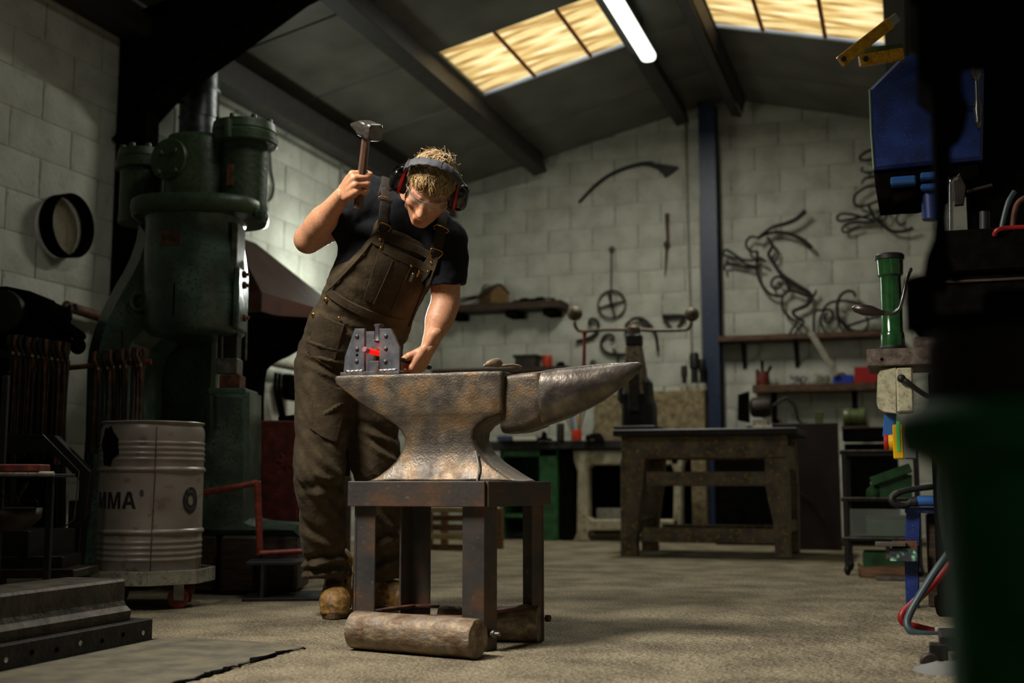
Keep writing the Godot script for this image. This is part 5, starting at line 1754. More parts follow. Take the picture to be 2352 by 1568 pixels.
	for e in [["MMA", 0.064, -0.985, 0.30, .3939], ["®", 0.024, 0.075, 0.03, .4416]]:
		var tx := lettering(e[0], e[1])
		st = mb()
		st.set_smooth_group(-1)
		var w: float = tx[2] - tx[1]
		var span: float = 1.0 if e[0] == "MMA" else 0.085
		var v: PackedVector3Array = tx[0]
		# cut each flat triangle into strips so that it follows the curve
		var tri_cut := func(a: Vector3, b: Vector3, c: Vector3):
			var todo := [[a, b, c, 0]]
			while todo.size():
				var t = todo.pop_back()
				var p: Vector3 = t[0]
				var q: Vector3 = t[1]
				var r: Vector3 = t[2]
				if t[3] < 5 and maxf(absf(p.x - q.x), maxf(absf(q.x - r.x), absf(p.x - r.x))) > 0.012:
					var l0 := p.distance_to(q)
					var l1 := q.distance_to(r)
					var l2 := r.distance_to(p)
					if l0 >= l1 and l0 >= l2:
						var m := (p + q) / 2
						todo.append([p, m, r, t[3] + 1])
						todo.append([m, q, r, t[3] + 1])
					elif l1 >= l2:
						var m := (q + r) / 2
						todo.append([p, q, m, t[3] + 1])
						todo.append([p, m, r, t[3] + 1])
					else:
						var m := (r + p) / 2
						todo.append([p, q, m, t[3] + 1])
						todo.append([m, q, r, t[3] + 1])
				else:
					for z in [p, q, r]: st.add_vertex(on_drum(e[2] + (z.x - tx[1]) / w * span, e[4] + z.y * 1.0, R + 0.0018 + z.z * 0.3))
		for i in range(0, v.size(), 3): tri_cut.call(v[i], v[i + 1], v[i + 2])
		part("lettering", st, ink, drum)
	st = mb()
	var lc := [1.12, .4239]
	var ringpatch := func(r0: float, r1: float, t0: float, t1: float):
		var n := 40
		for k in n:
			var a0 := lerpf(t0, t1, float(k) / n)
			var a1 := lerpf(t0, t1, float(k + 1) / n)
			var P := func(a: float, r: float) -> Vector3: return on_drum(lc[0] + sin(a) * r * 1.0 / R, lc[1] + cos(a) * r * 1.25, R + 0.0022)
			quad(st, P.call(a0, r0), P.call(a1, r0), P.call(a1, r1), P.call(a0, r1))
	ringpatch.call(0.0305, 0.0425, -0.35, 5.2)
	ringpatch.call(0.0295, 0.0425, 5.24, 5.93 - 0.1)
	ringpatch.call(0.016, 0.0275, -1.0, 2.6)
	ringpatch.call(0.016, 0.0275, 2.68, 5.2)
	part("emblem", st, ink, drum)
	st = mb()
	var burnt := func(a0: float, a1: float, y0: float, y1: float, sd: int, lift: float):
		var r2 := RandomNumberGenerator.new()
		r2.seed = sd
		var n := 18
		var mid := Vector2((a0 + a1) / 2, (y0 + y1) / 2)
		var pts := []
		for k in n:
			var a := TAU * k / n
			var j := r2.randf_range(0.75, 1.08)
			pts.append(Vector2(mid.x + cos(a) * (a1 - a0) / 2 * j, mid.y + sin(a) * (y1 - y0) / 2 * j))
		for ring in 4:
			for k in n:
				var k1 := (k + 1) % n
				var P := func(v: Vector2, f: float) -> Vector3:
					var u := mid.lerp(v, f)
					return on_drum(u.x, u.y, R + lift)
				quad(st, P.call(pts[k], ring / 4.0), P.call(pts[k], (ring + 1) / 4.0), P.call(pts[k1], (ring + 1) / 4.0), P.call(pts[k1], ring / 4.0))
	burnt.call(-0.9, -0.36, .5553, .7198, 3, 0.0042)
	part("scorch_mark", st, M.soot, drum)
	st = mb()
	burnt.call(-1.2, -0.72, .311, .3886, 5, 0.0016)
	part("scorch_mark", st, M.soot, drum)
	st = mb()
	burnt.call(-0.72, -0.46, .6338, .718, 8, 0.0056)
	part("bare_patch", st, mat([0.0, "8a8272", 1.0, "b8b0a0"], {"f": 0.06, "sc": 3.0, "r": 0.6}), drum)
	st = mb()
	burnt.call(-0.42, -0.28, .2863, .3198, 9, 0.0065)
	part("rust_patch", st, M.rusty, drum)
	o = thing("drum_dolly", "grey octagonal drum dolly on red-wheeled castors under the drum", "dolly", Vector3(-2.946,0,-4.2463), .3159)
	st = mb()
	var oc := []
	for k in 8: oc.append(Vector2(cos(TAU * (k + 0.35) / 8), sin(TAU * (k + 0.35) / 8)) * 0.262)
	prism(st, oc, 0.008, 0.001, Transform3D(Basis(Vector3.RIGHT, -PI / 2), Vector3(0, yb - 0.006, 0)))
	part("deck", st, M.steelpaint, o)
	for k in 8:
		var a := Vector3(oc[k].x, yb + 0.006, -oc[k].y)
		var b := Vector3(oc[(k + 1) % 8].x, yb + 0.006, -oc[(k + 1) % 8].y)
		st = mb()
		bar(st, a, b, 0.055, 0.006, 0.001, Vector3.UP)
		part("rim_plate", st, M.steelpaint, o)
	for k in 4:
		var a := TAU * (k + 0.42) / 4
		var c := Vector3(cos(a) * 0.2, 0.0, sin(a) * 0.2)
		st = mb()
		lathe(st, c + Vector3(0, 0.042, 0), V2([0, -0.016, 0.03, -0.016, 0.041, -0.012, 0.042, 0, 0.041, 0.012, 0.03, 0.016, 0, 0.016]), 24, frame_of(Vector3(cos(a + 0.6), 0, sin(a + 0.6))))
		var wh := part("castor", st, M.redpipe, o)
		st = mb()
		for s in [-1.0, 1.0]:
			bx(st, c + Vector3(cos(a + 0.6), 0, sin(a + 0.6)) * 0.022 * s + Vector3(0, 0.068, 0), Vector3(0.004, 0.07, 0.04), 0.001, frame_of(Vector3.UP, Vector3(cos(a + 0.6), 0, sin(a + 0.6))) * Basis(Vector3.RIGHT, 0))
		cyl(st, c + Vector3(0, 0.1, 0), c + Vector3(0, yb - 0.01, 0), 0.03, -1, 16)
		part("fork", st, M.steel, wh)
	# ---------------- rolled beams in the near left corner
	var A := Vector3(-2.2646,0,-3.2961)
	var B := Vector3(-2.2633,0,-2.2608)
	var d := (A - B).normalized()
	var nrm := Vector3(d.z, 0, -d.x)
	if nrm.z > 0: nrm = -nrm
	var lb := (A - B).length()
	var bm := mat([0.0, "191614", 0.5, "272320", 1.0, "36302a"], {"f": 0.02, "sc": 1.5, "r": 0.6, "m": 0.3, "b": 0.2})
	o = thing("steel_channel", "dark steel channel with bolt holes on the floor, bottom of the beam stack", "steel beam", B, atan2(-d.z, d.x), "rolled beams in the near left corner")
	st = mb()
	bx(st, Vector3(lb / 2, 0.036, -0.006), Vector3(lb, 0.072, 0.012), 0.002)
	bx(st, Vector3(lb / 2, 0.067, -0.17), Vector3(lb, 0.01, 0.33), 0.002)
	bx(st, Vector3(lb / 2, 0.036, -0.33), Vector3(lb, 0.072, 0.012), 0.002)
	part("channel", st, bm, o)
	for k in 7:
		st = mb()
		lathe(st, Vector3(lb - 0.05 - 0.1 * k, 0.034 + 0.006 * (k % 2), 0.0003), V2([0.007, 0, 0.0075, 0.001, 0.005, 0.0012, 0.004, 0.0, 0, 0]), 14, frame_of(Vector3.BACK))
		part("bolt_hole", st, M.chrome if k % 3 == 0 else M.soot, o)
	o = thing("rail_beam", "heavy rusted rail-profile steel beam with a pale worn top, lying on the channel", "steel beam", B + Vector3(0, 0.0725, 0), atan2(-d.z, d.x), "rolled beams in the near left corner")
	st = mb()
	var rp := V2([-0.04, 0, -0.035, 0.03, -0.055, 0.045, -0.062, 0.06, -0.062, 0.118, -0.07, 0.126, -0.27, 0.126, -0.278, 0.118, -0.278, 0.05, -0.3, 0.0])
	prism(st, rp, lb - 0.06, 0.004, Transform3D(Basis(Vector3.BACK, Vector3.UP, Vector3.LEFT), Vector3((lb - 0.06) / 2 - 0.0, 0, 0)), 0.3)
	part("beam", st, mat([0.0, "2a2723", 0.5, "423e37", 1.0, "565046"], {"f": 0.012, "sc": 1.6, "oct": 5, "r": 0.5, "m": 0.4, "b": 0.3, "d": [0.0, "5a382000", 0.6, "5a382000", 0.8, "5a442e60", 1.0, "64482e90"], "df": 0.02}), o)
	# ---------------- sieve on the left wall
	o = thing("sieve", "round black riddle sieve hung on the left block wall", "sieve", Vector3(-4.5,1.926,-5.5073) + Vector3(0.02, 0, 0), 1.5708)
	st = mb()
	lathe(st, Vector3(0, 0, 0), V2([0.172, 0.0, 0.178, 0.0, 0.182, 0.09, 0.174, 0.092, 0.166, 0.006, 0.172, 0.0]), 48, frame_of(Vector3.BACK))
	part("hoop", st, M.soot, o)
	st = mb()
	for k in range(-13, 14):
		var e := sqrt(maxf(0.0, 0.17 * 0.17 - pow(k * 0.0125, 2.0)))
		bar(st, Vector3(-e, k * 0.0125, 0.012), Vector3(e, k * 0.0125, 0.012), 0.0024, 0.003, 0.0)
		bar(st, Vector3(k * 0.0125, -e, 0.014), Vector3(k * 0.0125, e, 0.014), 0.0014, 0.002, 0.0)
	var me := part("wire_mesh", st, M.palewood, o, Transform3D(Basis(Vector3.BACK, 0.55), Vector3.ZERO))
	tag(me, "", "", "", "stuff")
	# ---------------- hooks on the wall
	o = thing("wall_hook_bar", "rusty round bar with hanging hooks fixed to the left wall beside the power hammer", "hook rail", Vector3(-4.5,1.45,-5.7224), 1.5708)
	st = mb()
	cyl(st, Vector3(-.2158,.0219,.08), Vector3(.1316,-.0067,.08), 0.03, -1, 14)
	part("bar", st, M.rusty, o)
	for e in [[[Vector3(-.2116,.0191,.1), Vector3(-.2712,.0167,.13), Vector3(-.2915,-.0055,.13), Vector3(-.2883,-.082,.12), Vector3(-.2752,-.2006,.11), Vector3(-.2637,-.2955,.1)]], [[Vector3(-.1766,.0171,.09), Vector3(-.2311,.0175,.13), Vector3(-.2453,-.0166,.14), Vector3(-.2296,-.0628,.13)]], [[Vector3(-.1352,.0356,.08), Vector3(-.1912,.028,.13), Vector3(-.1857,-.0007,.13)]]]:
		st = mb()
		tube(st, spline(e[0], 4), 0.009, 7)
		part("hook", st, M.blackiron, o)
	# ---------------- black machine in the far left: motor, belt case, arms
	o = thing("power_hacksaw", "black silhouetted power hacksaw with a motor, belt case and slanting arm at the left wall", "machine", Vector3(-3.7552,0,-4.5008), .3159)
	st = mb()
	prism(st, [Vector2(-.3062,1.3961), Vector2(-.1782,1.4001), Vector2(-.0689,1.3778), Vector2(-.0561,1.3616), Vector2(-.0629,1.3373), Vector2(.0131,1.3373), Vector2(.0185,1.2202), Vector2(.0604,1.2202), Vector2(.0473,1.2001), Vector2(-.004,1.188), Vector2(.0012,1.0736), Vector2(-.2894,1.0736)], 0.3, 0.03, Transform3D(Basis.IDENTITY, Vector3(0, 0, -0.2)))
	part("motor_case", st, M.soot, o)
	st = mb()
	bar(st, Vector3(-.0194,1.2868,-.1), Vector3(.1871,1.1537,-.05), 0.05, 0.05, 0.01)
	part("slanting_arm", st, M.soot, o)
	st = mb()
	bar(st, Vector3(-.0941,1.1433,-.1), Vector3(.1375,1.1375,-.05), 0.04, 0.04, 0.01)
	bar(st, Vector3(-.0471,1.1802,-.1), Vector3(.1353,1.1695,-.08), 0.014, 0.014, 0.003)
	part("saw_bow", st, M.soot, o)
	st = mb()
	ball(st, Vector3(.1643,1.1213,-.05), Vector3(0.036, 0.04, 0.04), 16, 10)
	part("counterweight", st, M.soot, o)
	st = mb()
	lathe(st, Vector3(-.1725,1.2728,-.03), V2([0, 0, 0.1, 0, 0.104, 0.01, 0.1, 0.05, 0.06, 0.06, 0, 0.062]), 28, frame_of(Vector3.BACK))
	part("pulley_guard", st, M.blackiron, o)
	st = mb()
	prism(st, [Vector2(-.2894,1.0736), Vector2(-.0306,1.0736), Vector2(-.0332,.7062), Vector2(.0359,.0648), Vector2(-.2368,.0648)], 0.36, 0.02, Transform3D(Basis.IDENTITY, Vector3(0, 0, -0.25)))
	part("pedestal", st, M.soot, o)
	# ---------------- racks of hanging tongs
	o = thing("tong_rail", "dark rail with a red tip and an upright rod, holding tongs before the hammer", "rail", Vector3(-3.1478,0,-4.3286), .3159)
	st = mb()
	tube(st, [Vector3(-.5012,.9561,0), Vector3(-.3161,.9748,0), Vector3(-.1124,.9935,0), Vector3(.0658,1.0047,0)], 0.011, 8)
	part("rail", st, M.rusty, o)
	st = mb()
	tube(st, [Vector3(.0658,1.0047,0), Vector3(.1048,1.0075,0)], 0.012, 8)
	part("rail_tip", st, M.redpipe, o)
	st = mb()
	tube(st, [Vector3(-.0127,1.1372,.02), Vector3(.0238,.1661,.02)], 0.009, 8)
	part("upright", st, M.blackiron, o)
	st = mb()
	tube(st, [Vector3(-.5089,.9861,-.06), Vector3(-.469,.1609,-.06)], 0.014, 8)
	part("upright", st, M.blackiron, o)
	var rail_at := func(px: float) -> float: return lerpf(.9561, 1.0075, (px - 20) / 327.0)
	var k := 0
	for e in [[204, 0.36, "nearest the middle of the red-tipped rail"], [224, 0.34, "left half of the red-tipped rail"], [238, 0.36, "centre of the red-tipped rail"], [256, 0.33, "just left of the upright rod"], [268, 0.35, "touching the upright rod"], [293, 0.36, "right of the upright rod"], [304, 0.34, "last before the red rail tip"]]:
		tongs("tongs", "%s tongs hanging from the red-tipped rail, %s" % ["rusty" if k % 2 == 0 else "black", e[2]], "tongs", Transform3D(Basis(Vector3.UP, .3159), Vector3(-3.1478,0,-4.3286)) * Vector3((e[0] - 270) * .0018, rail_at.call(e[0]) - 0.01, 0.014), e[1], M.rusty if k % 2 == 0 else M.blackiron, 0.01 + 0.004 * (k % 3), .3159 + 0.6 + 0.3 * (k % 3), "tongs on the red-tipped rail")
		k += 1
	o = thing("tong_rack", "black flat-bar rack crowded with hanging tongs below the hacksaw", "rack", Vector3(-3.2869,0,-4.0183), .3159)
	st = mb()
	bar(st, Vector3(-.2772,1.026,0), Vector3(.0542,.9798,0), 0.03, 0.012, 0.002, Vector3.UP)
	part("rack_bar", st, M.blackiron, o)
	st = mb()
	bar(st, Vector3(-.2679,1.021,-.02), Vector3(-.2217,.1115,-.02), 0.03, 0.03, 0.003)
	bar(st, Vector3(.036,.9817,-.02), Vector3(.074,.1115,-.02), 0.03, 0.03, 0.003)
	part("rack_post", st, M.blackiron, o)
	for j in 12:
		var px := 4.0 + j * 11.6
		var p: Vector3 = Vector3((px - 90) * .0017, lerpf(1.026, .9798, (px + 40) / 186.0) + 0.0, 0.02)
		tongs("tongs", "%s tongs on the crowded flat-bar rack, %s along from its left" % [["black", "brown", "dull grey"][j % 3], ["first", "second", "third", "fourth", "fifth", "sixth", "seventh", "eighth", "ninth", "tenth", "eleventh", "twelfth"][j]], "tongs", Transform3D(Basis(Vector3.UP, .3159), Vector3(-3.2869,0,-4.0183)) * p, [0.4, 0.36, 0.42, 0.33][j % 4], [M.blackiron, M.rusty, M.iron][j % 3], 0.008 + 0.003 * (j % 3), .3159 + 0.5 + 0.35 * (j % 4), "tongs on the crowded rack")
	# ---------------- clutter low on the left
	o = thing("guard_plate", "bent dark sheet-steel guard with a chamfered corner behind the red plank", "guard", Vector3(-3.0804,0,-3.7681), .3159)
	st = mb()
	prism(st, [Vector2(-.3117,.6916), Vector2(-.0195,.6768), Vector2(.1247,.5377), Vector2(.1142,.359), Vector2(.0717,.3235), Vector2(.0793,.4108), Vector2(.0819,.5018), Vector2(.0064,.5768), Vector2(-.0278,.6063), Vector2(-.3072,.6063)], 0.05, 0.003, Transform3D(Basis.IDENTITY, Vector3(0, 0, -0.15)))
	part("sheet", st, M.blackiron, o)
	st = mb()
	tube(st, [Vector3(-.0665,.6815,-.12), Vector3(.0815,.5387,-.12), Vector3(.0708,.3553,-.12), Vector3(.0271,.3188,-.12)], 0.003, 6)
	part("bright_edge", st, M.steel, o)
	for e in [[Vector2(.0828,.33), Vector2(.1514,.33)]]:
		for q in [Vector3(.0602,.2567,-.17), Vector3(-.2306,.2567,-.17)]:
			st = mb()
			bx(st, q, Vector3(0.05, .338, 0.04), 0.003)
			part("foot", st, M.blackiron, o)
	o = thing("tool_trolley", "low dark steel trolley with a red-painted plank and a white pipe on top", "trolley", Vector3(-2.7559,0,-3.2916), .3159)
	st = mb()
	bx(st, Vector3(-.1519,.4337,-.14), Vector3(0.02, .5288 * 2.0 - 0.2, 0.02), 0.002)
	bar(st, Vector3(-.0468,.5016,-.1), Vector3(-.09,.4197,-.1), 0.016, 0.01, 0.002)
	bx(st, Vector3(-.0801,.5192,-.1), Vector3(0.32, 0.012, 0.2), 0.002)
	for x in [-.2051, .0107]: bar(st, Vector3(x, 0, -0.16), Vector3(x, .5187, -0.16), 0.022, 0.022, 0.003)
	part("frame", st, M.blackiron, o)
	o = thing("red_plank", "faded red painted timber plank lying across the trolley at the left edge", "plank", Vector3(-2.7559,0,-3.2916) + Vector3(0, 0.0, 0), .3159)
	st = mb()
	bx(st, Vector3(-.0961,.5434,-.03), Vector3(.2695, 0.026, 0.1), 0.004)
	part("plank", st, M.redpaint, o)
	o = thing("white_pipe", "thin pale pipe lying under the red plank", "pipe", Vector3(-2.7559,0,-3.2916), .3159)
	st = mb()
	cyl(st, Vector3(-.2077,.5258,.01), Vector3(.0855,.5244,.01), 0.0085, -1, 12)
	part("pipe", st, M.steelpaint, o)
	o = thing("coal_scuttle", "shallow dark metal pan with two wire handles below the red plank", "pan", Vector3(-2.8183,0,-3.3241), .3159)
	st = mb()
	loft(st, [sring(Vector3(-.0872,.3333,-.1), 0.07, 0.08, 2.4, 28), sring(Vector3(-.0744,.3745,-.1), 0.1, 0.1, 2.4, 28), sring(Vector3(-.0761,.4099,-.1), 0.105, 0.105, 2.4, 28), sring(Vector3(-.0757,.401,-.1), 0.09, 0.09, 2.4, 28)])
	part("pan", st, M.iron, o)
	for e in [[Vector3(-.0851,.4197,-.05), Vector3(-.0707,.452,-.04), Vector3(-.0294,.4491,-.04), Vector3(-.0202,.4168,-.05)], [Vector3(-.0287,.4332,-.12), Vector3(.0073,.4332,-.12), Vector3(.0126,.4154,-.12), Vector3(.0002,.3917,-.12)]]:
		st = mb()
		tube(st, spline(e, 4), 0.003, 6)
		part("handle", st, M.iron, o)
	var n := 0
	for e in [[Vector3(-.1885,.2745,-.2), 0.36, 0.1, 0.3, "dark steel slab with a bright edge, topmost of the floor stack at the left edge", -0.2], [Vector3(-.1485,.208,-.15), 0.42, 0.05, 0.26, "dark flat steel bar in the floor stack under the slab", 0.1], [Vector3(-.1106,.1772,-.1), 0.5, 0.03, 0.26, "dark flat steel bar at the bottom of the floor stack, left edge", 0.0]]:
		o = thing("steel_slab", e[4], "steel slab", Transform3D(Basis(Vector3.UP, .3159), Vector3(-2.9229,0,-3.5547)) * (e[0] as Vector3), .3159 + e[5], "steel slabs on the floor at the left")
		st = mb()
		bx(st, Vector3(0, 0, 0), Vector3(e[1], e[2], e[3]), 0.004)
		part("slab", st, M.blackiron if n < 2 else M.iron, o)
		st = mb()
		bx(st, Vector3(0, e[2] / 2, e[3] / 2), Vector3(e[1] * 0.98, 0.003, 0.004), 0.001)
		part("worn_edge", st, M.steel, o)
		n += 1
	st = mb()
	bx(st, Vector3(-.1244,.0363,-.15), Vector3(0.5, 0.001, 0.2), 0.0)
	o = thing("torn_sheet", "leaning dark grey sheet with a pale torn corner between the slabs and the drum", "panel", Vector3(-3.1391,0,-4.0666), .3159)
	st = mb()
	prism(st, [Vector2(-.0774,.1899), Vector2(-.0399,.3272), Vector2(.0106,.3272), Vector2(.0022,.1951)], 0.012, 0.002)
	prism(st, [Vector2(-.0857,-.0143), Vector2(-.0778,.1985), Vector2(.0055,.1985), Vector2(.0179,-.0143)], 0.012, 0.002)
	part("sheet", st, M.iron, o)
	st = mb()
	prism(st, [Vector2(-.0413,.2379), Vector2(-.0315,.2533), Vector2(-.0142,.255), Vector2(-.0117,.2379)], 0.01, 0.001, Transform3D(Basis.IDENTITY, Vector3(0, 0, 0.01)))
	part("torn_corner", st, M.steelpaint, o)
	for i in 4:
		o = thing("flat_bar", "thin flat steel bar lying on the floor beside the drum dolly, %s of four" % ["lowest", "second", "third", "topmost"][i], "steel bar", Transform3D(Basis(Vector3.UP, .3159), Vector3(-3.1391,0,-4.0666)) * Vector3(-0.02 * i, 0.006 + 0.011 * i, -0.1 - 0.03 * i), .3159 + 0.05 * i, "flat bars beside the dolly")
		st = mb()
		bx(st, Vector3.ZERO, Vector3(0.34 - 0.03 * i, 0.01, 0.05), 0.001)
		part("bar", st, M.iron, o)
	# ---------------- forge hood, flue and what stands beneath
	o = thing("forge_hood", "red-brown sheet-metal forge hood against the left wall with a black underside", "hood", Vector3.ZERO)
	st = mb()
	var xw := LEFT + 0.02
	var b0 := [Vector3(-3.6, 1.62, -6.22), Vector3(-3.6, 1.62, -7.42), Vector3(xw, 1.62, -7.42), Vector3(xw, 1.62, -6.22)]
	var t0 := [Vector3(-4.02, 2.06, -6.56), Vector3(-4.02, 2.06, -6.86), Vector3(xw, 2.06, -6.86), Vector3(xw, 2.06, -6.56)]
	for i in 4: quad(st, b0[i], b0[(i + 1) % 4], t0[(i + 1) % 4], t0[i])
	quad(st, t0[0], t0[1], t0[2], t0[3])
	part("cone", st, M.hoodpaint, o)
	st = mb()
	bx(st, Vector3(-3.6, 1.56, -6.82), Vector3(0.012, 0.12, 1.21), 0.002)
	bx(st, Vector3(-4.04, 1.56, -6.22), Vector3(0.88, 0.12, 0.012), 0.002)
	bx(st, Vector3(-4.04, 1.56, -7.42), Vector3(0.88, 0.12, 0.012), 0.002)
	part("lip", st, M.hoodpaint2, o)
	st = mb()
	bx(st, Vector3(-4.04, 1.53, -6.82), Vector3(0.86, 0.02, 1.18), 0.0)
	part("inner_liner", st, M.soot, o)
	o = thing("flue_pipe", "dull galvanised spiral flue pipe rising to the roof behind the power hammer", "pipe", Vector3(-4.3, 1.9, -6.58))
	for i in 8:
		st = mb()
		lathe(st, Vector3(0, 0.19 * i, 0), V2([0.128, 0, 0.128, 0.18, 0.134, 0.184, 0.134, 0.189, 0.128, 0.19]), 28)
		part("duct_section", st, M.duct, o)
	# black forge body under the hood
	o = thing("forge", "black forge hearth with a curved fan housing under the red-brown hood", "forge", Vector3(-3.3004,0,-5.8675), .3159)
	st = mb()
	prism(st, [Vector2(-.2521,1.4467), Vector2(.1605,1.4222), Vector2(.1386,1.3099), Vector2(.0957,1.2807), Vector2(.0551,1.2563), Vector2(.0075,1.2272), Vector2(-.0475,1.2029), Vector2(-.0904,1.1786), Vector2(-.1186,1.1471), Vector2(-.1291,1.0866), Vector2(-.1336,.978), Vector2(-.1087,.0002), Vector2(-.2364,.0002)], 0.3, 0.02, Transform3D(Basis.IDENTITY, Vector3(0, 0, -0.25)))
	part("fan_housing", st, M.soot, o)
	st = mb()
	bx(st, Vector3(.0677, 0.42, -0.6), Vector3(0.5, 0.84, 0.5), 0.01)
	part("hearth", st, M.soot, o)
	o = thing("wall_tool_rail", "pale pipe rail with black tongs and rods hanging on the left wall behind the smith", "tool rail", Vector3(-4.5,.9,-7.9496), 1.5708)
	st = mb()
	tube(st, [Vector3(-.4469,.4735,.1), Vector3(.0626,.4705,.1), Vector3(.4841,.468,.1)], 0.035, 12)
	part("rail", st, M.steelpaint, o)
	for e in [[586, 870, 975], [600, 872, 972], [628, 858, 905], [646, 850, 912], [662, 852, 900]]:
		st = mb()
		var x: float = e[0]
		tube(st, spline([Vector3((x - 620) * .0033 * 1.3, .394, 0.12), Vector3((x - 620 + 8) * .0033 * 1.3, .2637, 0.1), Vector3((x - 620 + (e[2] - 860) * 0.3) * .0033 * 1.3, 0.9 + (1060 - e[2]) * 0.0, 0.09) * Vector3(1, 0, 1) + Vector3(0, .0688 if e[2] > 950 else .2474, 0)], 4), 0.014 if e[2] > 950 else 0.045, 8)
		part("hanging_tool", st, M.soot, o)
	o = thing("brown_post", "short dark brown post standing behind the smith between his legs and the stand", "post", Vector3(-2.5072,0,-5.1735), .3159)
	st = mb()
	bx(st, Vector3(-.0161, .5227 / 2, -0.03), Vector3(.0529, .5227, 0.05), 0.004)
	part("post", st, M.darkwood, o)
	o = thing("red_cabinet", "faded red-brown steel box with an embossed star face, between hammer and smith", "box", Vector3(-2.9018,0,-5.2034), .3159)
	st = mb()
	bx(st, Vector3(-.0289,.4894,-.2), Vector3(.2635, .7638 - 0.15, 0.36), 0.008)
	part("case", st, M.redpaint, o)
	st = mb()
	var star := []
	for i in 16: star.append(Vector2(.0433,.599) + Vector2(cos(TAU * i / 16), sin(TAU * i / 16)) * (0.052 if i % 2 == 0 else 0.03))
	prism(st, star, 0.008, 0.003, Transform3D(Basis.IDENTITY, Vector3(0, 0, -0.018)))
	part("emblem", st, M.redpaint, o)
	st = mb()
	bx(st, Vector3(-.1174,.2635,-.18), Vector3(0.04, 0.42, 0.3), 0.004)
	bx(st, Vector3(.0885,.2635,-.18), Vector3(0.04, 0.42, 0.3), 0.004)
	part("leg", st, M.soot, o)
	st = mb()
	for e in [[0, 0], [0.03, 0.02], [0.06, 0.01]]: bar(st, Vector3(-.0135,.7816,-.2) + Vector3(e[0] - 0.05, e[1] + 0.01, e[0]), Vector3(.0652,.7992,-.2) + Vector3(0, e[1] * 1.4, 0), 0.02, 0.02, 0.004)
	tag(part("scrap_tools", st, M.soot), "black scrap tool heads heaped on the red box behind the smith", "tools", "", "stuff")
	var sct := get_child(get_child_count() - 1) as Node3D
	sct.transform = o.transform
	# cable on the left wall
	st = mb()
	tube(st, spline([Vector3(-.043,.5813,.02), Vector3(-.0279,.3996,.02), Vector3(-.0007,.2381,.02), Vector3(.0439,.1309,.02), Vector3(.0219,.0348,.02), Vector3(-.0538,-.0192,.02), Vector3(-.1431,-.0294,.02), Vector3(-.207,-.011,.02)], 6), 0.009, 7)
	var cb := part("cable", st, M.rubber)
	cb.position = Vector3(-4.5,2.6,-7.8374)
	cb.rotation.y = 1.5708
	tag(cb, "grey cable looping down the left wall beside the power hammer", "cable")
	st = mb()
	tube(st, [Vector3(-.065,.6537,.02), Vector3(-.0814,.4215,.02), Vector3(-.0921,.042,.02)], 0.02, 8)
	cb = part("conduit", st, M.steelpaint)
	cb.position = Vector3(-4.5,2.6,-9.1007)
	cb.rotation.y = 1.5708
	tag(cb, "thin painted conduit running down the left wall behind the raised hand", "conduit")
	o = thing("wall_bracket", "small black bracket arm on the left wall above the power hammer", "bracket", Vector3(-4.5,3,-6.326), 1.5708)
	st = mb()
	bx(st, Vector3(-.1476,-.1687,.1), Vector3(0.12, 0.06, 0.2), 0.004)
	bar(st, Vector3(-.2533,-.2055,.2), Vector3(.0676,-.0956,.2), 0.02, 0.02, 0.002)
	part("arm", st, M.soot, o)
func ironwork(called: String, label: String, cat: String, strokes: Array, w: float, group := "") -> Node3D:
	var o := thing(called, label, cat, Vector3.ZERO, 0.0, group)
	for s in strokes:
		var p := spline(s[0], 5)
		var rs := []
		for i in p.size(): rs.append(w * lerpf(s[1], s[2], float(i) / (p.size() - 1)))
		var st := mb()
		tube(st, p, rs, 7)
		part("forged_bar", st, M.blackiron, o)
	for s in [strokes[0], strokes[strokes.size() - 1]]:
		var q: Vector3 = s[0][s[0].size() / 2]
		var st := mb()
		cyl(st, q, Vector3(q.x, q.y, BACK + 0.012), 0.006, -1, 8)
		part("wall_peg", st, M.blackiron, o)
	return o
func can(called: String, label: String, cat: String, at: Vector3, r: float, h: float, m: Material, group := "") -> Node3D:
	var o := thing(called, label, cat, at, 0.0, group)
	var st := mb()
	lathe(st, Vector3.ZERO, [Vector2(0, 0), Vector2(r * 0.97, 0), Vector2(r, 0.004), Vector2(r, h - 0.004), Vector2(r * 0.97, h), Vector2(r * 0.92, h), Vector2(r * 0.92, h * 0.6), Vector2(0, h * 0.6)], 22)
	part("body", st, m, o)
	return o
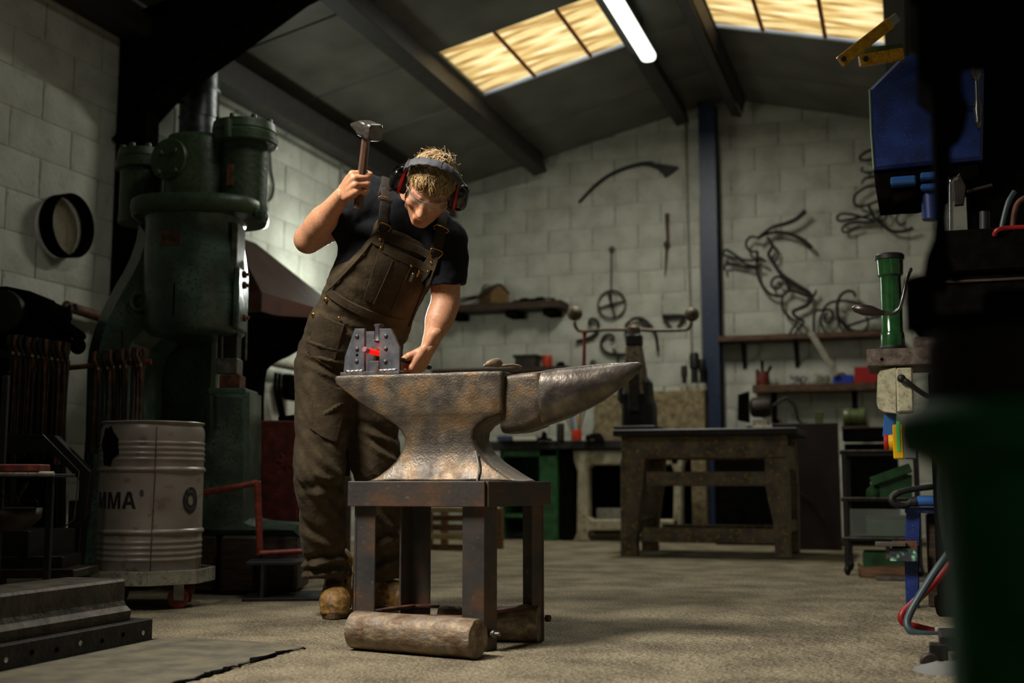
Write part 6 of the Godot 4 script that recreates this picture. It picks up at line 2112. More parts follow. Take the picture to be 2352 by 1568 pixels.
func back_side():
	var st := mb()
	var o: Node3D
	# ---------------- worn bench in the middle distance
	var wm := mat([0.0, "4a443c", 0.4, "625b52", 0.7, "746b5e", 1.0, "827662"], {"f": 0.012, "sc": 1.0, "r": 0.7, "b": 0.2, "d": [0.0, "8a6a2c00", 0.6, "8a6a2c00", 0.68, "7a5a24d0", 0.8, "a8873ee0", 1.0, "c8a860ff"], "df": 0.03, "dsc": 1.6, "doct": 5, "dwarp": 20.0})
	o = thing("workbench", "heavy old workbench with worn dark paint flecked yellow and a black top", "workbench", Vector3(-1.2702,0,-7.97), 0)
	st = mb()
	bx(st, Vector3((-.6032 + .6172) / 2, (.8457 + .8024) / 2, -0.36), Vector3(.6172 - -.6032, 0.045, 0.82), 0.006)
	part("top", st, M.blacktop, o)
	for z in [0.0, -0.68]:
		st = mb()
		bx(st, Vector3((-.5575 + .5448) / 2, (.7995 + .6524) / 2, z - 0.03), Vector3(.5448 - -.5575, .7995 - .6524, 0.05), 0.005)
		part("apron", st, wm, o)
		st = mb()
		prism(st, [Vector2(-.5625,.6555), Vector2(-.3978,.6545), Vector2(-.4022,.5439), Vector2(-.4186,.4277), Vector2(-.4445,.2539), Vector2(-.4641,.1095), Vector2(-.4595,-.0025), Vector2(-.5696,-.0046)], 0.12, 0.006, Transform3D(Basis.IDENTITY, Vector3(0, 0.0, z - 0.06)))
		part("leg", st, wm, o)
		st = mb()
		prism(st, [Vector2(.3983,.6498), Vector2(.5429,.649), Vector2(.551,.4304), Vector2(.5453,.0058), Vector2(.4519,.004), Vector2(.4438,.2344), Vector2(.4139,.3739), Vector2(.3972,.4862)], 0.12, 0.006, Transform3D(Basis.IDENTITY, Vector3(0, 0.0, z - 0.06)))
		part("leg", st, wm, o)
		st = mb()
		bx(st, Vector3((-.4182 + .4607) / 2, (.1922 + .0958) / 2, z - 0.04), Vector3(.4607 - -.4182, .1922 - .0958, 0.05), 0.005)
		part("rail", st, wm, o)
	st = mb()
	bx(st, Vector3((-.3941 + .4269) / 2, (.5634 + .4688) / 2, -0.04), Vector3(.4269 - -.3941, .5634 - .4688, 0.05), 0.005)
	part("rail", st, wm, o)
	for x in [-.5089, .5112]:
		st = mb()
		bx(st, Vector3(x, 0.66, -0.37), Vector3(0.05, 0.16, 0.62), 0.005)
		part("side_rail", st, wm, o)
		st = mb()
		bx(st, Vector3(x, 0.2, -0.37), Vector3(0.05, 0.08, 0.62), 0.005)
		part("side_rail", st, wm, o)
	# ---------------- fly press standing on it
	var fm := mat([0.0, "3a3020", 0.5, "62523a", 1.0, "8a7450"], {"f": 0.02, "sc": 2.0, "r": 0.55, "d": [0.0, "1c181200", 0.5, "1c181200", 0.7, "1c1812d0", 1.0, "1c1812ff"], "df": 0.03})
	o = thing("fly_press", "old fly press with two ball weights on a brown swing arm, standing on the workbench", "fly press", Vector3(-1.8451,.865,-8.45), 0)
	st = mb()
	tube(st, spline([Vector3(-.43,.8025,0),Vector3(-.4277,.7702,0),Vector3(-.4058,.7406,0),Vector3(-.3693,.7296,0),Vector3(-.2115,.733,0),Vector3(.01,.7266,0),Vector3(.2044,.7119,0),Vector3(.379,.7097,0),Vector3(.4162,.7245,0),Vector3(.433,.7632,0)], 4), 0.0125, 8)
	part("swing_arm", st, fm, o)
	for c in [[[Vector3(-.4296,.8648,0)][0], 0.057], [[Vector3(.4352,.8188,0)][0], 0.053]]:
		st = mb()
		ball(st, c[0], Vector3.ONE * c[1], 24, 14)
		part("ball_weight", st, fm, o)
	st = mb()
	var hub: Vector3 = [Vector3(.0099,.7196,0)][0]
	lathe(st, hub - Vector3(0, 0.04, 0), V2([0, 0, 0.045, 0, 0.05, 0.02, 0.05, 0.06, 0.035, 0.075, 0.03, 0.1, 0.012, 0.11, 0, 0.11]), 18)
	part("hub", st, fm, o)
	st = mb()
	cyl(st, [Vector3(-.357,.7339,0)][0], [Vector3(-.3641,.4257,0)][0], 0.012, 0.015, 12)
	cyl(st, [Vector3(-.3559,.722,0)][0], [Vector3(-.3573,.6923,0)][0], 0.02, 0.013, 12)
	part("pull_handle", st, M.redpaint2, o, Transform3D.IDENTITY, "red pull handle")
	st = mb()
	lathe(st, Vector3(0, .475, 0), [Vector2(0.05, -0.02), Vector2(0.05, 0.07), Vector2(0.036, 0.08), Vector2(0.03, 0.2), Vector2(0.0, 0.2)], 16)
	bx(st, Vector3(.0142,.6456,0), Vector3(.1124, .0875, 0.1), 0.01)
	part("screw_nut", st, M.blackiron, o)
	st = mb()
	loft(st, [rrect(Vector3(.019,.2544,0), .0812, 0.09, 0.02), rrect(Vector3(.0211,.4304,0), .0718, 0.08, 0.02), rrect(Vector3(.0158,.5189,0), .0625, 0.07, 0.02), rrect(Vector3(.0136,.5981,0), .0531, 0.06, 0.015)])
	part("screw_housing", st, fm, o)
	st = mb()
	prism(st, [Vector2(-.0732,.0149), Vector2(-.0714,.181), Vector2(-.1031,.2193), Vector2(-.0953,.3389), Vector2(-.0337,.3941), Vector2(.0844,.3909), Vector2(.1281,.3395), Vector2(.1329,.2237), Vector2(.1543,.1765), Vector2(.1552,.0118)], 0.2, 0.02, Transform3D(Basis.IDENTITY, Vector3(0, 0.0, -0.02)))
	part("press_frame", st, M.blackiron, o)
	st = mb()
	bx(st, Vector3(.0282,.2659,.1), Vector3(.075, .2811, 0.03), 0.006)
	part("slide", st, M.iron, o)
	st = mb()
	bx(st, Vector3(.0423, 0.012, 0.0), Vector3(0.3, 0.024, 0.34), 0.006)
	part("base", st, M.blackiron, o)
	# ---------------- back bench: dark top on a green cabinet and a cream cast stand
	o = thing("back_bench_top", "long black bench top along the back wall, behind the anvil horn", "bench top", Vector3(-2.7819,0,-9.86), 0)
	st = mb()
	bx(st, Vector3((-.9929 + 1.025) / 2, (.8432 + .7729) / 2, -0.33), Vector3(1.025 - -.9929, .8432 - .7729, 0.72), 0.006)
	part("slab", st, M.blacktop, o)
	var ytop: float = .8432
	var ybot: float = .7729 - 0.002
	o = thing("green_cabinet", "green steel cabinet with a dark open front under the black bench top", "cabinet", Vector3(-2.7819,0,-9.86), 0)
	st = mb()
	bx(st, Vector3((-.545 + -.0307) / 2, ybot / 2 + 0.02, -0.6), Vector3(-.0307 - -.545, ybot - 0.04, 0.02), 0.002)
	bx(st, Vector3(-.1167, ybot / 2, -0.3), Vector3(.1617, ybot, 0.6), 0.006)
	bx(st, Vector3(-.537, ybot / 2, -0.3), Vector3(0.03, ybot, 0.6), 0.004)
	bx(st, Vector3((-.545 + -.0307) / 2, ybot - 0.03, -0.3), Vector3(-.0307 - -.545, 0.06, 0.6), 0.004)
	part("carcass", st, M.green, o)
	st = mb()
	bx(st, Vector3((-.525 + -.1873) / 2, .2045, -0.28), Vector3(-.1873 - -.525, 0.03, 0.5), 0.003)
	part("shelf", st, M.green, o)
	o = thing("black_drawer_unit", "black steel unit beside the green cabinet under the back bench", "cabinet", Vector3(-2.7819,0,-9.86), 0)
	st = mb()
	bx(st, Vector3(.0431, ybot / 2, -0.32), Vector3(.125, ybot - 0.004, 0.56), 0.006)
	part("case", st, M.soot, o)
	var cm := mat([0.0, "7a725c", 0.5, "9a9178", 1.0, "b0a88e"], {"f": 0.015, "sc": 1.0, "r": 0.5, "d": [0.0, "3a2c1c00", 0.68, "3a2c1c00", 0.8, "3a2c1c90", 1.0, "4a3824d0"], "df": 0.03, "dsc": 1.4})
	o = thing("cast_machine_stand", "cream painted cast-iron machine stand with open frame, left of the workbench legs", "machine stand", Vector3(-2.7819,0,-9.86), 0)
	st = mb()
	prism(st, [Vector2(.1036,.7611), Vector2(1.0112,.7539), Vector2(1.0092,.6323), Vector2(.27,.6354), Vector2(.2395,.6062), Vector2(.2365,.2061), Vector2(.2664,.181), Vector2(1.002,.1882), Vector2(1.0005,.0964), Vector2(.2506,.0869), Vector2(.2278,.0541), Vector2(.2349,.0001), Vector2(.0989,-.002), Vector2(.1296,.0636), Vector2(.1406,.5736), Vector2(.1107,.6727)], 0.12, 0.012, Transform3D(Basis.IDENTITY, Vector3(0, 0, -0.06)))
	part("front_frame", st, cm, o)
	st = mb()
	prism(st, [Vector2(.9678,.7542), Vector2(1.105,.7531), Vector2(1.0458,.6607), Vector2(1.0299,.5716), Vector2(1.0206,.0121), Vector2(.9452,.011), Vector2(.9649,.5717), Vector2(.9373,.6612), Vector2(.9015,.6973)], 0.12, 0.01, Transform3D(Basis.IDENTITY, Vector3(0, 0, -0.06)))
	part("leg", st, cm, o)
	st = mb()
	bx(st, Vector3(.5809, 0.4, -0.5), Vector3(.8823, 0.7, 0.06), 0.006)
	part("back_plate", st, M.soot, o)
	o = thing("steel_tray", "grey steel box standing inside the cream machine stand", "box", Vector3(-2.7819,0,-9.86), 0)
	st = mb()
	bx(st, Vector3(.3732, .1351 + 0.02 + .0588, -0.07 - 0.14), Vector3(.2206, .1176, 0.1), 0.006)
	part("box", st, M.steelpaint, o)
	o = thing("wooden_crate", "pale slatted wooden crate seen between the anvil stand's legs", "crate", Vector3(-3.1302,0,-8.2), 0)
	for y in [.2933, .103]:
		st = mb()
		bx(st, Vector3(0.02, y, 0), Vector3(0.5, 0.04, 0.02), 0.003)
		part("slat", st, M.palewood, o)
	for y in [.2339, .1653, .0222]:
		st = mb()
		bx(st, Vector3(0.02, y, -0.06), Vector3(0.48, 0.045, 0.02), 0.003)
		part("board", st, M.wood, o)
	for x in [-0.2, 0.24]:
		st = mb()
		bx(st, Vector3(x, 0.15, -0.035), Vector3(0.05, 0.3, 0.045), 0.003)
		bx(st, Vector3(x, 0.15, -0.35), Vector3(0.05, 0.3, 0.045), 0.003)
		part("corner_post", st, M.wood, o)
	# things on the back bench
	var B := Vector3(-2.7508,0,-9.75) + Vector3(0, ytop, 0)
	o = thing("white_book", "white book lying on the back bench beneath the anvil horn", "book", B + Vector3(-.3218, 0, 0), 0.1)
	st = mb()
	bx(st, Vector3(0, 0.024, -0.06), Vector3(.2036, 0.044, 0.15), 0.004)
	part("pages", st, mat(["b8b4a8"], {"r": 0.7}), o)
	st = mb()
	bx(st, Vector3(0, 0.047, -0.06), Vector3(.2072, 0.004, 0.155), 0.001)
	part("cover", st, M.steelpaint, o)
	o = can("paint_pot", "red paint pot holding brushes and pencils on the back bench", "pot", B + Vector3(.1306, 0, -0.02), .0436, .0872, M.redcan)
	var cols := [M.wood, M.blackiron, mat(["2a5a8a"], {"r": 0.5}), M.palewood, M.blackiron, M.wood, mat(["c89a30"], {"r": 0.5})]
	for i in 7:
		var b := thing("brush", ["wooden handled brush leaning left in the red pot", "black file standing in the red pot", "blue handled brush in the red pot", "pale pencil in the red pot", "black scriber leaning right in the red pot", "brown wooden handle at the back of the red pot", "yellow handled brush leaning far left in the red pot"][i], "brush", B + Vector3(.1306 + 0.012 * (i - 3), 0.045, -0.02 + 0.01 * (i % 3 - 1)), 0.0, "brushes and tools in the red pot")
		st = mb()
		var tip := Vector3((i - 3) * 0.03 + (0.02 if i == 6 else 0.0) - (0.25 if i == 6 else 0.0) * 0.6, .2254 + 0.02 * (i % 2), 0.0)
		tube(st, [Vector3.ZERO, tip * 0.6, tip], [0.005, 0.007, 0.009], 7)
		part("handle", st, cols[i], b)
	o = thing("rag_heap", "crumpled dark rag right of the red pot on the back bench", "rag", B + Vector3(.2824, 0, -0.05))
	st = mb()
	loft(st, [sring(Vector3(0, 0, 0), 0.09, 0.06), sring(Vector3(0, 0.03, 0), 0.075, 0.05), sring(Vector3(0.02, 0.05, 0), 0.03, 0.02)])
	part("cloth", rough_up(st, 0.03, 14.0), M.soot, o)
	o = thing("hand_plane", "small dark hand tool with a raised grip on the back bench beside the book", "hand tool", B + Vector3(-.1657, 0, -0.04))
	st = mb()
	prism(st, [Vector2(-0.07, 0), Vector2(0.07, 0), Vector2(0.07, 0.02), Vector2(0.03, 0.025), Vector2(0.02, 0.07), Vector2(-0.005, 0.08), Vector2(-0.02, 0.03), Vector2(-0.07, 0.022)], 0.05, 0.006)
	part("body", st, M.soot, o)
	o = can("dark_tin", "dull dark tin on the back bench left of the red pot", "tin", B + Vector3(-.0227, 0, -0.06), .0327, .1454, M.iron)
	o = thing("blue_case", "flat blue case on the back bench at the left of the white book", "case", B + Vector3(-.5072, 0, -0.06))
	st = mb()
	bx(st, Vector3(0, 0.02, 0), Vector3(.1309, 0.04, 0.12), 0.004)
	part("case", st, mat(["26344e"], {"r": 0.5}), o)
	# tan cupboard with tool heads on top
	var tan := mat([0.0, "5a4c34", 0.4, "7a6a4c", 0.7, "8f7f5e", 1.0, "a09070"], {"f": 0.015, "sc": 1.2, "r": 0.75, "d": [0.0, "2a221800", 0.66, "2a221800", 0.8, "3a2c1c70", 1.0, "2a2018a0"], "df": 0.02, "dsc": 1.5})
	for e in [[1363, 1436, 910, "tan stained board standing behind the fly press, left of it"], [1502, 1624, 905, "tan stained cupboard side standing between fly press and blue post"]]:
		o = thing("stained_board", e[3], "board", Vector3(-2.23,0,-11), 0, "tan stained boards behind the fly press")
		st = mb()
		var yb := 0.0
		var yt: float = 0.5 + (1105 - e[2]) * 0.00418
		bx(st, Vector3((e[0] + e[1] - 3000) / 2.0 * .004, (yt + yb) / 2, -0.1), Vector3((e[1] - e[0]) * .004, yt - yb, 0.2), 0.006)
		part("board", st, tan, o)
		if e[0] > 1400:
			for q in [[1575, 15, 846, "left"], [1599, 22, 816, "tallest, in the middle"], [1617, 16, 832, "right, touching the post"]]:
				var c := thing("tool_holder", "dark spindle tool holder standing on the tan board, %s of three" % q[3], "tool holder", Vector3(-2.23,0,-11) + Vector3((q[0] - 1500) * .004, yt, -0.08), 0.0, "spindle tool holders on the tan board")
				var hh: float = (905 - q[2]) * .004
				var rr: float = q[1] * 0.5 * .004
				st = mb()
				lathe(st, Vector3.ZERO, [Vector2(0, 0), Vector2(rr * 1.25, 0), Vector2(rr * 1.3, 0.02), Vector2(rr * 1.1, 0.06), Vector2(rr * 0.7, 0.07)], 16)
				part("base", st, M.steelpaint, c)
				st = mb()
				lathe(st, Vector3.ZERO, [Vector2(rr * 0.75, 0.06), Vector2(rr * 0.75, hh * 0.55), Vector2(rr * 1.05, hh * 0.6), Vector2(rr * 1.05, hh * 0.92), Vector2(rr * 0.8, hh), Vector2(0, hh)], 16)
				part("spindle", st, M.blackiron, c)
	# ---------------- shelves on the back wall, left
	o = thing("upper_plank_shelf", "thick dark plank shelf on the back wall, to the right of the smith's shoulder", "shelf", Vector3(0, 0, 0))
	st = mb()
	var e0: Vector3 = Vector3(-4.6543,2.4163,-11.1)
	var e1: Vector3 = Vector3(-3.1245,2.2547,-11.1)
	bx(st, Vector3((e0.x + e1.x) / 2, e1.y - 0.035, BACK + 0.15), Vector3(e1.x - e0.x, 0.075, 0.3), 0.006)
	part("plank", st, M.darkwood, o)
	for p in [Vector3(-4.2433,2.2421,-11.2), Vector3(-3.6516,2.2416,-11.2), Vector3(-3.2641,2.2368,-11.2)]:
		st = mb()
		bx(st, Vector3(p.x, e1.y - 0.105, BACK + 0.13), Vector3(0.13, 0.06, 0.26), 0.006)
		part("bracket", st, M.soot, o)
	var sy := e1.y + 0.003
	o = thing("gabled_wooden_box", "small gable-ended wooden box on the upper plank shelf", "box", Vector3(Vector3(-3.7966,2.4319,-11.25).x, sy, BACK + 0.15), 0.0)
	st = mb()
	prism(st, V2([-0.1, 0, 0.1, 0, 0.1, 0.1, 0.02, 0.175, -0.03, 0.175, -0.1, 0.1]), 0.3, 0.006, Transform3D(Basis(Vector3.UP, 0.75), Vector3(-0.08, 0, -0.02)))
	part("box", st, M.palewood2, o)
	st = mb()
	prism(st, V2([-0.11, 0.1, -0.03, 0.185, 0.02, 0.185, 0.11, 0.1, 0.11, 0.11, 0.02, 0.196, -0.03, 0.196, -0.11, 0.11]), 0.31, 0.003, Transform3D(Basis(Vector3.UP, 0.75), Vector3(-0.08, 0, -0.02)))
	part("lid", st, M.darkwood, o)
	o = thing("wire_coil", "coil of pale wire behind the gabled box on the upper shelf", "wire", Vector3(Vector3(-3.9578,2.5435,-11.34).x, sy, BACK + 0.06))
	st = mb()
	for k in 3: tube(st, spline([Vector3(-0.05, 0, 0.02 * k), Vector3(-0.06, 0.18, 0.02 * k), Vector3(0.0, 0.22, 0.02 * k), Vector3(0.05, 0.15, 0.02 * k), Vector3(0.02, 0.1, 0.02 * k)], 4), 0.005, 6)
	part("coil", st, M.steel, o)
	for i in 4:
		o = thing("chisel", ["dark chisel on the upper shelf, nearest the gabled box", "dark chisel lying across the others on the upper shelf", "short dark chisel at the middle of the upper shelf's right end", "dark chisel at the right tip of the upper shelf"][i], "chisel", Vector3(Vector3(-3.5742,2.4129,-11.2).x + 0.085 * i, sy + 0.014 + 0.018 * (i % 2), BACK + 0.2), 0.2 * (i - 1.5), "chisels on the upper shelf")
		st = mb()
		tube(st, [Vector3(-0.09, 0, 0), Vector3(-0.02, 0.004, 0), Vector3(0.0, 0, 0), Vector3(0.1, -0.004, 0)], [0.014, 0.016, 0.008, 0.011], 8)
		part("chisel", st, M.soot, o)
	for i in 2:
		o = thing("round_rod", ["dark rod poking left from the upper shelf, upper of two", "dark rod poking left from the upper shelf, lower of two"][i], "rod", Vector3(Vector3(-4.2164,2.4978,-11.25).x, sy + 0.012 + 0.03 * i, BACK + 0.12 + 0.07 * i), 0.25 + 0.1 * i, "rods on the upper shelf")
		st = mb()
		cyl(st, Vector3(-0.15, 0, 0), Vector3(0.17, 0.09 - 0.03 * i, 0), 0.01, -1, 8)
		part("rod", st, M.soot, o)
	o = thing("lower_wall_shelf", "dark shelf on the back wall behind the anvil, mostly hidden", "shelf", Vector3.ZERO)
	st = mb()
	e0 = Vector3(-4.5015,1.6142,-11.15)
	e1 = Vector3(-3.0938,1.5736,-11.15)
	bx(st, Vector3((e0.x + e1.x) / 2, e0.y - 0.025, BACK + 0.13), Vector3(e1.x - e0.x, 0.05, 0.25), 0.004)
	part("board", st, M.darkwood, o)
	st = mb()
	bx(st, Vector3((e0.x + e1.x) / 2 + 0.3, e0.y - 0.12, BACK + 0.06), Vector3(0.04, 0.15, 0.12), 0.003)
	part("bracket", st, M.soot, o)
	sy = e0.y + 0.002
	o = thing("lidded_metal_box", "dark lidded metal box on the lower shelf, just above the anvil's step", "box", Vector3(Vector3(-3.5189,1.6363,-11.28).x, sy, BACK + 0.13))
	st = mb()
	loft(st, [rrect(Vector3(0, 0, 0), 0.105, 0.08, 0.01), rrect(Vector3(0, 0.09, 0), 0.11, 0.085, 0.01)])
	part("body", st, M.iron, o)
	st = mb()
	bx(st, Vector3(0, 0.11, 0), Vector3(0.26, 0.03, 0.19), 0.006)
	part("lid", st, M.iron, o)
	o = can("red_tin", "scuffed red and orange tin on the lower shelf beside the lidded box", "tin", Vector3(Vector3(-3.3152,1.6284,-11.26).x, sy, BACK + 0.14), 0.049, 0.115, M.redcan)
	o = thing("small_clamp", "small dark lump of ironwork right of the red tin on the lower shelf", "iron part", Vector3(Vector3(-3.1774,1.5985,-11.26).x, sy, BACK + 0.14))
	st = mb()
	loft(st, [sring(Vector3.ZERO, 0.05, 0.04), sring(Vector3(0, 0.025, 0), 0.045, 0.035), sring(Vector3(0, 0.045, 0), 0.02, 0.02)])
	part("lump", rough_up(st, 0.012, 20.0), M.soot, o)
	# ---------------- tools hung on the back wall
	o = thing("curved_scythe_blade", "long curved black blade with a wide axe-like end hung high on the back wall", "blade", Vector3.ZERO)
	st = mb()
	tube(st, spline([Vector3(-3.0102,3.2708,-11.37),Vector3(-2.9197,3.3619,-11.37),Vector3(-2.8205,3.4475,-11.37),Vector3(-2.7174,3.5148,-11.37),Vector3(-2.6238,3.556,-11.37),Vector3(-2.5352,3.5841,-11.37),Vector3(-2.4426,3.6029,-11.37),Vector3(-2.3593,3.6136,-11.37),Vector3(-2.2548,3.6093,-11.37)], 4), [0.016, 0.016, 0.016, 0.016, 0.017, 0.017, 0.017, 0.018, 0.018, 0.018, 0.018, 0.018, 0.018, 0.018, 0.018, 0.018, 0.018, 0.018, 0.018, 0.018, 0.018, 0.018, 0.018, 0.018, 0.018, 0.018, 0.018, 0.019, 0.019, 0.02, 0.02, 0.02, 0.02], 8, false, 0.6, Vector3.UP)
	part("shaft", st, M.blackiron, o)
	st = mb()
	var bl := []
	for p in [Vector3(-2.3417,3.6254,-11.37),Vector3(-2.1683,3.5932,-11.37),Vector3(-2.0139,3.5585,-11.37),Vector3(-2.0013,3.54,-11.37),Vector3(-2.062,3.497,-11.37),Vector3(-2.1229,3.4583,-11.37),Vector3(-2.1401,3.4597,-11.37),Vector3(-2.1696,3.5058,-11.37),Vector3(-2.2123,3.5487,-11.37),Vector3(-2.2813,3.5807,-11.37),Vector3(-2.3421,3.5946,-11.37)]: bl.append(Vector2(p.x, p.y))
	prism(st, bl, 0.018, 0.004, Transform3D(Basis.IDENTITY, Vector3(0, 0, BACK + 0.03)))
	part("blade", st, M.blackiron, o)
	o = thing("pick_head", "narrow rusty pick head hung upright on the back wall beside the blue post", "pick head", Vector3.ZERO)
	st = mb()
	tube(st, [Vector3(-2.124,3.0974,-11.37),Vector3(-2.1239,2.9675,-11.37),Vector3(-2.1193,2.8463,-11.37),Vector3(-2.1287,2.7908,-11.37),Vector3(-2.1339,2.7309,-11.37),Vector3(-2.1422,2.6024,-11.37),Vector3(-2.1505,2.4785,-11.37)], [0.02, 0.017, 0.014, 0.022, 0.014, 0.011, 0.005], 8, false, 0.7, Vector3.RIGHT)
	part("pick", st, M.rusty, o)
	st = mb()
	var ey: Vector3 = Vector3(-2.1259,2.7878,-11.355)
	lathe(st, ey, V2([0.014, -0.02, 0.03, -0.02, 0.032, 0, 0.03, 0.014, 0.016, 0.014, 0.012, -0.01, 0, -0.01]), 18, frame_of(Vector3.BACK))
	part("eye", st, M.iron, o)
	o = thing("traveller_wheel", "black tyre-measuring traveller wheel with a long stem hung on the back wall", "wheel", Vector3.ZERO)
	var wc: Vector3 = Vector3(-2.6834,2.2239,-11.36)
	st = mb()
	var rim := []
	for k in 40: rim.append(wc + Vector3(cos(TAU * k / 40), sin(TAU * k / 40), 0) * 0.138)
	tube(st, rim, 0.013, 8, true, 0.7, Vector3.BACK)
	part("rim", st, M.blackiron, o)
	for a in [0.22, 0.22 + PI, -1.32, -1.32 + PI]:
		st = mb()
		tube(st, [wc, wc + Vector3(cos(a), sin(a), 0) * 0.136], [0.012, 0.009], 6)
		part("spoke", st, M.blackiron, o)
	st = mb()
	dome(st, wc, Vector3.BACK, 0.024, 0.02)
	part("hub", st, M.blackiron, o)
	st = mb()
	tube(st, [wc + Vector3(0, 0, 0.012), wc + Vector3(0, 0.13, 0.012), Vector3(-2.6782,2.7445,-11.36)], 0.0085, 7)
	part("stem", st, M.blackiron, o)
	st = mb()
	var er := []
	for k in 16: er.append(Vector3(-2.6779,2.775,-11.36) + Vector3(cos(TAU * k / 16), sin(TAU * k / 16), 0) * 0.021)
	tube(st, er, 0.008, 6, true)
	part("eye", st, M.blackiron, o)
	ironwork("iron_scroll", "small forged iron scroll hung left of the fly press screw, upper", "ironwork", [[[Vector3(-2.8758,2.0208,-11.35),Vector3(-2.9051,2.038,-11.35),Vector3(-2.9081,2.0669,-11.35),Vector3(-2.8785,2.0913,-11.35),Vector3(-2.833,2.0702,-11.35),Vector3(-2.814,2.0151,-11.35),Vector3(-2.8406,1.9428,-11.35),Vector3(-2.9258,1.895,-11.35),Vector3(-3.0407,1.8672,-11.35)], 0.7, 1.0]], 0.018, "forged scrolls behind the fly press")
	ironwork("iron_scroll", "large curling forged iron scroll hung behind the fly press, below its arm", "ironwork", [[[Vector3(-2.7019,1.8708,-11.35),Vector3(-2.6728,1.8697,-11.35),Vector3(-2.6645,1.898,-11.35),Vector3(-2.6981,1.9262,-11.35),Vector3(-2.7548,1.9125,-11.35),Vector3(-2.7895,1.8454,-11.35),Vector3(-2.7674,1.7748,-11.35),Vector3(-2.6919,1.7311,-11.35),Vector3(-2.5316,1.7227,-11.35)], 0.6, 1.0], [[Vector3(-2.6752,1.7906,-11.35),Vector3(-2.6483,1.7502,-11.35),Vector3(-2.6198,1.7066,-11.35),Vector3(-2.6206,1.631,-11.35)], 0.6, 0.6]], 0.018, "forged scrolls behind the fly press")
	ironwork("iron_arch", "arched black iron bar hung on the wall over the fly press", "ironwork", [[[Vector3(-2.5068,1.8783,-11.34),Vector3(-2.5414,1.9349,-11.34),Vector3(-2.5308,2.0167,-11.34),Vector3(-2.4535,2.072,-11.34),Vector3(-2.374,2.0655,-11.34),Vector3(-2.2987,2.0025,-11.34),Vector3(-2.2418,1.8998,-11.34),Vector3(-2.2251,1.7459,-11.34)], 0.7, 0.8], [[Vector3(-2.4079,2.065,-11.35),Vector3(-2.3452,1.9993,-11.35),Vector3(-2.2822,1.9732,-11.35)], 0.8, 0.5]], 0.02, "forged scrolls behind the fly press")
	ironwork("twisted_handle", "twisted iron fire-door handle with triangular stays hung left of the right ball weight", "ironwork", [[[Vector3(-2.1765,2.0867,-11.35),Vector3(-2.1232,2.0813,-11.35),Vector3(-2.0449,2.081,-11.35),Vector3(-1.9593,2.0742,-11.35)], 1.2, 1.2], [[Vector3(-2.1766,2.0773,-11.35),Vector3(-2.1397,2.0224,-11.35),Vector3(-2.0935,1.9704,-11.35)], 0.7, 0.7], [[Vector3(-1.9594,2.0649,-11.35),Vector3(-1.9991,2.0166,-11.35),Vector3(-2.0373,1.9681,-11.35)], 0.7, 0.7]], 0.018)
	ironwork("iron_scroll", "tiny forged scroll just above the anvil horn's middle", "ironwork", [[[Vector3(-2.8463,1.6458,-11.35),Vector3(-2.8624,1.67,-11.35),Vector3(-2.8868,1.6676,-11.35),Vector3(-2.8919,1.6424,-11.35),Vector3(-2.8628,1.6146,-11.35)], 0.6, 0.8]], 0.016, "forged scrolls behind the fly press")
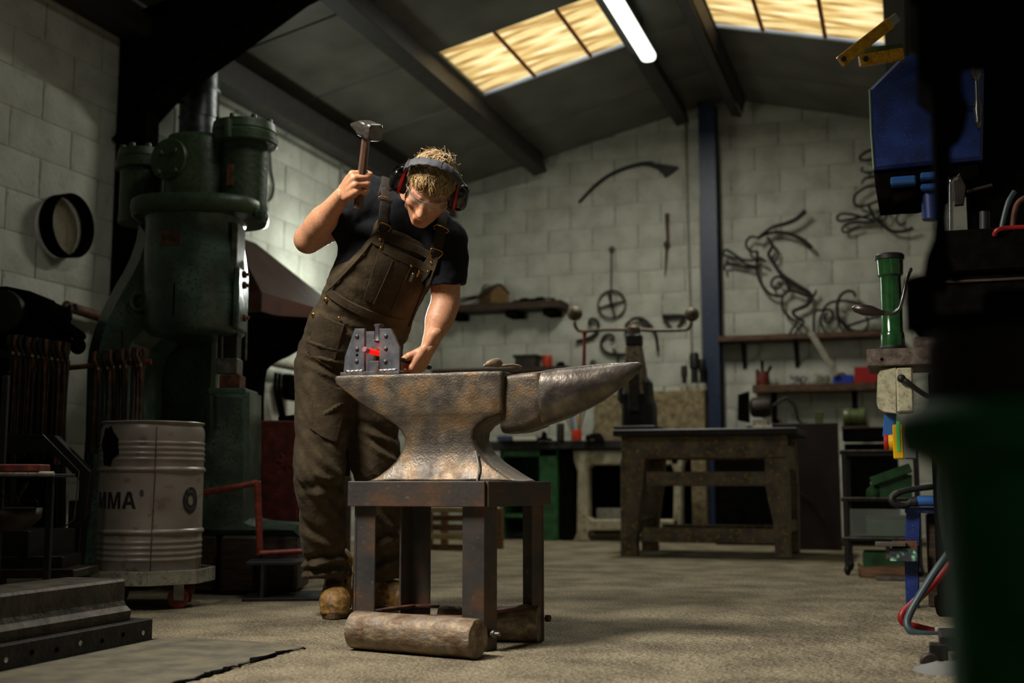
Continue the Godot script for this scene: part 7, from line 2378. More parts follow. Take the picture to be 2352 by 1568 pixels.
	ironwork("iron_goat", "large wrought-iron ibex sculpture with sweeping horns hung right of the blue post", "sculpture", [
		[[Vector3(-.798,2.9996,-11.24),Vector3(-.8819,2.9303,-11.24),Vector3(-.9844,2.891,-11.24),Vector3(-1.0868,2.8715,-11.24),Vector3(-1.1647,2.8302,-11.24),Vector3(-1.2498,2.7654,-11.24)], 1.9, 1.0], [[Vector3(-1.2478,2.773,-11.28),Vector3(-1.1695,2.8119,-11.28),Vector3(-1.0664,2.8252,-11.28),Vector3(-.9648,2.8053,-11.28),Vector3(-.8646,2.7592,-11.28),Vector3(-.7906,2.6953,-11.28),Vector3(-.754,2.6537,-11.28)], 1.0, 1.8],
		[[Vector3(-1.2475,2.7837,-11.28),Vector3(-1.312,2.7945,-11.28),Vector3(-1.352,2.7502,-11.28),Vector3(-1.3468,2.6899,-11.28),Vector3(-1.3023,2.6539,-11.28),Vector3(-1.2506,2.6508,-11.28)], 1, 1], [[Vector3(-1.1593,2.7886,-11.3),Vector3(-1.1165,2.6995,-11.3),Vector3(-1.1505,2.6219,-11.3),Vector3(-1.1016,2.5263,-11.3),Vector3(-1.0277,2.4166,-11.3),Vector3(-.9034,2.3182,-11.3),Vector3(-.8046,2.2478,-11.3),Vector3(-.7745,2.2008,-11.3)], 1.2, 1.8],
		[[Vector3(-1.2529,2.6546,-11.3),Vector3(-1.2586,2.5751,-11.3),Vector3(-1.2611,2.469,-11.3),Vector3(-1.234,2.3616,-11.3),Vector3(-1.172,2.266,-11.3),Vector3(-1.0964,2.2228,-11.3),Vector3(-1.0326,2.2263,-11.3),Vector3(-.987,2.27,-11.3),Vector3(-.9793,2.3221,-11.3),Vector3(-1.016,2.3765,-11.3),Vector3(-1.0662,2.4055,-11.3),Vector3(-1.118,2.3819,-11.3),Vector3(-1.132,2.3299,-11.3),Vector3(-1.1011,2.2888,-11.3),Vector3(-1.0562,2.2997,-11.3),Vector3(-1.049,2.3322,-11.3),Vector3(-1.074,2.3532,-11.3)], 1.2, 0.9],
		[[Vector3(-1.1738,2.5433,-11.26),Vector3(-1.237,2.5866,-11.26),Vector3(-1.3019,2.5639,-11.26),Vector3(-1.3921,2.5824,-11.26),Vector3(-1.4691,2.6335,-11.26),Vector3(-1.5335,2.6775,-11.26),Vector3(-1.5664,2.6661,-11.26),Vector3(-1.5735,2.6397,-11.26),Vector3(-1.5216,2.6166,-11.26),Vector3(-1.4311,2.5846,-11.26),Vector3(-1.3543,2.5337,-11.26),Vector3(-1.2774,2.5095,-11.26),Vector3(-1.2129,2.5191,-11.26)], 1.0, 1.0], [[Vector3(-1.556,2.4919,-11.3),Vector3(-1.5686,2.5193,-11.3),Vector3(-1.5549,2.5454,-11.3),Vector3(-1.5023,2.5558,-11.3),Vector3(-1.3985,2.5232,-11.3),Vector3(-1.2823,2.5033,-11.3),Vector3(-1.2431,2.5211,-11.3)], 0.9, 0.9],
		[[Vector3(-.9427,2.2678,-11.3),Vector3(-.9939,2.2506,-11.3),Vector3(-1.0358,2.2002,-11.3),Vector3(-1.0298,2.0886,-11.3),Vector3(-.9623,2.0073,-11.3),Vector3(-.9131,1.9597,-11.3),Vector3(-.9524,1.9028,-11.3),Vector3(-.979,1.8518,-11.3)], 1.0, 0.9], [[Vector3(-.9427,2.2678,-11.3),Vector3(-.8803,2.2385,-11.3),Vector3(-.8057,2.2088,-11.3)], 0.9, 1.0], [[Vector3(-.7745,2.2008,-11.3),Vector3(-.8078,2.1307,-11.3),Vector3(-.8842,2.0951,-11.3),Vector3(-.9418,2.0651,-11.3),Vector3(-.9117,2.0117,-11.3),Vector3(-.8499,1.9701,-11.3),Vector3(-.8892,1.9133,-11.3),Vector3(-.9347,1.8566,-11.3)], 1.7, 0.9],
		[[Vector3(-.7745,2.2008,-11.3),Vector3(-.7427,2.2187,-11.3),Vector3(-.7266,2.2596,-11.3)], 1.2, 0.9], [[Vector3(-1.1185,2.7034,-11.32),Vector3(-1.0682,2.6604,-11.32),Vector3(-1.0698,2.5942,-11.32),Vector3(-1.1032,2.5431,-11.32)], 0.7, 0.7]], 0.0125)
	ironwork("iron_goat", "second wrought-iron animal sculpture half hidden by the blue drill head", "sculpture", [
		[[Vector3(-.1428,3.1934,-11.28),Vector3(-.2282,3.2,-11.28),Vector3(-.2906,3.1721,-11.28),Vector3(-.354,3.118,-11.28),Vector3(-.3563,3.0462,-11.28),Vector3(-.3019,3.0161,-11.28),Vector3(-.2278,3.0303,-11.28),Vector3(-.135,3.0625,-11.28)], 1.0, 1.0], [[Vector3(-.2343,3.0177,-11.28),Vector3(-.189,2.9104,-11.28),Vector3(-.1304,2.8416,-11.28),Vector3(-.048,2.7715,-11.28),Vector3(.06,2.758,-11.28),Vector3(.1449,2.7845,-11.28)], 1.2, 1.2],
		[[Vector3(-.1956,2.8807,-11.26),Vector3(-.2863,2.9064,-11.26),Vector3(-.3713,2.9384,-11.26),Vector3(-.4696,2.9544,-11.26),Vector3(-.5137,2.9287,-11.26),Vector3(-.4964,2.8883,-11.26),Vector3(-.4096,2.8954,-11.26),Vector3(-.2861,2.9129,-11.26),Vector3(-.1999,2.9329,-11.26)], 1, 1], [[Vector3(-.1786,2.8685,-11.3),Vector3(-.3134,2.8711,-11.3),Vector3(-.4123,2.8648,-11.3),Vector3(-.469,2.8359,-11.3),Vector3(-.4642,2.7898,-11.3),Vector3(-.4021,2.7962,-11.3),Vector3(-.3144,2.8386,-11.3)], 1, 0.8],
		[[Vector3(-.1594,3.0643,-11.28),Vector3(-.0752,3.0321,-11.28),Vector3(.008,2.9872,-11.28),Vector3(.0797,2.9691,-11.28)], 1.2, 1.2], [[Vector3(-.1636,2.9519,-11.3),Vector3(-.1141,2.9718,-11.3),Vector3(-.0818,2.9202,-11.3),Vector3(-.1115,2.8704,-11.3),Vector3(-.1533,2.8966,-11.3),Vector3(-.1338,2.9303,-11.3)], 0.8, 0.8], [[Vector3(.0793,2.9606,-11.3),Vector3(.0303,2.9382,-11.3),Vector3(.0039,2.8754,-11.3),Vector3(.0382,2.8214,-11.3),Vector3(.0871,2.8439,-11.3)], 0.8, 0.8],
		[[Vector3(-.143,3.5469,-11.28),Vector3(-.2297,3.5282,-11.28),Vector3(-.2954,3.4812,-11.28),Vector3(-.2692,3.45,-11.28),Vector3(-.1463,3.4488,-11.28)], 1.2, 0.9], [[Vector3(-.2889,3.2244,-11.28),Vector3(-.2565,3.2743,-11.28),Vector3(-.1641,3.2865,-11.28)], 0.8, 1.0], [[Vector3(-.2718,3.3922,-11.3),Vector3(-.2854,3.3538,-11.3),Vector3(-.212,3.3346,-11.3),Vector3(-.1381,3.3417,-11.3)], 0.8, 0.8]], 0.0125)
	ironwork("iron_scrollwork", "tangle of black iron scrollwork standing on the long right-hand shelf", "ironwork", [
		[[Vector3(-.7563,1.8304,-11.3),Vector3(-.7475,2.0501,-11.3),Vector3(-.6723,2.0662,-11.3),Vector3(-.6101,2.0699,-11.3),Vector3(-.5844,2.0171,-11.3),Vector3(-.6135,1.9538,-11.3),Vector3(-.6553,1.9685,-11.3),Vector3(-.6563,2.0176,-11.3),Vector3(-.6233,2.042,-11.3)], 0.9, 0.9], [[Vector3(-.671,2.0673,-11.28),Vector3(-.6071,2.1316,-11.28),Vector3(-.4832,2.1451,-11.28),Vector3(-.3617,2.1138,-11.28),Vector3(-.2421,2.0507,-11.28)], 0.9, 0.9],
		[[Vector3(-.3774,2.1719,-11.26),Vector3(-.3919,2.215,-11.26),Vector3(-.4428,2.2304,-11.26),Vector3(-.5053,2.1948,-11.26),Vector3(-.5386,2.1127,-11.26),Vector3(-.5356,2.0097,-11.26),Vector3(-.4889,1.9308,-11.26),Vector3(-.4177,1.8641,-11.26),Vector3(-.321,1.8476,-11.26),Vector3(-.1518,1.8537,-11.26)], 0.9, 1.5], [[Vector3(-.4669,1.9093,-11.3),Vector3(-.3188,1.9544,-11.3),Vector3(-.1475,1.9982,-11.3)], 0.9, 0.9],
		[[Vector3(-.2869,1.9979,-11.3),Vector3(-.2739,1.9143,-11.3),Vector3(-.3156,1.8649,-11.3)], 0.8, 0.8], [[Vector3(-.6589,2.0564,-11.28),Vector3(-.6918,1.9933,-11.28),Vector3(-.6758,1.9023,-11.28),Vector3(-.6408,1.8302,-11.28)], 0.8, 0.8], [[Vector3(-.5479,2.08,-11.3),Vector3(-.528,1.9246,-11.3),Vector3(-.4929,1.8654,-11.3)], 0.8, 0.8]], 0.014)
	for e in [[[Vector3(-1.9308,4.0223,-11.38), Vector3(-1.9233,2.9561,-11.38), Vector3(-1.9039,1.639,-11.38)], 0.012, "thin painted cable running down the back wall left of the blue post"], [[Vector3(-1.7856,3.2241,-11.37), Vector3(-1.7925,2.3915,-11.37), Vector3(-1.7907,1.5929,-11.37)], 0.022, "grey conduit pipe beside the blue gable post"]]:
		st = mb()
		tube(st, e[0], e[1], 8)
		tag(part("conduit", st, M.steelpaint), e[2], "conduit")
	# ---------------- right-hand shelves
	o = thing("long_wall_shelf", "long brown shelf on two black brackets right of the blue post", "shelf", Vector3.ZERO)
	e0 = Vector3(-1.6205,1.842,-11.12)
	e1 = Vector3(-.0306,1.7821,-11.12)
	st = mb()
	bx(st, Vector3((e0.x + e1.x) / 2, e0.y - 0.025, BACK + 0.14), Vector3(e1.x - e0.x, 0.05, 0.28), 0.004)
	part("board", st, M.shelfwood, o)
	for p in [Vector3(-1.4065,1.7477,-11.38), Vector3(-.9244,1.7311,-11.38)]:
		st = mb()
		bx(st, Vector3(p.x, e0.y - 0.17, BACK + 0.015), Vector3(0.035, 0.24, 0.01), 0.002)
		bar(st, Vector3(p.x, e0.y - 0.27, BACK + 0.02), Vector3(p.x, e0.y - 0.055, BACK + 0.22), 0.03, 0.01, 0.002)
		part("bracket", st, M.blackiron, o)
	o = thing("saw_blade", "pale straight saw blade leaning diagonally between the two right-hand shelves", "saw blade", Vector3.ZERO)
	st = mb()
	bar(st, Vector3(-.7808,1.8547,-11.09), Vector3(-.5564,1.444,-11.09), 0.055, 0.004, 0.001, Vector3.RIGHT)
	part("blade", st, M.steelpaint, o)
	o = thing("bench_wall_shelf", "lower brown shelf holding jars and trays, right of the blue post", "shelf", Vector3.ZERO)
	e0 = Vector3(-1.3083,1.3772,-11.1)
	e1 = Vector3(-.2229,1.3503,-11.1)
	st = mb()
	bx(st, Vector3((e0.x + e1.x) / 2, e0.y - 0.035, BACK + 0.15), Vector3(e1.x - e0.x, 0.07, 0.3), 0.005)
	part("board", st, M.shelfwood, o)
	for x in [Vector3(-1.1268,1.1958,-11.2).x, Vector3(-.411,1.1818,-11.2).x]:
		st = mb()
		bx(st, Vector3(x, e0.y - 0.2, BACK + 0.18), Vector3(0.05, 0.27, 0.04), 0.003)
		bx(st, Vector3(x, e0.y - 0.33, BACK + 0.1), Vector3(0.05, 0.04, 0.2), 0.003)
		part("bracket", st, M.soot, o)
	sy = e0.y + 0.002
	o = can("red_pot", "small dark red pot holding tools at the left end of the lower right shelf", "pot", Vector3(Vector3(-1.2289,1.4434,-11.25).x, sy, BACK + 0.16), 0.062, 0.13, M.redpaint)
	for i in 3:
		var b := thing("punch", ["tallest dark tool in the small red pot", "dark tool leaning right in the small red pot", "short dark tool in the small red pot"][i], "hand tool", Vector3(Vector3(-1.2289,1.4434,-11.25).x, sy + 0.08, BACK + 0.16) + Vector3([0.0, 0.03, -0.025][i], 0, 0.01 * i), 0.0, "tools in the small red pot")
		st = mb()
		tube(st, [Vector3.ZERO, Vector3([0.0, 0.05, -0.02][i], [0.15, 0.1, 0.07][i], 0)], [0.012, 0.016], 7)
		part("handle", st, M.soot, b)
	var glass := StandardMaterial3D.new()
	glass.transparency = BaseMaterial3D.TRANSPARENCY_ALPHA
	glass.albedo_color = Color(0.85, 0.88, 0.86, 0.08)
	glass.roughness = 0.08
	for e in [[1836, 0.1, 0.1, M.chrome, "round glass jar full of bright metal bits on the lower right shelf"], [1886, 0.09, 0.105, M.nuts, "glass jar of yellowish fixings beside the bright jar"]]:
		o = thing("jar", e[4], "jar", Vector3(Vector3(-.898,1.4346,-11.25).x + (e[0] - 1836) * 0.0042, sy, BACK + 0.16), 0.0, "jars of fixings on the lower right shelf")
		st = mb()
		lathe(st, Vector3.ZERO, [Vector2(0, 0), Vector2(e[1] * 0.85, 0), Vector2(e[1], 0.02), Vector2(e[1], e[2] * 0.8), Vector2(e[1] * 0.8, e[2]), Vector2(e[1] * 0.8, e[2] + 0.012)], 24)
		part("glass", st, glass, o)
		st = mb()
		for i in 60:
			var a := rng.randf() * TAU
			var r: float = sqrt(rng.randf()) * e[1] * 0.8
			bx(st, Vector3(cos(a) * r, 0.012 + rng.randf() * e[2] * 0.7, sin(a) * r), Vector3(0.02, 0.012, 0.014), 0.003, Basis.from_euler(Vector3(rng.randf() * 3, rng.randf() * 3, rng.randf() * 3)))
		var bits := part("fixings", st, e[3], o)
		tag(bits, "", "", "", "stuff")
	for e in [[1930, 0.17, 0.07, M.bluepl, "low blue plastic tray beside the jars on the lower right shelf"], [1977, 0.19, 0.14, M.redpl, "red plastic crate at the right end of the lower right shelf"]]:
		o = thing("plastic_tray", e[4], "tray", Vector3(Vector3(-.898,1.4346,-11.25).x + (e[0] - 1836) * 0.0042, sy, BACK + 0.16), 0.0)
		st = mb()
		bx(st, Vector3(0, 0.005, 0), Vector3(e[1], 0.01, 0.2), 0.002)
		for s in [-1.0, 1.0]:
			bx(st, Vector3(s * e[1] / 2, e[2] / 2, 0), Vector3(0.008, e[2], 0.2), 0.002)
			bx(st, Vector3(0, e[2] / 2, s * 0.1), Vector3(e[1], e[2], 0.008), 0.002)
		part("tray", st, e[3], o)
	o = thing("scrap_lump", "brown lump of scrap sitting in the blue tray", "scrap", Vector3(Vector3(-.898,1.4346,-11.25).x + 92 * 0.0042, sy + 0.012, BACK + 0.16))
	st = mb()
	loft(st, [sring(Vector3.ZERO, 0.05, 0.05), sring(Vector3(0, 0.06, 0), 0.05, 0.04), sring(Vector3(0, 0.09, 0), 0.02, 0.02)])
	part("lump", rough_up(st, 0.02, 20.0), M.rusty, o)
	# ---------------- right of the bench: bench grinder, dark board, trolley
	o = thing("low_cupboard", "black cupboard behind the right end of the workbench carrying a bench grinder", "cupboard", Vector3(-1.1033,0,-9.6), 0)
	st = mb()
	bx(st, Vector3(0.1, .9063 / 2, -0.3), Vector3(0.9, .9063, 0.5), 0.006)
	part("case", st, M.soot, o)
	o = thing("bench_grinder", "dark bench grinder with a black guard plate on the low cupboard", "grinder", Vector3(-1.1033,0,-9.6) + Vector3(0, .9063 + 0.002, -0.3), 0)
	st = mb()
	bx(st, Vector3(0, 0.02, 0), Vector3(.2243, 0.04, 0.16), 0.008)
	bx(st, Vector3(0, 0.06, 0), Vector3(.1223, 0.06, 0.1), 0.01)
	part("base", st, M.steelpaint, o)
	st = mb()
	lathe(st, Vector3(-0.08, 0.19, 0), V2([0, 0, 0.06, 0, 0.08, 0.02, 0.085, 0.1, 0.07, 0.16, 0.03, 0.17, 0, 0.17]), 22, frame_of(Vector3.RIGHT))
	part("motor", st, M.iron, o)
	st = mb()
	prism(st, V2([-0.15, 0.08, -0.05, 0.06, -0.05, 0.32, -0.14, 0.29]), 0.02, 0.004, Transform3D(Basis(Vector3.UP, 0.3), Vector3(-0.03, 0, 0.08)))
	part("guard_plate", st, M.soot, o)
	st = mb()
	tube(st, spline([Vector3(0.1, 0.2, 0), Vector3(0.2, 0.26, 0), Vector3(0.27, 0.2, 0), Vector3(0.3, 0.08, 0), Vector3(0.4, 0.03, 0), Vector3(0.5, 0.02, 0)], 5), 0.012, 7)
	part("cable", st, M.rubber, o)
	o = thing("leaning_sheet", "large dark red-brown sheet leaning upright right of the workbench", "sheet", Vector3(-.6939,0,-9), 0)
	st = mb()
	bx(st, Vector3(0, .9271 / 2, -0.12), Vector3(.276 - -.1979, .9271, 0.02), 0.003, Basis(Vector3.RIGHT, 0.06))
	part("sheet", st, M.brownsheet, o)
	st = mb()
	tube(st, spline([Vector3(-.0676,.4207,-.1), Vector3(.0335,.3577,-.1), Vector3(.0835,.2632,-.1), Vector3(.1367,.1851,-.1), Vector3(.1479,.0443,-.1)], 5), 0.006, 6)
	tag(part("loose_cable", st, M.iron), "thin grey cable looping down in front of the dark leaning sheet", "cable")
	var lc := get_child(get_child_count() - 1) as Node3D
	lc.transform = o.transform
	o = thing("tool_trolley", "black three-tier tool trolley in shadow right of the leaning sheet", "trolley", Vector3(-.2283,0,-6.7), 0)
	for e in [[1038, 0.0], [1148, 0.0], [1240, 0.0]]:
		st = mb()
		bx(st, Vector3(.096, 0.5 + (1105 - e[0]) * .0023, -0.25), Vector3(.4056, 0.018, 0.42), 0.003)
		part("tray", st, M.blackiron, o)
		st = mb()
		bar(st, Vector3(-.1034, 0.51 + (1105 - e[0]) * .0023, -0.035), Vector3(.2915, 0.51 + (1105 - e[0]) * .0023, -0.035), 0.012, 0.01, 0.002)
		part("bright_rim", st, M.steel, o)
	for x in [-.0851, .2849]:
		for z in [-0.05, -0.45]:
			st = mb()
			bar(st, Vector3(x, 0.04, z), Vector3(x, .6599, z), 0.026, 0.026, 0.003)
			ball(st, Vector3(x, 0.03, z), Vector3(0.02, 0.03, 0.03), 10, 6)
			part("post", st, M.blackiron, o)
	var T := Transform3D(Basis.IDENTITY, Vector3(-.2283,0,-6.7))
	o = thing("sheet_metal_cover", "sloping green sheet-metal lid on the trolley's middle tier", "lid", T.origin)
	st = mb()
	bar(st, Vector3(.0513,.4979,-.2), Vector3(.2559,.5732,-.2), 0.05, 0.3, 0.004, Vector3(0.3, 1, 0))
	part("lid", st, M.green, o)
	o = thing("green_case", "green metal case on the trolley's middle tier below the sloping lid", "case", T.origin)
	st = mb()
	prism(st, [Vector2(.0822,.4061), Vector2(.2578,.4069), Vector2(.2625,.5345), Vector2(.2058,.5391), Vector2(.0848,.4841)], 0.3, 0.006, Transform3D(Basis.IDENTITY, Vector3(0, 0, -0.24)))
	part("case", st, M.green, o)
	o = thing("green_bottle", "small green bottle with a white cap at the trolley's left", "bottle", T.origin + Vector3(.0578, .4011 + 0.01, -0.1))
	st = mb()
	lathe(st, Vector3.ZERO, V2([0, 0, 0.032, 0, 0.036, 0.006, 0.036, 0.04, 0.02, 0.06, 0.013, 0.064, 0.013, 0.075, 0, 0.075]), 18)
	part("bottle", st, M.green, o)
	st = mb()
	cyl(st, Vector3(0, 0.07, 0), Vector3(0, 0.088, 0), 0.014, -1, 14)
	part("cap", st, M.steelpaint, o)
	o = thing("green_toolbox", "green toolbox on the trolley's lowest tier behind a glass-sided tank", "toolbox", T.origin)
	st = mb()
	bx(st, Vector3(.1363, 0.5 + (1105 - 1215) * .0023, -0.3), Vector3(.2397, .1014, 0.2), 0.006)
	part("body", st, M.green, o)
	st = mb()
	bx(st, Vector3(.1363, 0.5 + (1105 - 1190) * .0023, -0.3), Vector3(.2443, .0184, 0.21), 0.004)
	part("lid", st, M.green, o)
	o = thing("glass_tank", "open clear tank standing on the trolley's lowest tier", "tank", T.origin)
	st = mb()
	for e in [[Vector3(-.0623, 0.5 - 95 * .0023, -0.2), Vector3(0.004, .1429, 0.3)], [Vector3(.096, 0.5 - 95 * .0023, -0.06), Vector3(.318, .1429, 0.004)]]: bx(st, e[0], e[1], 0.0)
	part("pane", st, glass, o)
	o = thing("green_drawer_box", "dark green box on the floor under the trolley", "box", T.origin)
	st = mb()
	bx(st, Vector3(.1407, 0.07, -0.26), Vector3(.2996, 0.1, 0.26), 0.006)
	part("box", st, M.green, o)
	o = thing("firewood_log", "split orange-brown log lying in front of the trolley foot", "log", T.origin)
	st = mb()
	loft(st, [sring(Vector3(-.0256,.0426,.05), 0.03, 0.04, 2.0, 16, Basis(Vector3.UP, Vector3.RIGHT, Vector3.FORWARD)), sring(Vector3(.0021,.0162,.05), 0.04, 0.05, 2.0, 16, Basis(Vector3.UP, Vector3.RIGHT, Vector3.FORWARD)), sring(Vector3(.1659,.0245,.05), 0.042, 0.05, 2.0, 16, Basis(Vector3.UP, Vector3.RIGHT, Vector3.FORWARD)), sring(Vector3(.2605,.0223,.05), 0.036, 0.045, 2.0, 16, Basis(Vector3.UP, Vector3.RIGHT, Vector3.FORWARD))])
	part("log", rough_up(st, 0.008, 12.0), M.wood, o)
	o = thing("flat_steel_bar", "flat steel bar lying on the floor beside the orange log", "steel bar", T.origin)
	st = mb()
	bx(st, Vector3(.1853, 0.012, 0.25), Vector3(.2397, 0.02, 0.04), 0.003)
	part("bar", st, M.steel, o)
	o = thing("green_motor", "olive green electric motor on the cupboard right of the leaning sheet", "motor", Vector3(-.3657,.9228,-9.9))
	st = mb()
	lathe(st, Vector3(-0.09, 0.08, 0), V2([0, 0, 0.07, 0, 0.078, 0.012, 0.078, 0.05, 0.07, 0.055, 0.07, 0.12, 0.078, 0.125, 0.078, 0.165, 0.06, 0.18, 0, 0.18]), 24, frame_of(Vector3.RIGHT))
	part("casing", st, M.olive, o)
	st = mb()
	bx(st, Vector3(0, 0.006, 0), Vector3(0.2, 0.012, 0.14), 0.002)
	part("foot", st, M.blackiron, o)
	o = thing("side_cabinet", "dark cabinet with a pale worn top edge carrying the green motor", "cabinet", Vector3(-.2993,.9219,-9.9))
	st = mb()
	var hh: float = Vector3(-.3661,.9124,-9.9).y
	bx(st, Vector3(0.05, -0.06, 0), Vector3(0.42, 0.1, 0.36), 0.005)
	bx(st, Vector3(0.05, -hh / 2 - 0.06, -0.02), Vector3(0.4, hh - 0.14, 0.3), 0.005)
	part("case", st, M.soot, o)
	st = mb()
	bx(st, Vector3(0.05, -0.007, 0), Vector3(0.43, 0.012, 0.37), 0.002)
	part("top", st, M.shelfwood, o)
	o = thing("green_block", "small olive green block standing behind the leaning sheet", "block", Vector3(-.6625,.9862,-10.2))
	st = mb()
	bx(st, Vector3(0, 0.02, 0), Vector3(0.065, 0.13, 0.06), 0.006)
	bx(st, Vector3(-0.12, -0.02, 0), Vector3(0.09, 0.05, 0.06), 0.02)
	part("block", st, M.olive, o)
func right_side():
	var st := mb()
	var o: Node3D
	var bluem := mat([0.0, "16244e", 0.5, "1d3270", 1.0, "27408a"], {"f": 0.01, "sc": 1.5, "r": 0.38, "d": [0.0, "88a0c800", 0.8, "88a0c800", 0.86, "88a0c8c0", 1.0, "b0c4e0ff"], "df": 0.12, "dsc": 2.5})
	var yel := mat([0.0, "8a5a08", 0.5, "c08a10", 1.0, "d8a41c"], {"f": 0.02, "sc": 3.0, "r": 0.45, "d": [0.0, "2a1e1000", 0.66, "2a1e1000", 0.76, "2a1e10d0", 1.0, "2a1e10ff"], "df": 0.05, "dsc": 4.0})
	var slabm := mat([0.0, "4a4038", 0.5, "6a5e52", 1.0, "84786a"], {"f": 0.02, "sc": 2.0, "r": 0.5, "m": 0.4, "d": [0.0, "2a1c1400", 0.7, "2a1c1400", 0.8, "2a1c14c0", 1.0, "2a1c14ff"], "df": 0.06, "dsc": 2.0})
	# ---------------- pillar drill: blue head, green column, steel table
	o = thing("drill_press", "tall pillar drill with a blue chamfered head, green column and grey steel table", "drilling machine", Vector3(-.0507,0,-4.8113), 0)
	st = mb()
	prism(st, [Vector2(-.0309,2.0467), Vector2(.0999,2.1694), Vector2(.4005,2.1596), Vector2(.3758,1.7271), Vector2(.1177,1.7213), Vector2(-.0254,1.7174)], 0.34, 0.012, Transform3D(Basis.IDENTITY, Vector3(0, 0, -0.17)))
	var head := part("head", st, bluem, o)
	for e in [[1998, 204, 2007, 388]]:
		st = mb()
		tube(st, [Vector3(-.0294,2.0426,.001), Vector3(-.03,1.8742,.001), Vector3(-.0253,1.7207,.001)], 0.0035, 6)
		part("worn_edge", st, mat(["8aa070"], {"r": 0.6}), head)
	st = mb()
	hexnut(st, Vector3(.2754,1.9972,0), Vector3.BACK, 0.014, 0.012)
	part("head_bolt", st, M.brass, head)
	st = mb()
	prism(st, [Vector2(-.0254,1.7192), Vector2(.1193,1.7212), Vector2(.371,1.7241), Vector2(.3685,1.6663), Vector2(.1372,1.5986), Vector2(.0633,1.6007), Vector2(-.0114,1.5993)], 0.3, 0.01, Transform3D(Basis.IDENTITY, Vector3(0, 0, -0.18)))
	part("belt_housing", st, M.soot, o)
	st = mb()
	bx(st, Vector3(.0832,1.6599,0), Vector3(.0949, .0327, 0.06), 0.006)
	bx(st, Vector3(.1958,1.6716,0), Vector3(.0982, .0262, 0.06), 0.006)
	bx(st, Vector3(.2027,1.6328,-.02), Vector3(.1145, .0229, 0.06), 0.006)
	part("spindle_bracket", st, M.bluelight, o)
	st = mb()
	lathe(st, Vector3(.097,1.5944,-.06), V2([0, 0, 0.05, 0.0, 0.058, 0.012, 0.05, 0.04, 0.02, 0.05]), 26, frame_of(Vector3(-0.2, 1, 0.2)))
	part("pulley", st, M.soot, o)
	st = mb()
	cyl(st, Vector3(.1872,1.626,-.06), Vector3(.1829,1.5135,-.06), 0.04, 0.035, 20)
	part("quill", st, bluem, o)
	for e in [[Vector3(-.1342,2.1261,.12), Vector3(.0587,2.2764,.08), Vector3(-.1199,2.1317,.14), "upper yellow lever bar"], [Vector3(-.0629,2.1285,.1), Vector3(.1011,2.1519,.06), Vector3(-.0378,2.1293,.12), "lower yellow lever bar"]]:
		st = mb()
		bar(st, e[0], e[1], .0458, 0.03, 0.003, Vector3(0.4, 1, 0))
		var lv := part("lever_bar", st, yel, o, Transform3D.IDENTITY, e[3])
		st = mb()
		cyl(st, e[2] - Vector3(0, 0, 0.008), e[2] + Vector3(0, 0, 0.003), .0106, -1, 14)
		part("pivot_bolt", st, M.blackiron, lv)
	st = mb()
	bar(st, Vector3(.0555,2.2732,.085), Vector3(.0854,2.2978,.08), .036, 0.026, 0.003, Vector3(0.4, 1, 0))
	part("lever_tip", st, M.steelpaint, o)
	st = mb()
	bar(st, Vector3(-.045,2.1862,.04), Vector3(.1024,2.1905,.04), .0229, 0.02, 0.002, Vector3(0, 1, 0))
	part("link_bar", st, M.olive, o)
	st = mb()
	lathe(st, Vector3(.3632,1.8237,.05), [Vector2(0, 0), Vector2(.0082, .0164), Vector2(.0147, .0327), Vector2(.0115, .0425), Vector2(.018, .0818), Vector2(.0098, .1227), Vector2(.0082, .1964), Vector2(.0196, .2127), Vector2(.0262, .27), Vector2(.0131, .3027), Vector2(0, .3109)], 18)
	part("feed_handle", st, M.chromedull, o)
	st = mb()
	cyl(st, Vector3(.277,1.937,.02), Vector3(.3689,1.9238,.05), 0.005, -1, 10)
	part("feed_rod", st, M.blackiron, o)
	# green column standing on the table
	var gcm := mat([0.0, "173a1a", 0.5, "1d4a22", 1.0, "25582a"], {"f": 0.02, "sc": 2.0, "r": 0.16, "cc": 0.6, "ccr": 0.1})
	st = mb()
	var cb := Vector3(.022,1.0176,-.14)
	var yv := func(py: float) -> float: return (803 - py) * .0016
	var cpf := []
	for e in [[797, 30], [790, 29.5], [768, 29], [762, 28], [758, 26], [700, 26], [640, 25.5], [622, 25.5], [616, 31], [590, 32], [578, 32.5]]: cpf.append(Vector2(e[1] * .0016, yv.call(e[0])))
	lathe(st, cb, cpf, 36)
	part("column", st, gcm, o)
	st = mb()
	lathe(st, cb, [Vector2(0, 0), Vector2(.0524, 0), Vector2(.054, yv.call(799)), Vector2(.0491, yv.call(794)), Vector2(0, yv.call(794))], 36)
	lathe(st, cb, [Vector2(.0491, yv.call(580)), Vector2(.0556, yv.call(577)), Vector2(.0556, yv.call(567)), Vector2(.0491, yv.call(563)), Vector2(0, yv.call(562))], 36)
	part("column_ring", st, M.rubber, o)
	st = mb()
	cyl(st, Vector3(cb.x + 0.19, 0.03, cb.z - 0.1), Vector3(cb.x + 0.19, .9269, cb.z - 0.1), 0.06, -1, 28)
	bx(st, Vector3(cb.x + 0.3, 0.025, cb.z - 0.05), Vector3(0.36, 0.05, 0.4), 0.01)
	part("pedestal", st, M.soot, o)
	st = mb()
	bx(st, Vector3(.1155,.9742,-.17), Vector3((2230 - 1991) * .0016, .0671, 0.36), 0.004)
	bx(st, Vector3(.2648,1.038,-.2), Vector3(.3273, .0556, 0.2), 0.006)
	var tb := part("table", st, slabm, o)
	st = mb()
	bx(st, Vector3(.0078,.9809,.006), Vector3(.0262, .0098, 0.006), 0.001)
	bx(st, Vector3(.0096,.9893,.006), Vector3(.0147, .0196, 0.006), 0.001)
	part("t_slot", st, M.soot, tb)
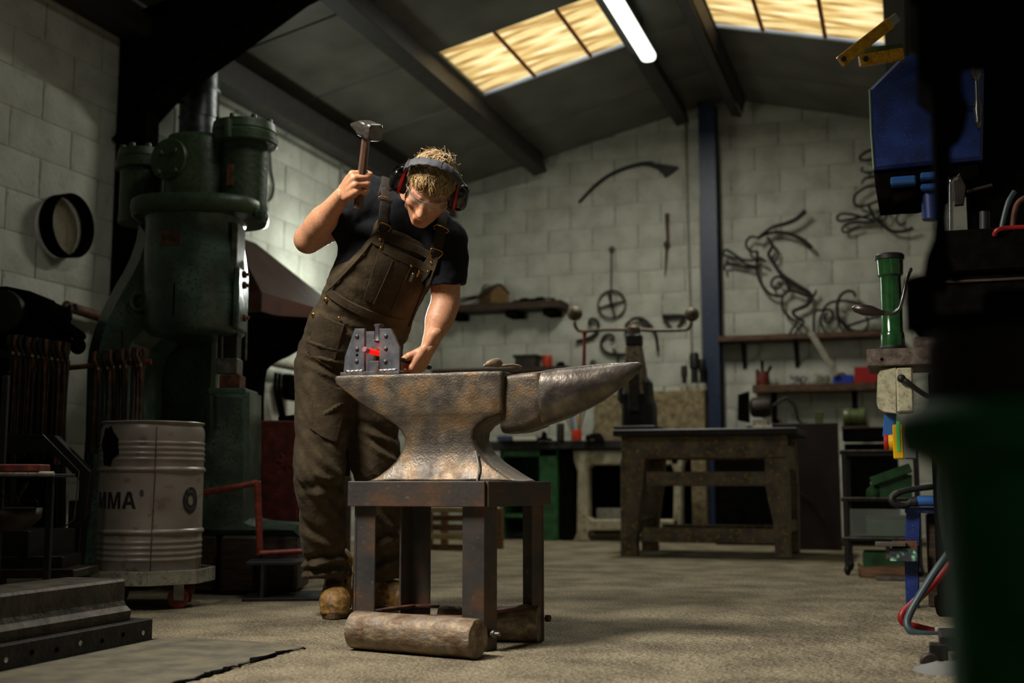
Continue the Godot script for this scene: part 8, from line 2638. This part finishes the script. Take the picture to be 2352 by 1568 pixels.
	for e in [Vector3(-.0199,.9662,.011), Vector3(.172,.9801,.011)]:
		st = mb()
		lathe(st, e - Vector3(0, 0, 0.001), [Vector2(.0065, 0), Vector2(.0065, 0.001), Vector2(0, 0.0008)], 12, frame_of(Vector3.BACK))
		part("bolt_hole", st, M.soot, tb)
	st = mb()
	loft(st, [sring(Vector3(-.1216,1.1565,.1), 0.003, 0.003, 2.0, 18, Basis(Vector3.UP, Vector3.RIGHT, Vector3.FORWARD)), sring(Vector3(-.1104,1.1543,.1), 0.014, 0.014, 2.0, 18, Basis(Vector3.UP, Vector3.RIGHT, Vector3.FORWARD)), sring(Vector3(-.0818,1.1497,.1), 0.0225, 0.0225, 2.0, 18, Basis(Vector3.UP, Vector3.RIGHT, Vector3.FORWARD)), sring(Vector3(-.0455,1.143,.1), 0.02, 0.02, 2.0, 18, Basis(Vector3.UP, Vector3.RIGHT, Vector3.FORWARD)), sring(Vector3(-.0125,1.1349,.1), 0.011, 0.011, 2.0, 18, Basis(Vector3.UP, Vector3.RIGHT, Vector3.FORWARD)), sring(Vector3(.0001,1.1327,.1), 0.009, 0.009, 2.0, 18, Basis(Vector3.UP, Vector3.RIGHT, Vector3.FORWARD))])
	var kn := part("knob", st, M.knobwood, o)
	st = mb()
	tube(st, spline([Vector3(-.0031,1.1328,.1), Vector3(.0283,1.1315,.1), Vector3(.0509,1.1487,.1), Vector3(.0666,1.1946,.1), Vector3(.0832,1.2636,.08), Vector3(.0978,1.3098,0)], 5), 0.011, 10, false, 0.7)
	part("crank_arm", st, M.chromedull, kn)
	# electric box and emergency stop under the table
	var crm := mat([0.0, "8a8468", 0.5, "b0aa8c", 1.0, "c4bea0"], {"f": 0.015, "sc": 3.0, "r": 0.45, "d": [0.0, "4a402a00", 0.72, "4a402a00", 0.8, "4a402a90", 1.0, "3a3020d0"], "df": 0.03, "dsc": 4.0})
	o = thing("switch_box", "dirty cream electrical switch box with a flexible conduit under the drill table", "electrical box", Vector3(-.0507,0,-4.8113), 0)
	st = mb()
	prism(st, [Vector2(-.0382,.9054), Vector2(-.028,.9219), Vector2(.0267,.9321), Vector2(.0299,.932), Vector2(.0238,.7583), Vector2(-.0206,.7657), Vector2(-.0393,.7778), Vector2(-.045,.7997)], 0.12, 0.008, Transform3D(Basis.IDENTITY, Vector3(0, 0, -0.05)))
	part("cover", st, crm, o)
	st = mb()
	bx(st, Vector3(.0602,.8461,-.05), Vector3(.0605, .1702, 0.13), 0.006)
	part("body", st, crm, o)
	st = mb()
	var fx := spline([Vector3(.0475,.8872,.03), Vector3(.066,.876,.04), Vector3(.1011,.8477,.03), Vector3(.1364,.8235,.01), Vector3(.171,.8088,-.03)], 10)
	var fr := []
	for i in fx.size(): fr.append(.0106 * (1.0 if i % 2 == 0 else 0.84))
	tube(st, fx, fr, 10)
	ball(st, Vector3(.0491,.8884,.035), Vector3.ONE * .0164, 14, 8)
	part("flexible_conduit", st, M.rubber, o)
	o = thing("blue_bracket", "small chipped blue steel bracket hanging below the switch box", "bracket", Vector3(-.0507,0,-4.8113), 0)
	st = mb()
	prism(st, [Vector2(-.0191,.7607), Vector2(.0269,.7565), Vector2(.0139,.6604), Vector2(-.0085,.654), Vector2(-.0285,.6741)], 0.03, 0.003, Transform3D(Basis.IDENTITY, Vector3(0, 0, -0.06)))
	part("plate", st, M.bluelight, o)
	o = thing("emergency_stop", "yellow emergency stop box with a red button hanging under the drill table", "switch", Vector3(-.0507,0,-4.8113), 0)
	st = mb()
	bx(st, Vector3(.0291,.6501,-.05), Vector3(.0393, .1309, 0.09), 0.004)
	part("yellow_cover", st, mat(["d8a808"], {"r": 0.4}), o)
	st = mb()
	bx(st, Vector3(.0714,.6297,-.05), Vector3(.0458, .0884, 0.09), 0.004)
	part("grey_base", st, M.greypl, o)
	st = mb()
	cyl(st, Vector3(.0115,.6486,-.05), Vector3(-.0077,.6488,-.05), .0311, .0295, 24)
	part("collar", st, mat(["d8a808"], {"r": 0.4}), o)
	st = mb()
	lathe(st, Vector3(-.0061,.6488,-.05), [Vector2(.0262, 0), Vector2(.0327, .0049), Vector2(.0327, .0131), Vector2(.0245, .018), Vector2(0, .0196)], 24, frame_of(Vector3.LEFT))
	part("red_button", st, M.redpl, o)
	st = mb()
	bx(st, Vector3(.0301,.6703,-.004), Vector3(.0131, .1145, 0.002), 0.0)
	part("green_label", st, mat(["50c060"], {"r": 0.5}), o)
	# ---------------- torch lead, blue channel, timber
	o = thing("blue_channel_post", "blue painted steel channel post with a rusty foot beside the timber", "post", Vector3(.0296,0,-5.1023), 0)
	st = mb()
	prism(st, [Vector2(-.032,.3839), Vector2(.0241,.3809), Vector2(.0101,.1816), Vector2(.0024,-.0227), Vector2(-.0469,-.0244), Vector2(-.046,.1804)], 0.05, 0.004, Transform3D(Basis.IDENTITY, Vector3(0, 0, -0.03)))
	bx(st, Vector3(.0313,.3854,-.03), Vector3(.1382, .0225, 0.09), 0.003)
	part("channel", st, bluem, o)
	st = mb()
	bx(st, Vector3(-.0426,.2296,.02), Vector3(.0967, .0691, 0.012), 0.002)
	part("rusty_foot", st, M.rusty, o)
	o = thing("timber_post", "rough brown timber post standing between the blue channel and the drill base", "timber", Vector3(.0296,0,-5.1023), 0)
	st = mb()
	bx(st, Vector3(.1052, .371 / 2, -0.1), Vector3(.1278, .371, 0.1), 0.006)
	part("timber", rough_up(st, 0.005, 9.0), M.darkwood, o)
	o = thing("angle_bracket", "small steel T-shaped rest with flaking green paint, left of the blue channel", "bracket", Vector3(.0296,0,-5.1023), 0)
	st = mb()
	bx(st, Vector3(-.0962,.252,.04), Vector3(.1175, .0138, 0.1), 0.002)
	bx(st, Vector3(-.1074,.2159,.04), Vector3(.0155, .0484, 0.03), 0.002)
	part("rest", st, M.steel, o)
	st = mb()
	bx(st, Vector3(-.0481,.2113,.06), Vector3(.1071, .0518, 0.012), 0.002)
	part("painted_plate", st, mat([0.0, "2c2c30", 0.5, "3a3a40", 0.62, "4a8a68", 0.75, "b0c8b8", 1.0, "d0d8d0"], {"f": 0.012, "sc": 3.0, "r": 0.5}), o)
	o = thing("welding_lead", "dark ribbed cable with a blue plug looped over the blue channel", "cable", Vector3(.0296,0,-5.1023), 0)
	st = mb()
	var wl := spline([Vector3(.1501,.4881,-.02), Vector3(.0838,.4795,0), Vector3(.0008,.4691,.02), Vector3(-.0559,.4553,.04), Vector3(-.0864,.4329,.05), Vector3(-.074,.4105,.05), Vector3(-.0379,.4037,.04), Vector3(-.0077,.4174,.03)], 8)
	fr = []
	for i in wl.size(): fr.append(.0121 * (1.0 if i % 2 == 0 or i < 24 else 1.25))
	tube(st, wl, fr, 9)
	part("ribbed_cable", st, M.rubber, o)
	st = mb()
	lathe(st, Vector3(-.0143,.4191,.03), [Vector2(.0155, 0), Vector2(.0207, 0.003), Vector2(.0207, .0225), Vector2(.0173, .0242)], 14, frame_of(Vector3.RIGHT))
	part("collar", st, M.rubber, o)
	st = mb()
	lathe(st, Vector3(.0089,.4227,.03), [Vector2(.0138, 0), Vector2(.0207, .0086), Vector2(.0225, .1036), Vector2(0, .1036)], 8, frame_of(Vector3.RIGHT))
	part("plug", st, M.bluelight, o)
	# ---------------- hoses falling to the floor
	for e in [["grey_hose", "thick grey-blue hose curling down to the floor in front of the red one", M.greyhose, [Vector3(.1692,.3908,-.1), Vector3(.0951,.2819,-.08), Vector3(.0361,.2033,-.05), Vector3(-.0155,.1256,-.02), Vector3(-.0493,.0696,0), Vector3(-.0616,.0332,.02), Vector3(-.0462,.0082,.03), Vector3(-.0003,.0003,.02), Vector3(.0681,-.0031,-.02)], 9.0], ["red_hose", "red hose curling to the floor behind the thick grey hose", M.redhose, [Vector3(.1709,.3598,-.16), Vector3(.0953,.2349,-.14), Vector3(.0212,.1486,-.1), Vector3(-.0442,.0891,-.05), Vector3(-.0759,.0586,-.03), Vector3(-.0727,.0301,-.03), Vector3(-.0263,.015,-.04), Vector3(.0285,.002,-.06), Vector3(.0835,-.0068,-.08)], 9.0], ["black_hose", "shiny black hose hanging in a long bow beside the green pedestal", M.blackhose, [Vector3(.0851,.65,.05), Vector3(.0671,.5784,.06), Vector3(.0584,.493,.06), Vector3(.0601,.3937,.05), Vector3(.0729,.2942,.03), Vector3(.0926,.2221,0), Vector3(.1223,.1491,-.04)], 8.0], ["orange_cable", "thin orange-brown cable hanging behind the shiny black hose", M.rusty, [Vector3(.1007,.6534,-.05), Vector3(.0976,.5074,-.05), Vector3(.1,.3626,-.05), Vector3(.1058,.2334,-.05)], 4.0]]:
		o = thing(e[0], e[1], "hose", Vector3(.0488,0,-4.2613), 0)
		st = mb()
		tube(st, spline(e[3], 7), e[4] * .0014, 12)
		part("hose", st, e[2], o)
	o = thing("hose_fitting", "pale steel hose coupling block on the floor at the end of the hoses", "fitting", Vector3(.0488,0,-4.2613), 0)
	st = mb()
	bx(st, Vector3(.0712,-.0014,-.03), Vector3(.0919, .0488, 0.07), 0.006)
	part("block", st, M.steelpaint, o)
	o = thing("castor_trolley", "low trolley with a dark castor wheel at the bottom right of the picture", "trolley", Vector3(.072,0,-3.5804), 0)
	st = mb()
	bx(st, Vector3(.0857,.0553,-.1), Vector3(.168, .0408, 0.2), 0.004)
	part("deck", st, M.blackiron, o)
	st = mb()
	lathe(st, Vector3(-.0246,.0011,-.014), [Vector2(0, 0), Vector2(.024, 0), Vector2(.0288, 0.004), Vector2(.0288, 0.024), Vector2(.024, 0.028), Vector2(0, 0.028)], 24, frame_of(Vector3.BACK))
	part("castor", st, M.iron, o)
	st = mb()
	bx(st, Vector3(-.0029,.0296,-.02), Vector3(.048, .048, 0.05), 0.004)
	part("castor_fork", st, M.blackiron, o)
	o = thing("wood_offcut", "pale wooden offcut lying by the castor trolley", "offcut", Vector3(.072,0,-3.5804), 0)
	st = mb()
	bx(st, Vector3(.066,-.0019,-.18), Vector3(.048, .024, 0.1), 0.004)
	part("offcut", st, M.palewood, o)
	o = thing("grey_tarpaulin", "crumpled grey sheet on the floor at the bottom right corner", "sheet", Vector3(.072,0,-3.5804), 0)
	st = mb()
	loft(st, [sring(Vector3(.0161,-.0673,.12), .108, 0.14, 2.0, 28), sring(Vector3(.0122,-.0282,.12), .0984, 0.12, 2.0, 28), sring(Vector3(.0102,.0056,.12), .072, 0.09, 2.0, 28), sring(Vector3(.0141,.0205,.12), .024, 0.03, 2.0, 28)])
	part("cloth", rough_up(st, 0.02, 9.0), M.greypl, o)
	# ---------------- black table and tools behind the near column
	o = thing("black_machine_table", "black machine table with a worn grey lip, right of the green column", "machine table", Vector3(.1981,0,-4.0452), 0)
	st = mb()
	bx(st, Vector3(.1383,1.2309,-.12), Vector3(.4171, .1399, 0.28), 0.008)
	bx(st, Vector3(.0804,1.0767,-.15), Vector3(.444, .1615, 0.3), 0.008)
	part("bed", st, M.soot, o)
	st = mb()
	bx(st, Vector3(.0737,1.1353,.003), Vector3(.444, .0094, 0.008), 0.002)
	part("worn_lip", st, M.darkwood, o)
	st = mb()
	bx(st, Vector3(-.1534,1.0978,-.02), Vector3(.0296, .0969, 0.06), 0.004)
	part("pale_end_plate", st, M.steelpaint, o)
	st = mb()
	bx(st, Vector3(.1913, .9737 / 2, -0.15), Vector3(.2153, .9737, 0.26), 0.01)
	part("pedestal", st, M.soot, o)
	o = thing("machine_cabinet", "tall black machine cabinet behind the blue drill head at the right edge", "cabinet", Vector3(.1981,0,-4.0452) + Vector3(0.1, 0, -1.1), 0)
	st = mb()
	bx(st, Vector3(.1686, 1.2, 0), Vector3(0.36, 2.4, 0.4), 0.01)
	part("case", st, M.soot, o)
	for e in [["bright_rod", "bright bent steel rod standing on the black machine table", M.chrome, [Vector3(-.0319,1.2905,0), Vector3(-.028,1.3876,0), Vector3(-.0254,1.4522,0), Vector3(-.0209,1.4677,0), Vector3(-.0078,1.4787,-.02)], 6.0], ["black_tube", "short black tube standing on the black machine table", M.rubber, [Vector3(.0712,1.2878,-.02), Vector3(.0744,1.3618,-.02)], 12.0], ["red_cable", "red cable crossing the black machine table at the right edge", M.redhose, [Vector3(.0967,1.2754,.02), Vector3(.1069,1.2896,.03), Vector3(.1437,1.2962,.02), Vector3(.2449,1.2937,.02)], 6.0], ["grey_cable", "grey cable rising from the black machine table at the right edge", M.greyhose, [Vector3(.1162,1.2781,0), Vector3(.1289,1.3338,0), Vector3(.144,1.3822,0), Vector3(.1653,1.4207,-.02)], 6.0], ["brown_cable", "brown cable bending over the black machine table at the right edge", M.rusty, [Vector3(.152,1.2758,0), Vector3(.1603,1.3457,0), Vector3(.1801,1.3866,0), Vector3(.2398,1.4103,0)], 6.5]]:
		o = thing(e[0], e[1], "rod" if e[0] == "bright_rod" else ("tube" if e[0] == "black_tube" else "cable"), Vector3(.1981,0,-4.0452), 0)
		st = mb()
		tube(st, spline(e[3], 5), e[4] * .0013, 12)
		part("length", st, e[2], o)
	o = thing("drill_chuck_guard", "brown sheet guard with bent tabs behind the bright rod", "guard", Vector3(.1981,0,-4.0452), 0)
	st = mb()
	prism(st, [Vector2(-.0164,1.4803), Vector2(.0057,1.503), Vector2(.0248,1.4554), Vector2(.0145,1.396), Vector2(-.0145,1.3953)], 0.02, 0.003, Transform3D(Basis.IDENTITY, Vector3(0, 0, -0.06)))
	bar(st, Vector3(-.0382,1.4943,-.05), Vector3(-.0284,1.4716,-.05), 0.02, 0.01, 0.002)
	bar(st, Vector3(.027,1.4406,-.06), Vector3(.1045,1.4564,-.06), 0.014, 0.01, 0.002)
	part("guard", st, M.iron, o)
	o = thing("screwdriver", "screwdriver with an orange-brown handle leaning beside the machine table", "screwdriver", Vector3(.1981,0,-4.0452), 0)
	st = mb()
	tube(st, [Vector3(-.0695,1.1664,.04), Vector3(-.0683,1.1973,.04)], [0.012, 0.01], 10)
	part("handle", st, M.wood, o)
	st = mb()
	tube(st, [Vector3(-.0683,1.1973,.04), Vector3(-.0647,1.2225,.04)], [0.006, 0.002], 8)
	part("blade", st, M.chrome, o)
	# ---------------- out-of-focus machines close to the camera
	o = thing("near_drill_column", "out-of-focus black drilling machine column close to the camera", "machine column", Vector3(.0177,0,-1.656), 0)
	st = mb()
	prism(st, [Vector2(.0227,1.2234), Vector2(.1654,1.2029), Vector2(.1596,1.0777), Vector2(.0783,1.0837), Vector2(.073,1.0337), Vector2(.0743,1.0126), Vector2(.0801,.9959), Vector2(.0718,.9788), Vector2(.0584,.9694), Vector2(.0531,.8927), Vector2(.0469,.8461), Vector2(.0477,.8109), Vector2(.0458,.7645), Vector2(.0123,.7663), Vector2(.0178,.7952), Vector2(.0298,.8238), Vector2(.0348,.8705), Vector2(.0341,.9657), Vector2(.0341,1.0228), Vector2(.017,1.0397)], 0.12, 0.012, Transform3D(Basis.IDENTITY, Vector3(0, 0, -0.06)))
	part("column", st, M.soot, o)
	st = mb()
	bx(st, Vector3(.0976,1.2261,-.12), Vector3(.1745, .18, 0.24), 0.02)
	part("head_casting", st, M.soot, o)
	st = mb()
	lathe(st, Vector3(.0095,.7713,-.03), [Vector2(.0196, -.0709), Vector2(.0196, 0), Vector2(.0109, .0033), Vector2(0, .0033)], 20)
	bx(st, Vector3(.1211, .3915, -0.1), Vector3(.0655, .7306, 0.1), 0.01)
	bx(st, Vector3(.0732,.7102,-.06), Vector3(.1527, .0218, 0.12), 0.01)
	bx(st, Vector3(.1211, .6902 / 2, -0.1), Vector3(.0655, .6902, 0.1), 0.01)
	part("support", st, M.soot, o)
	var fg := mat([0.0, "184a28", 0.5, "1e5a32", 1.0, "246a3a"], {"f": 0.02, "r": 0.7, "s": 0.25})
	o = thing("near_green_pedestal", "blurred dark green machine pedestal with a bulging rim, closest to the camera", "machine pedestal", Vector3(.1167,0,-.9999), .3159)
	st = mb()
	var pf := []
	for e in [[2500, 296], [1560, 300], [1300, 304], [1120, 306], [1078, 312], [1050, 350], [1030, 395], [990, 408], [950, 404], [925, 380], [905, 345]]: pf.append(Vector2(e[1] * .0003, 0.5 + (1105 - e[0]) * .0003))
	pf[0].y = 0.0
	lathe(st, Vector3(0, 0, 0), pf, 48)
	part("pedestal", st, fg, o)
	st = mb()
	lathe(st, Vector3(0, 0, 0), [Vector2(348 * .0003, 0.5 + (1105 - 908) * .0003), Vector2(336 * .0003, 0.5 + (1105 - 880) * .0003), Vector2(332 * .0003, 0.5 + (1105 - 760) * .0003), Vector2(318 * .0003, 0.5 + (1105 - 728) * .0003), Vector2(0, 0.5 + (1105 - 722) * .0003)], 48)
	part("cap", st, mat(["2a2624"], {"r": 0.8, "s": 0.2}), o)
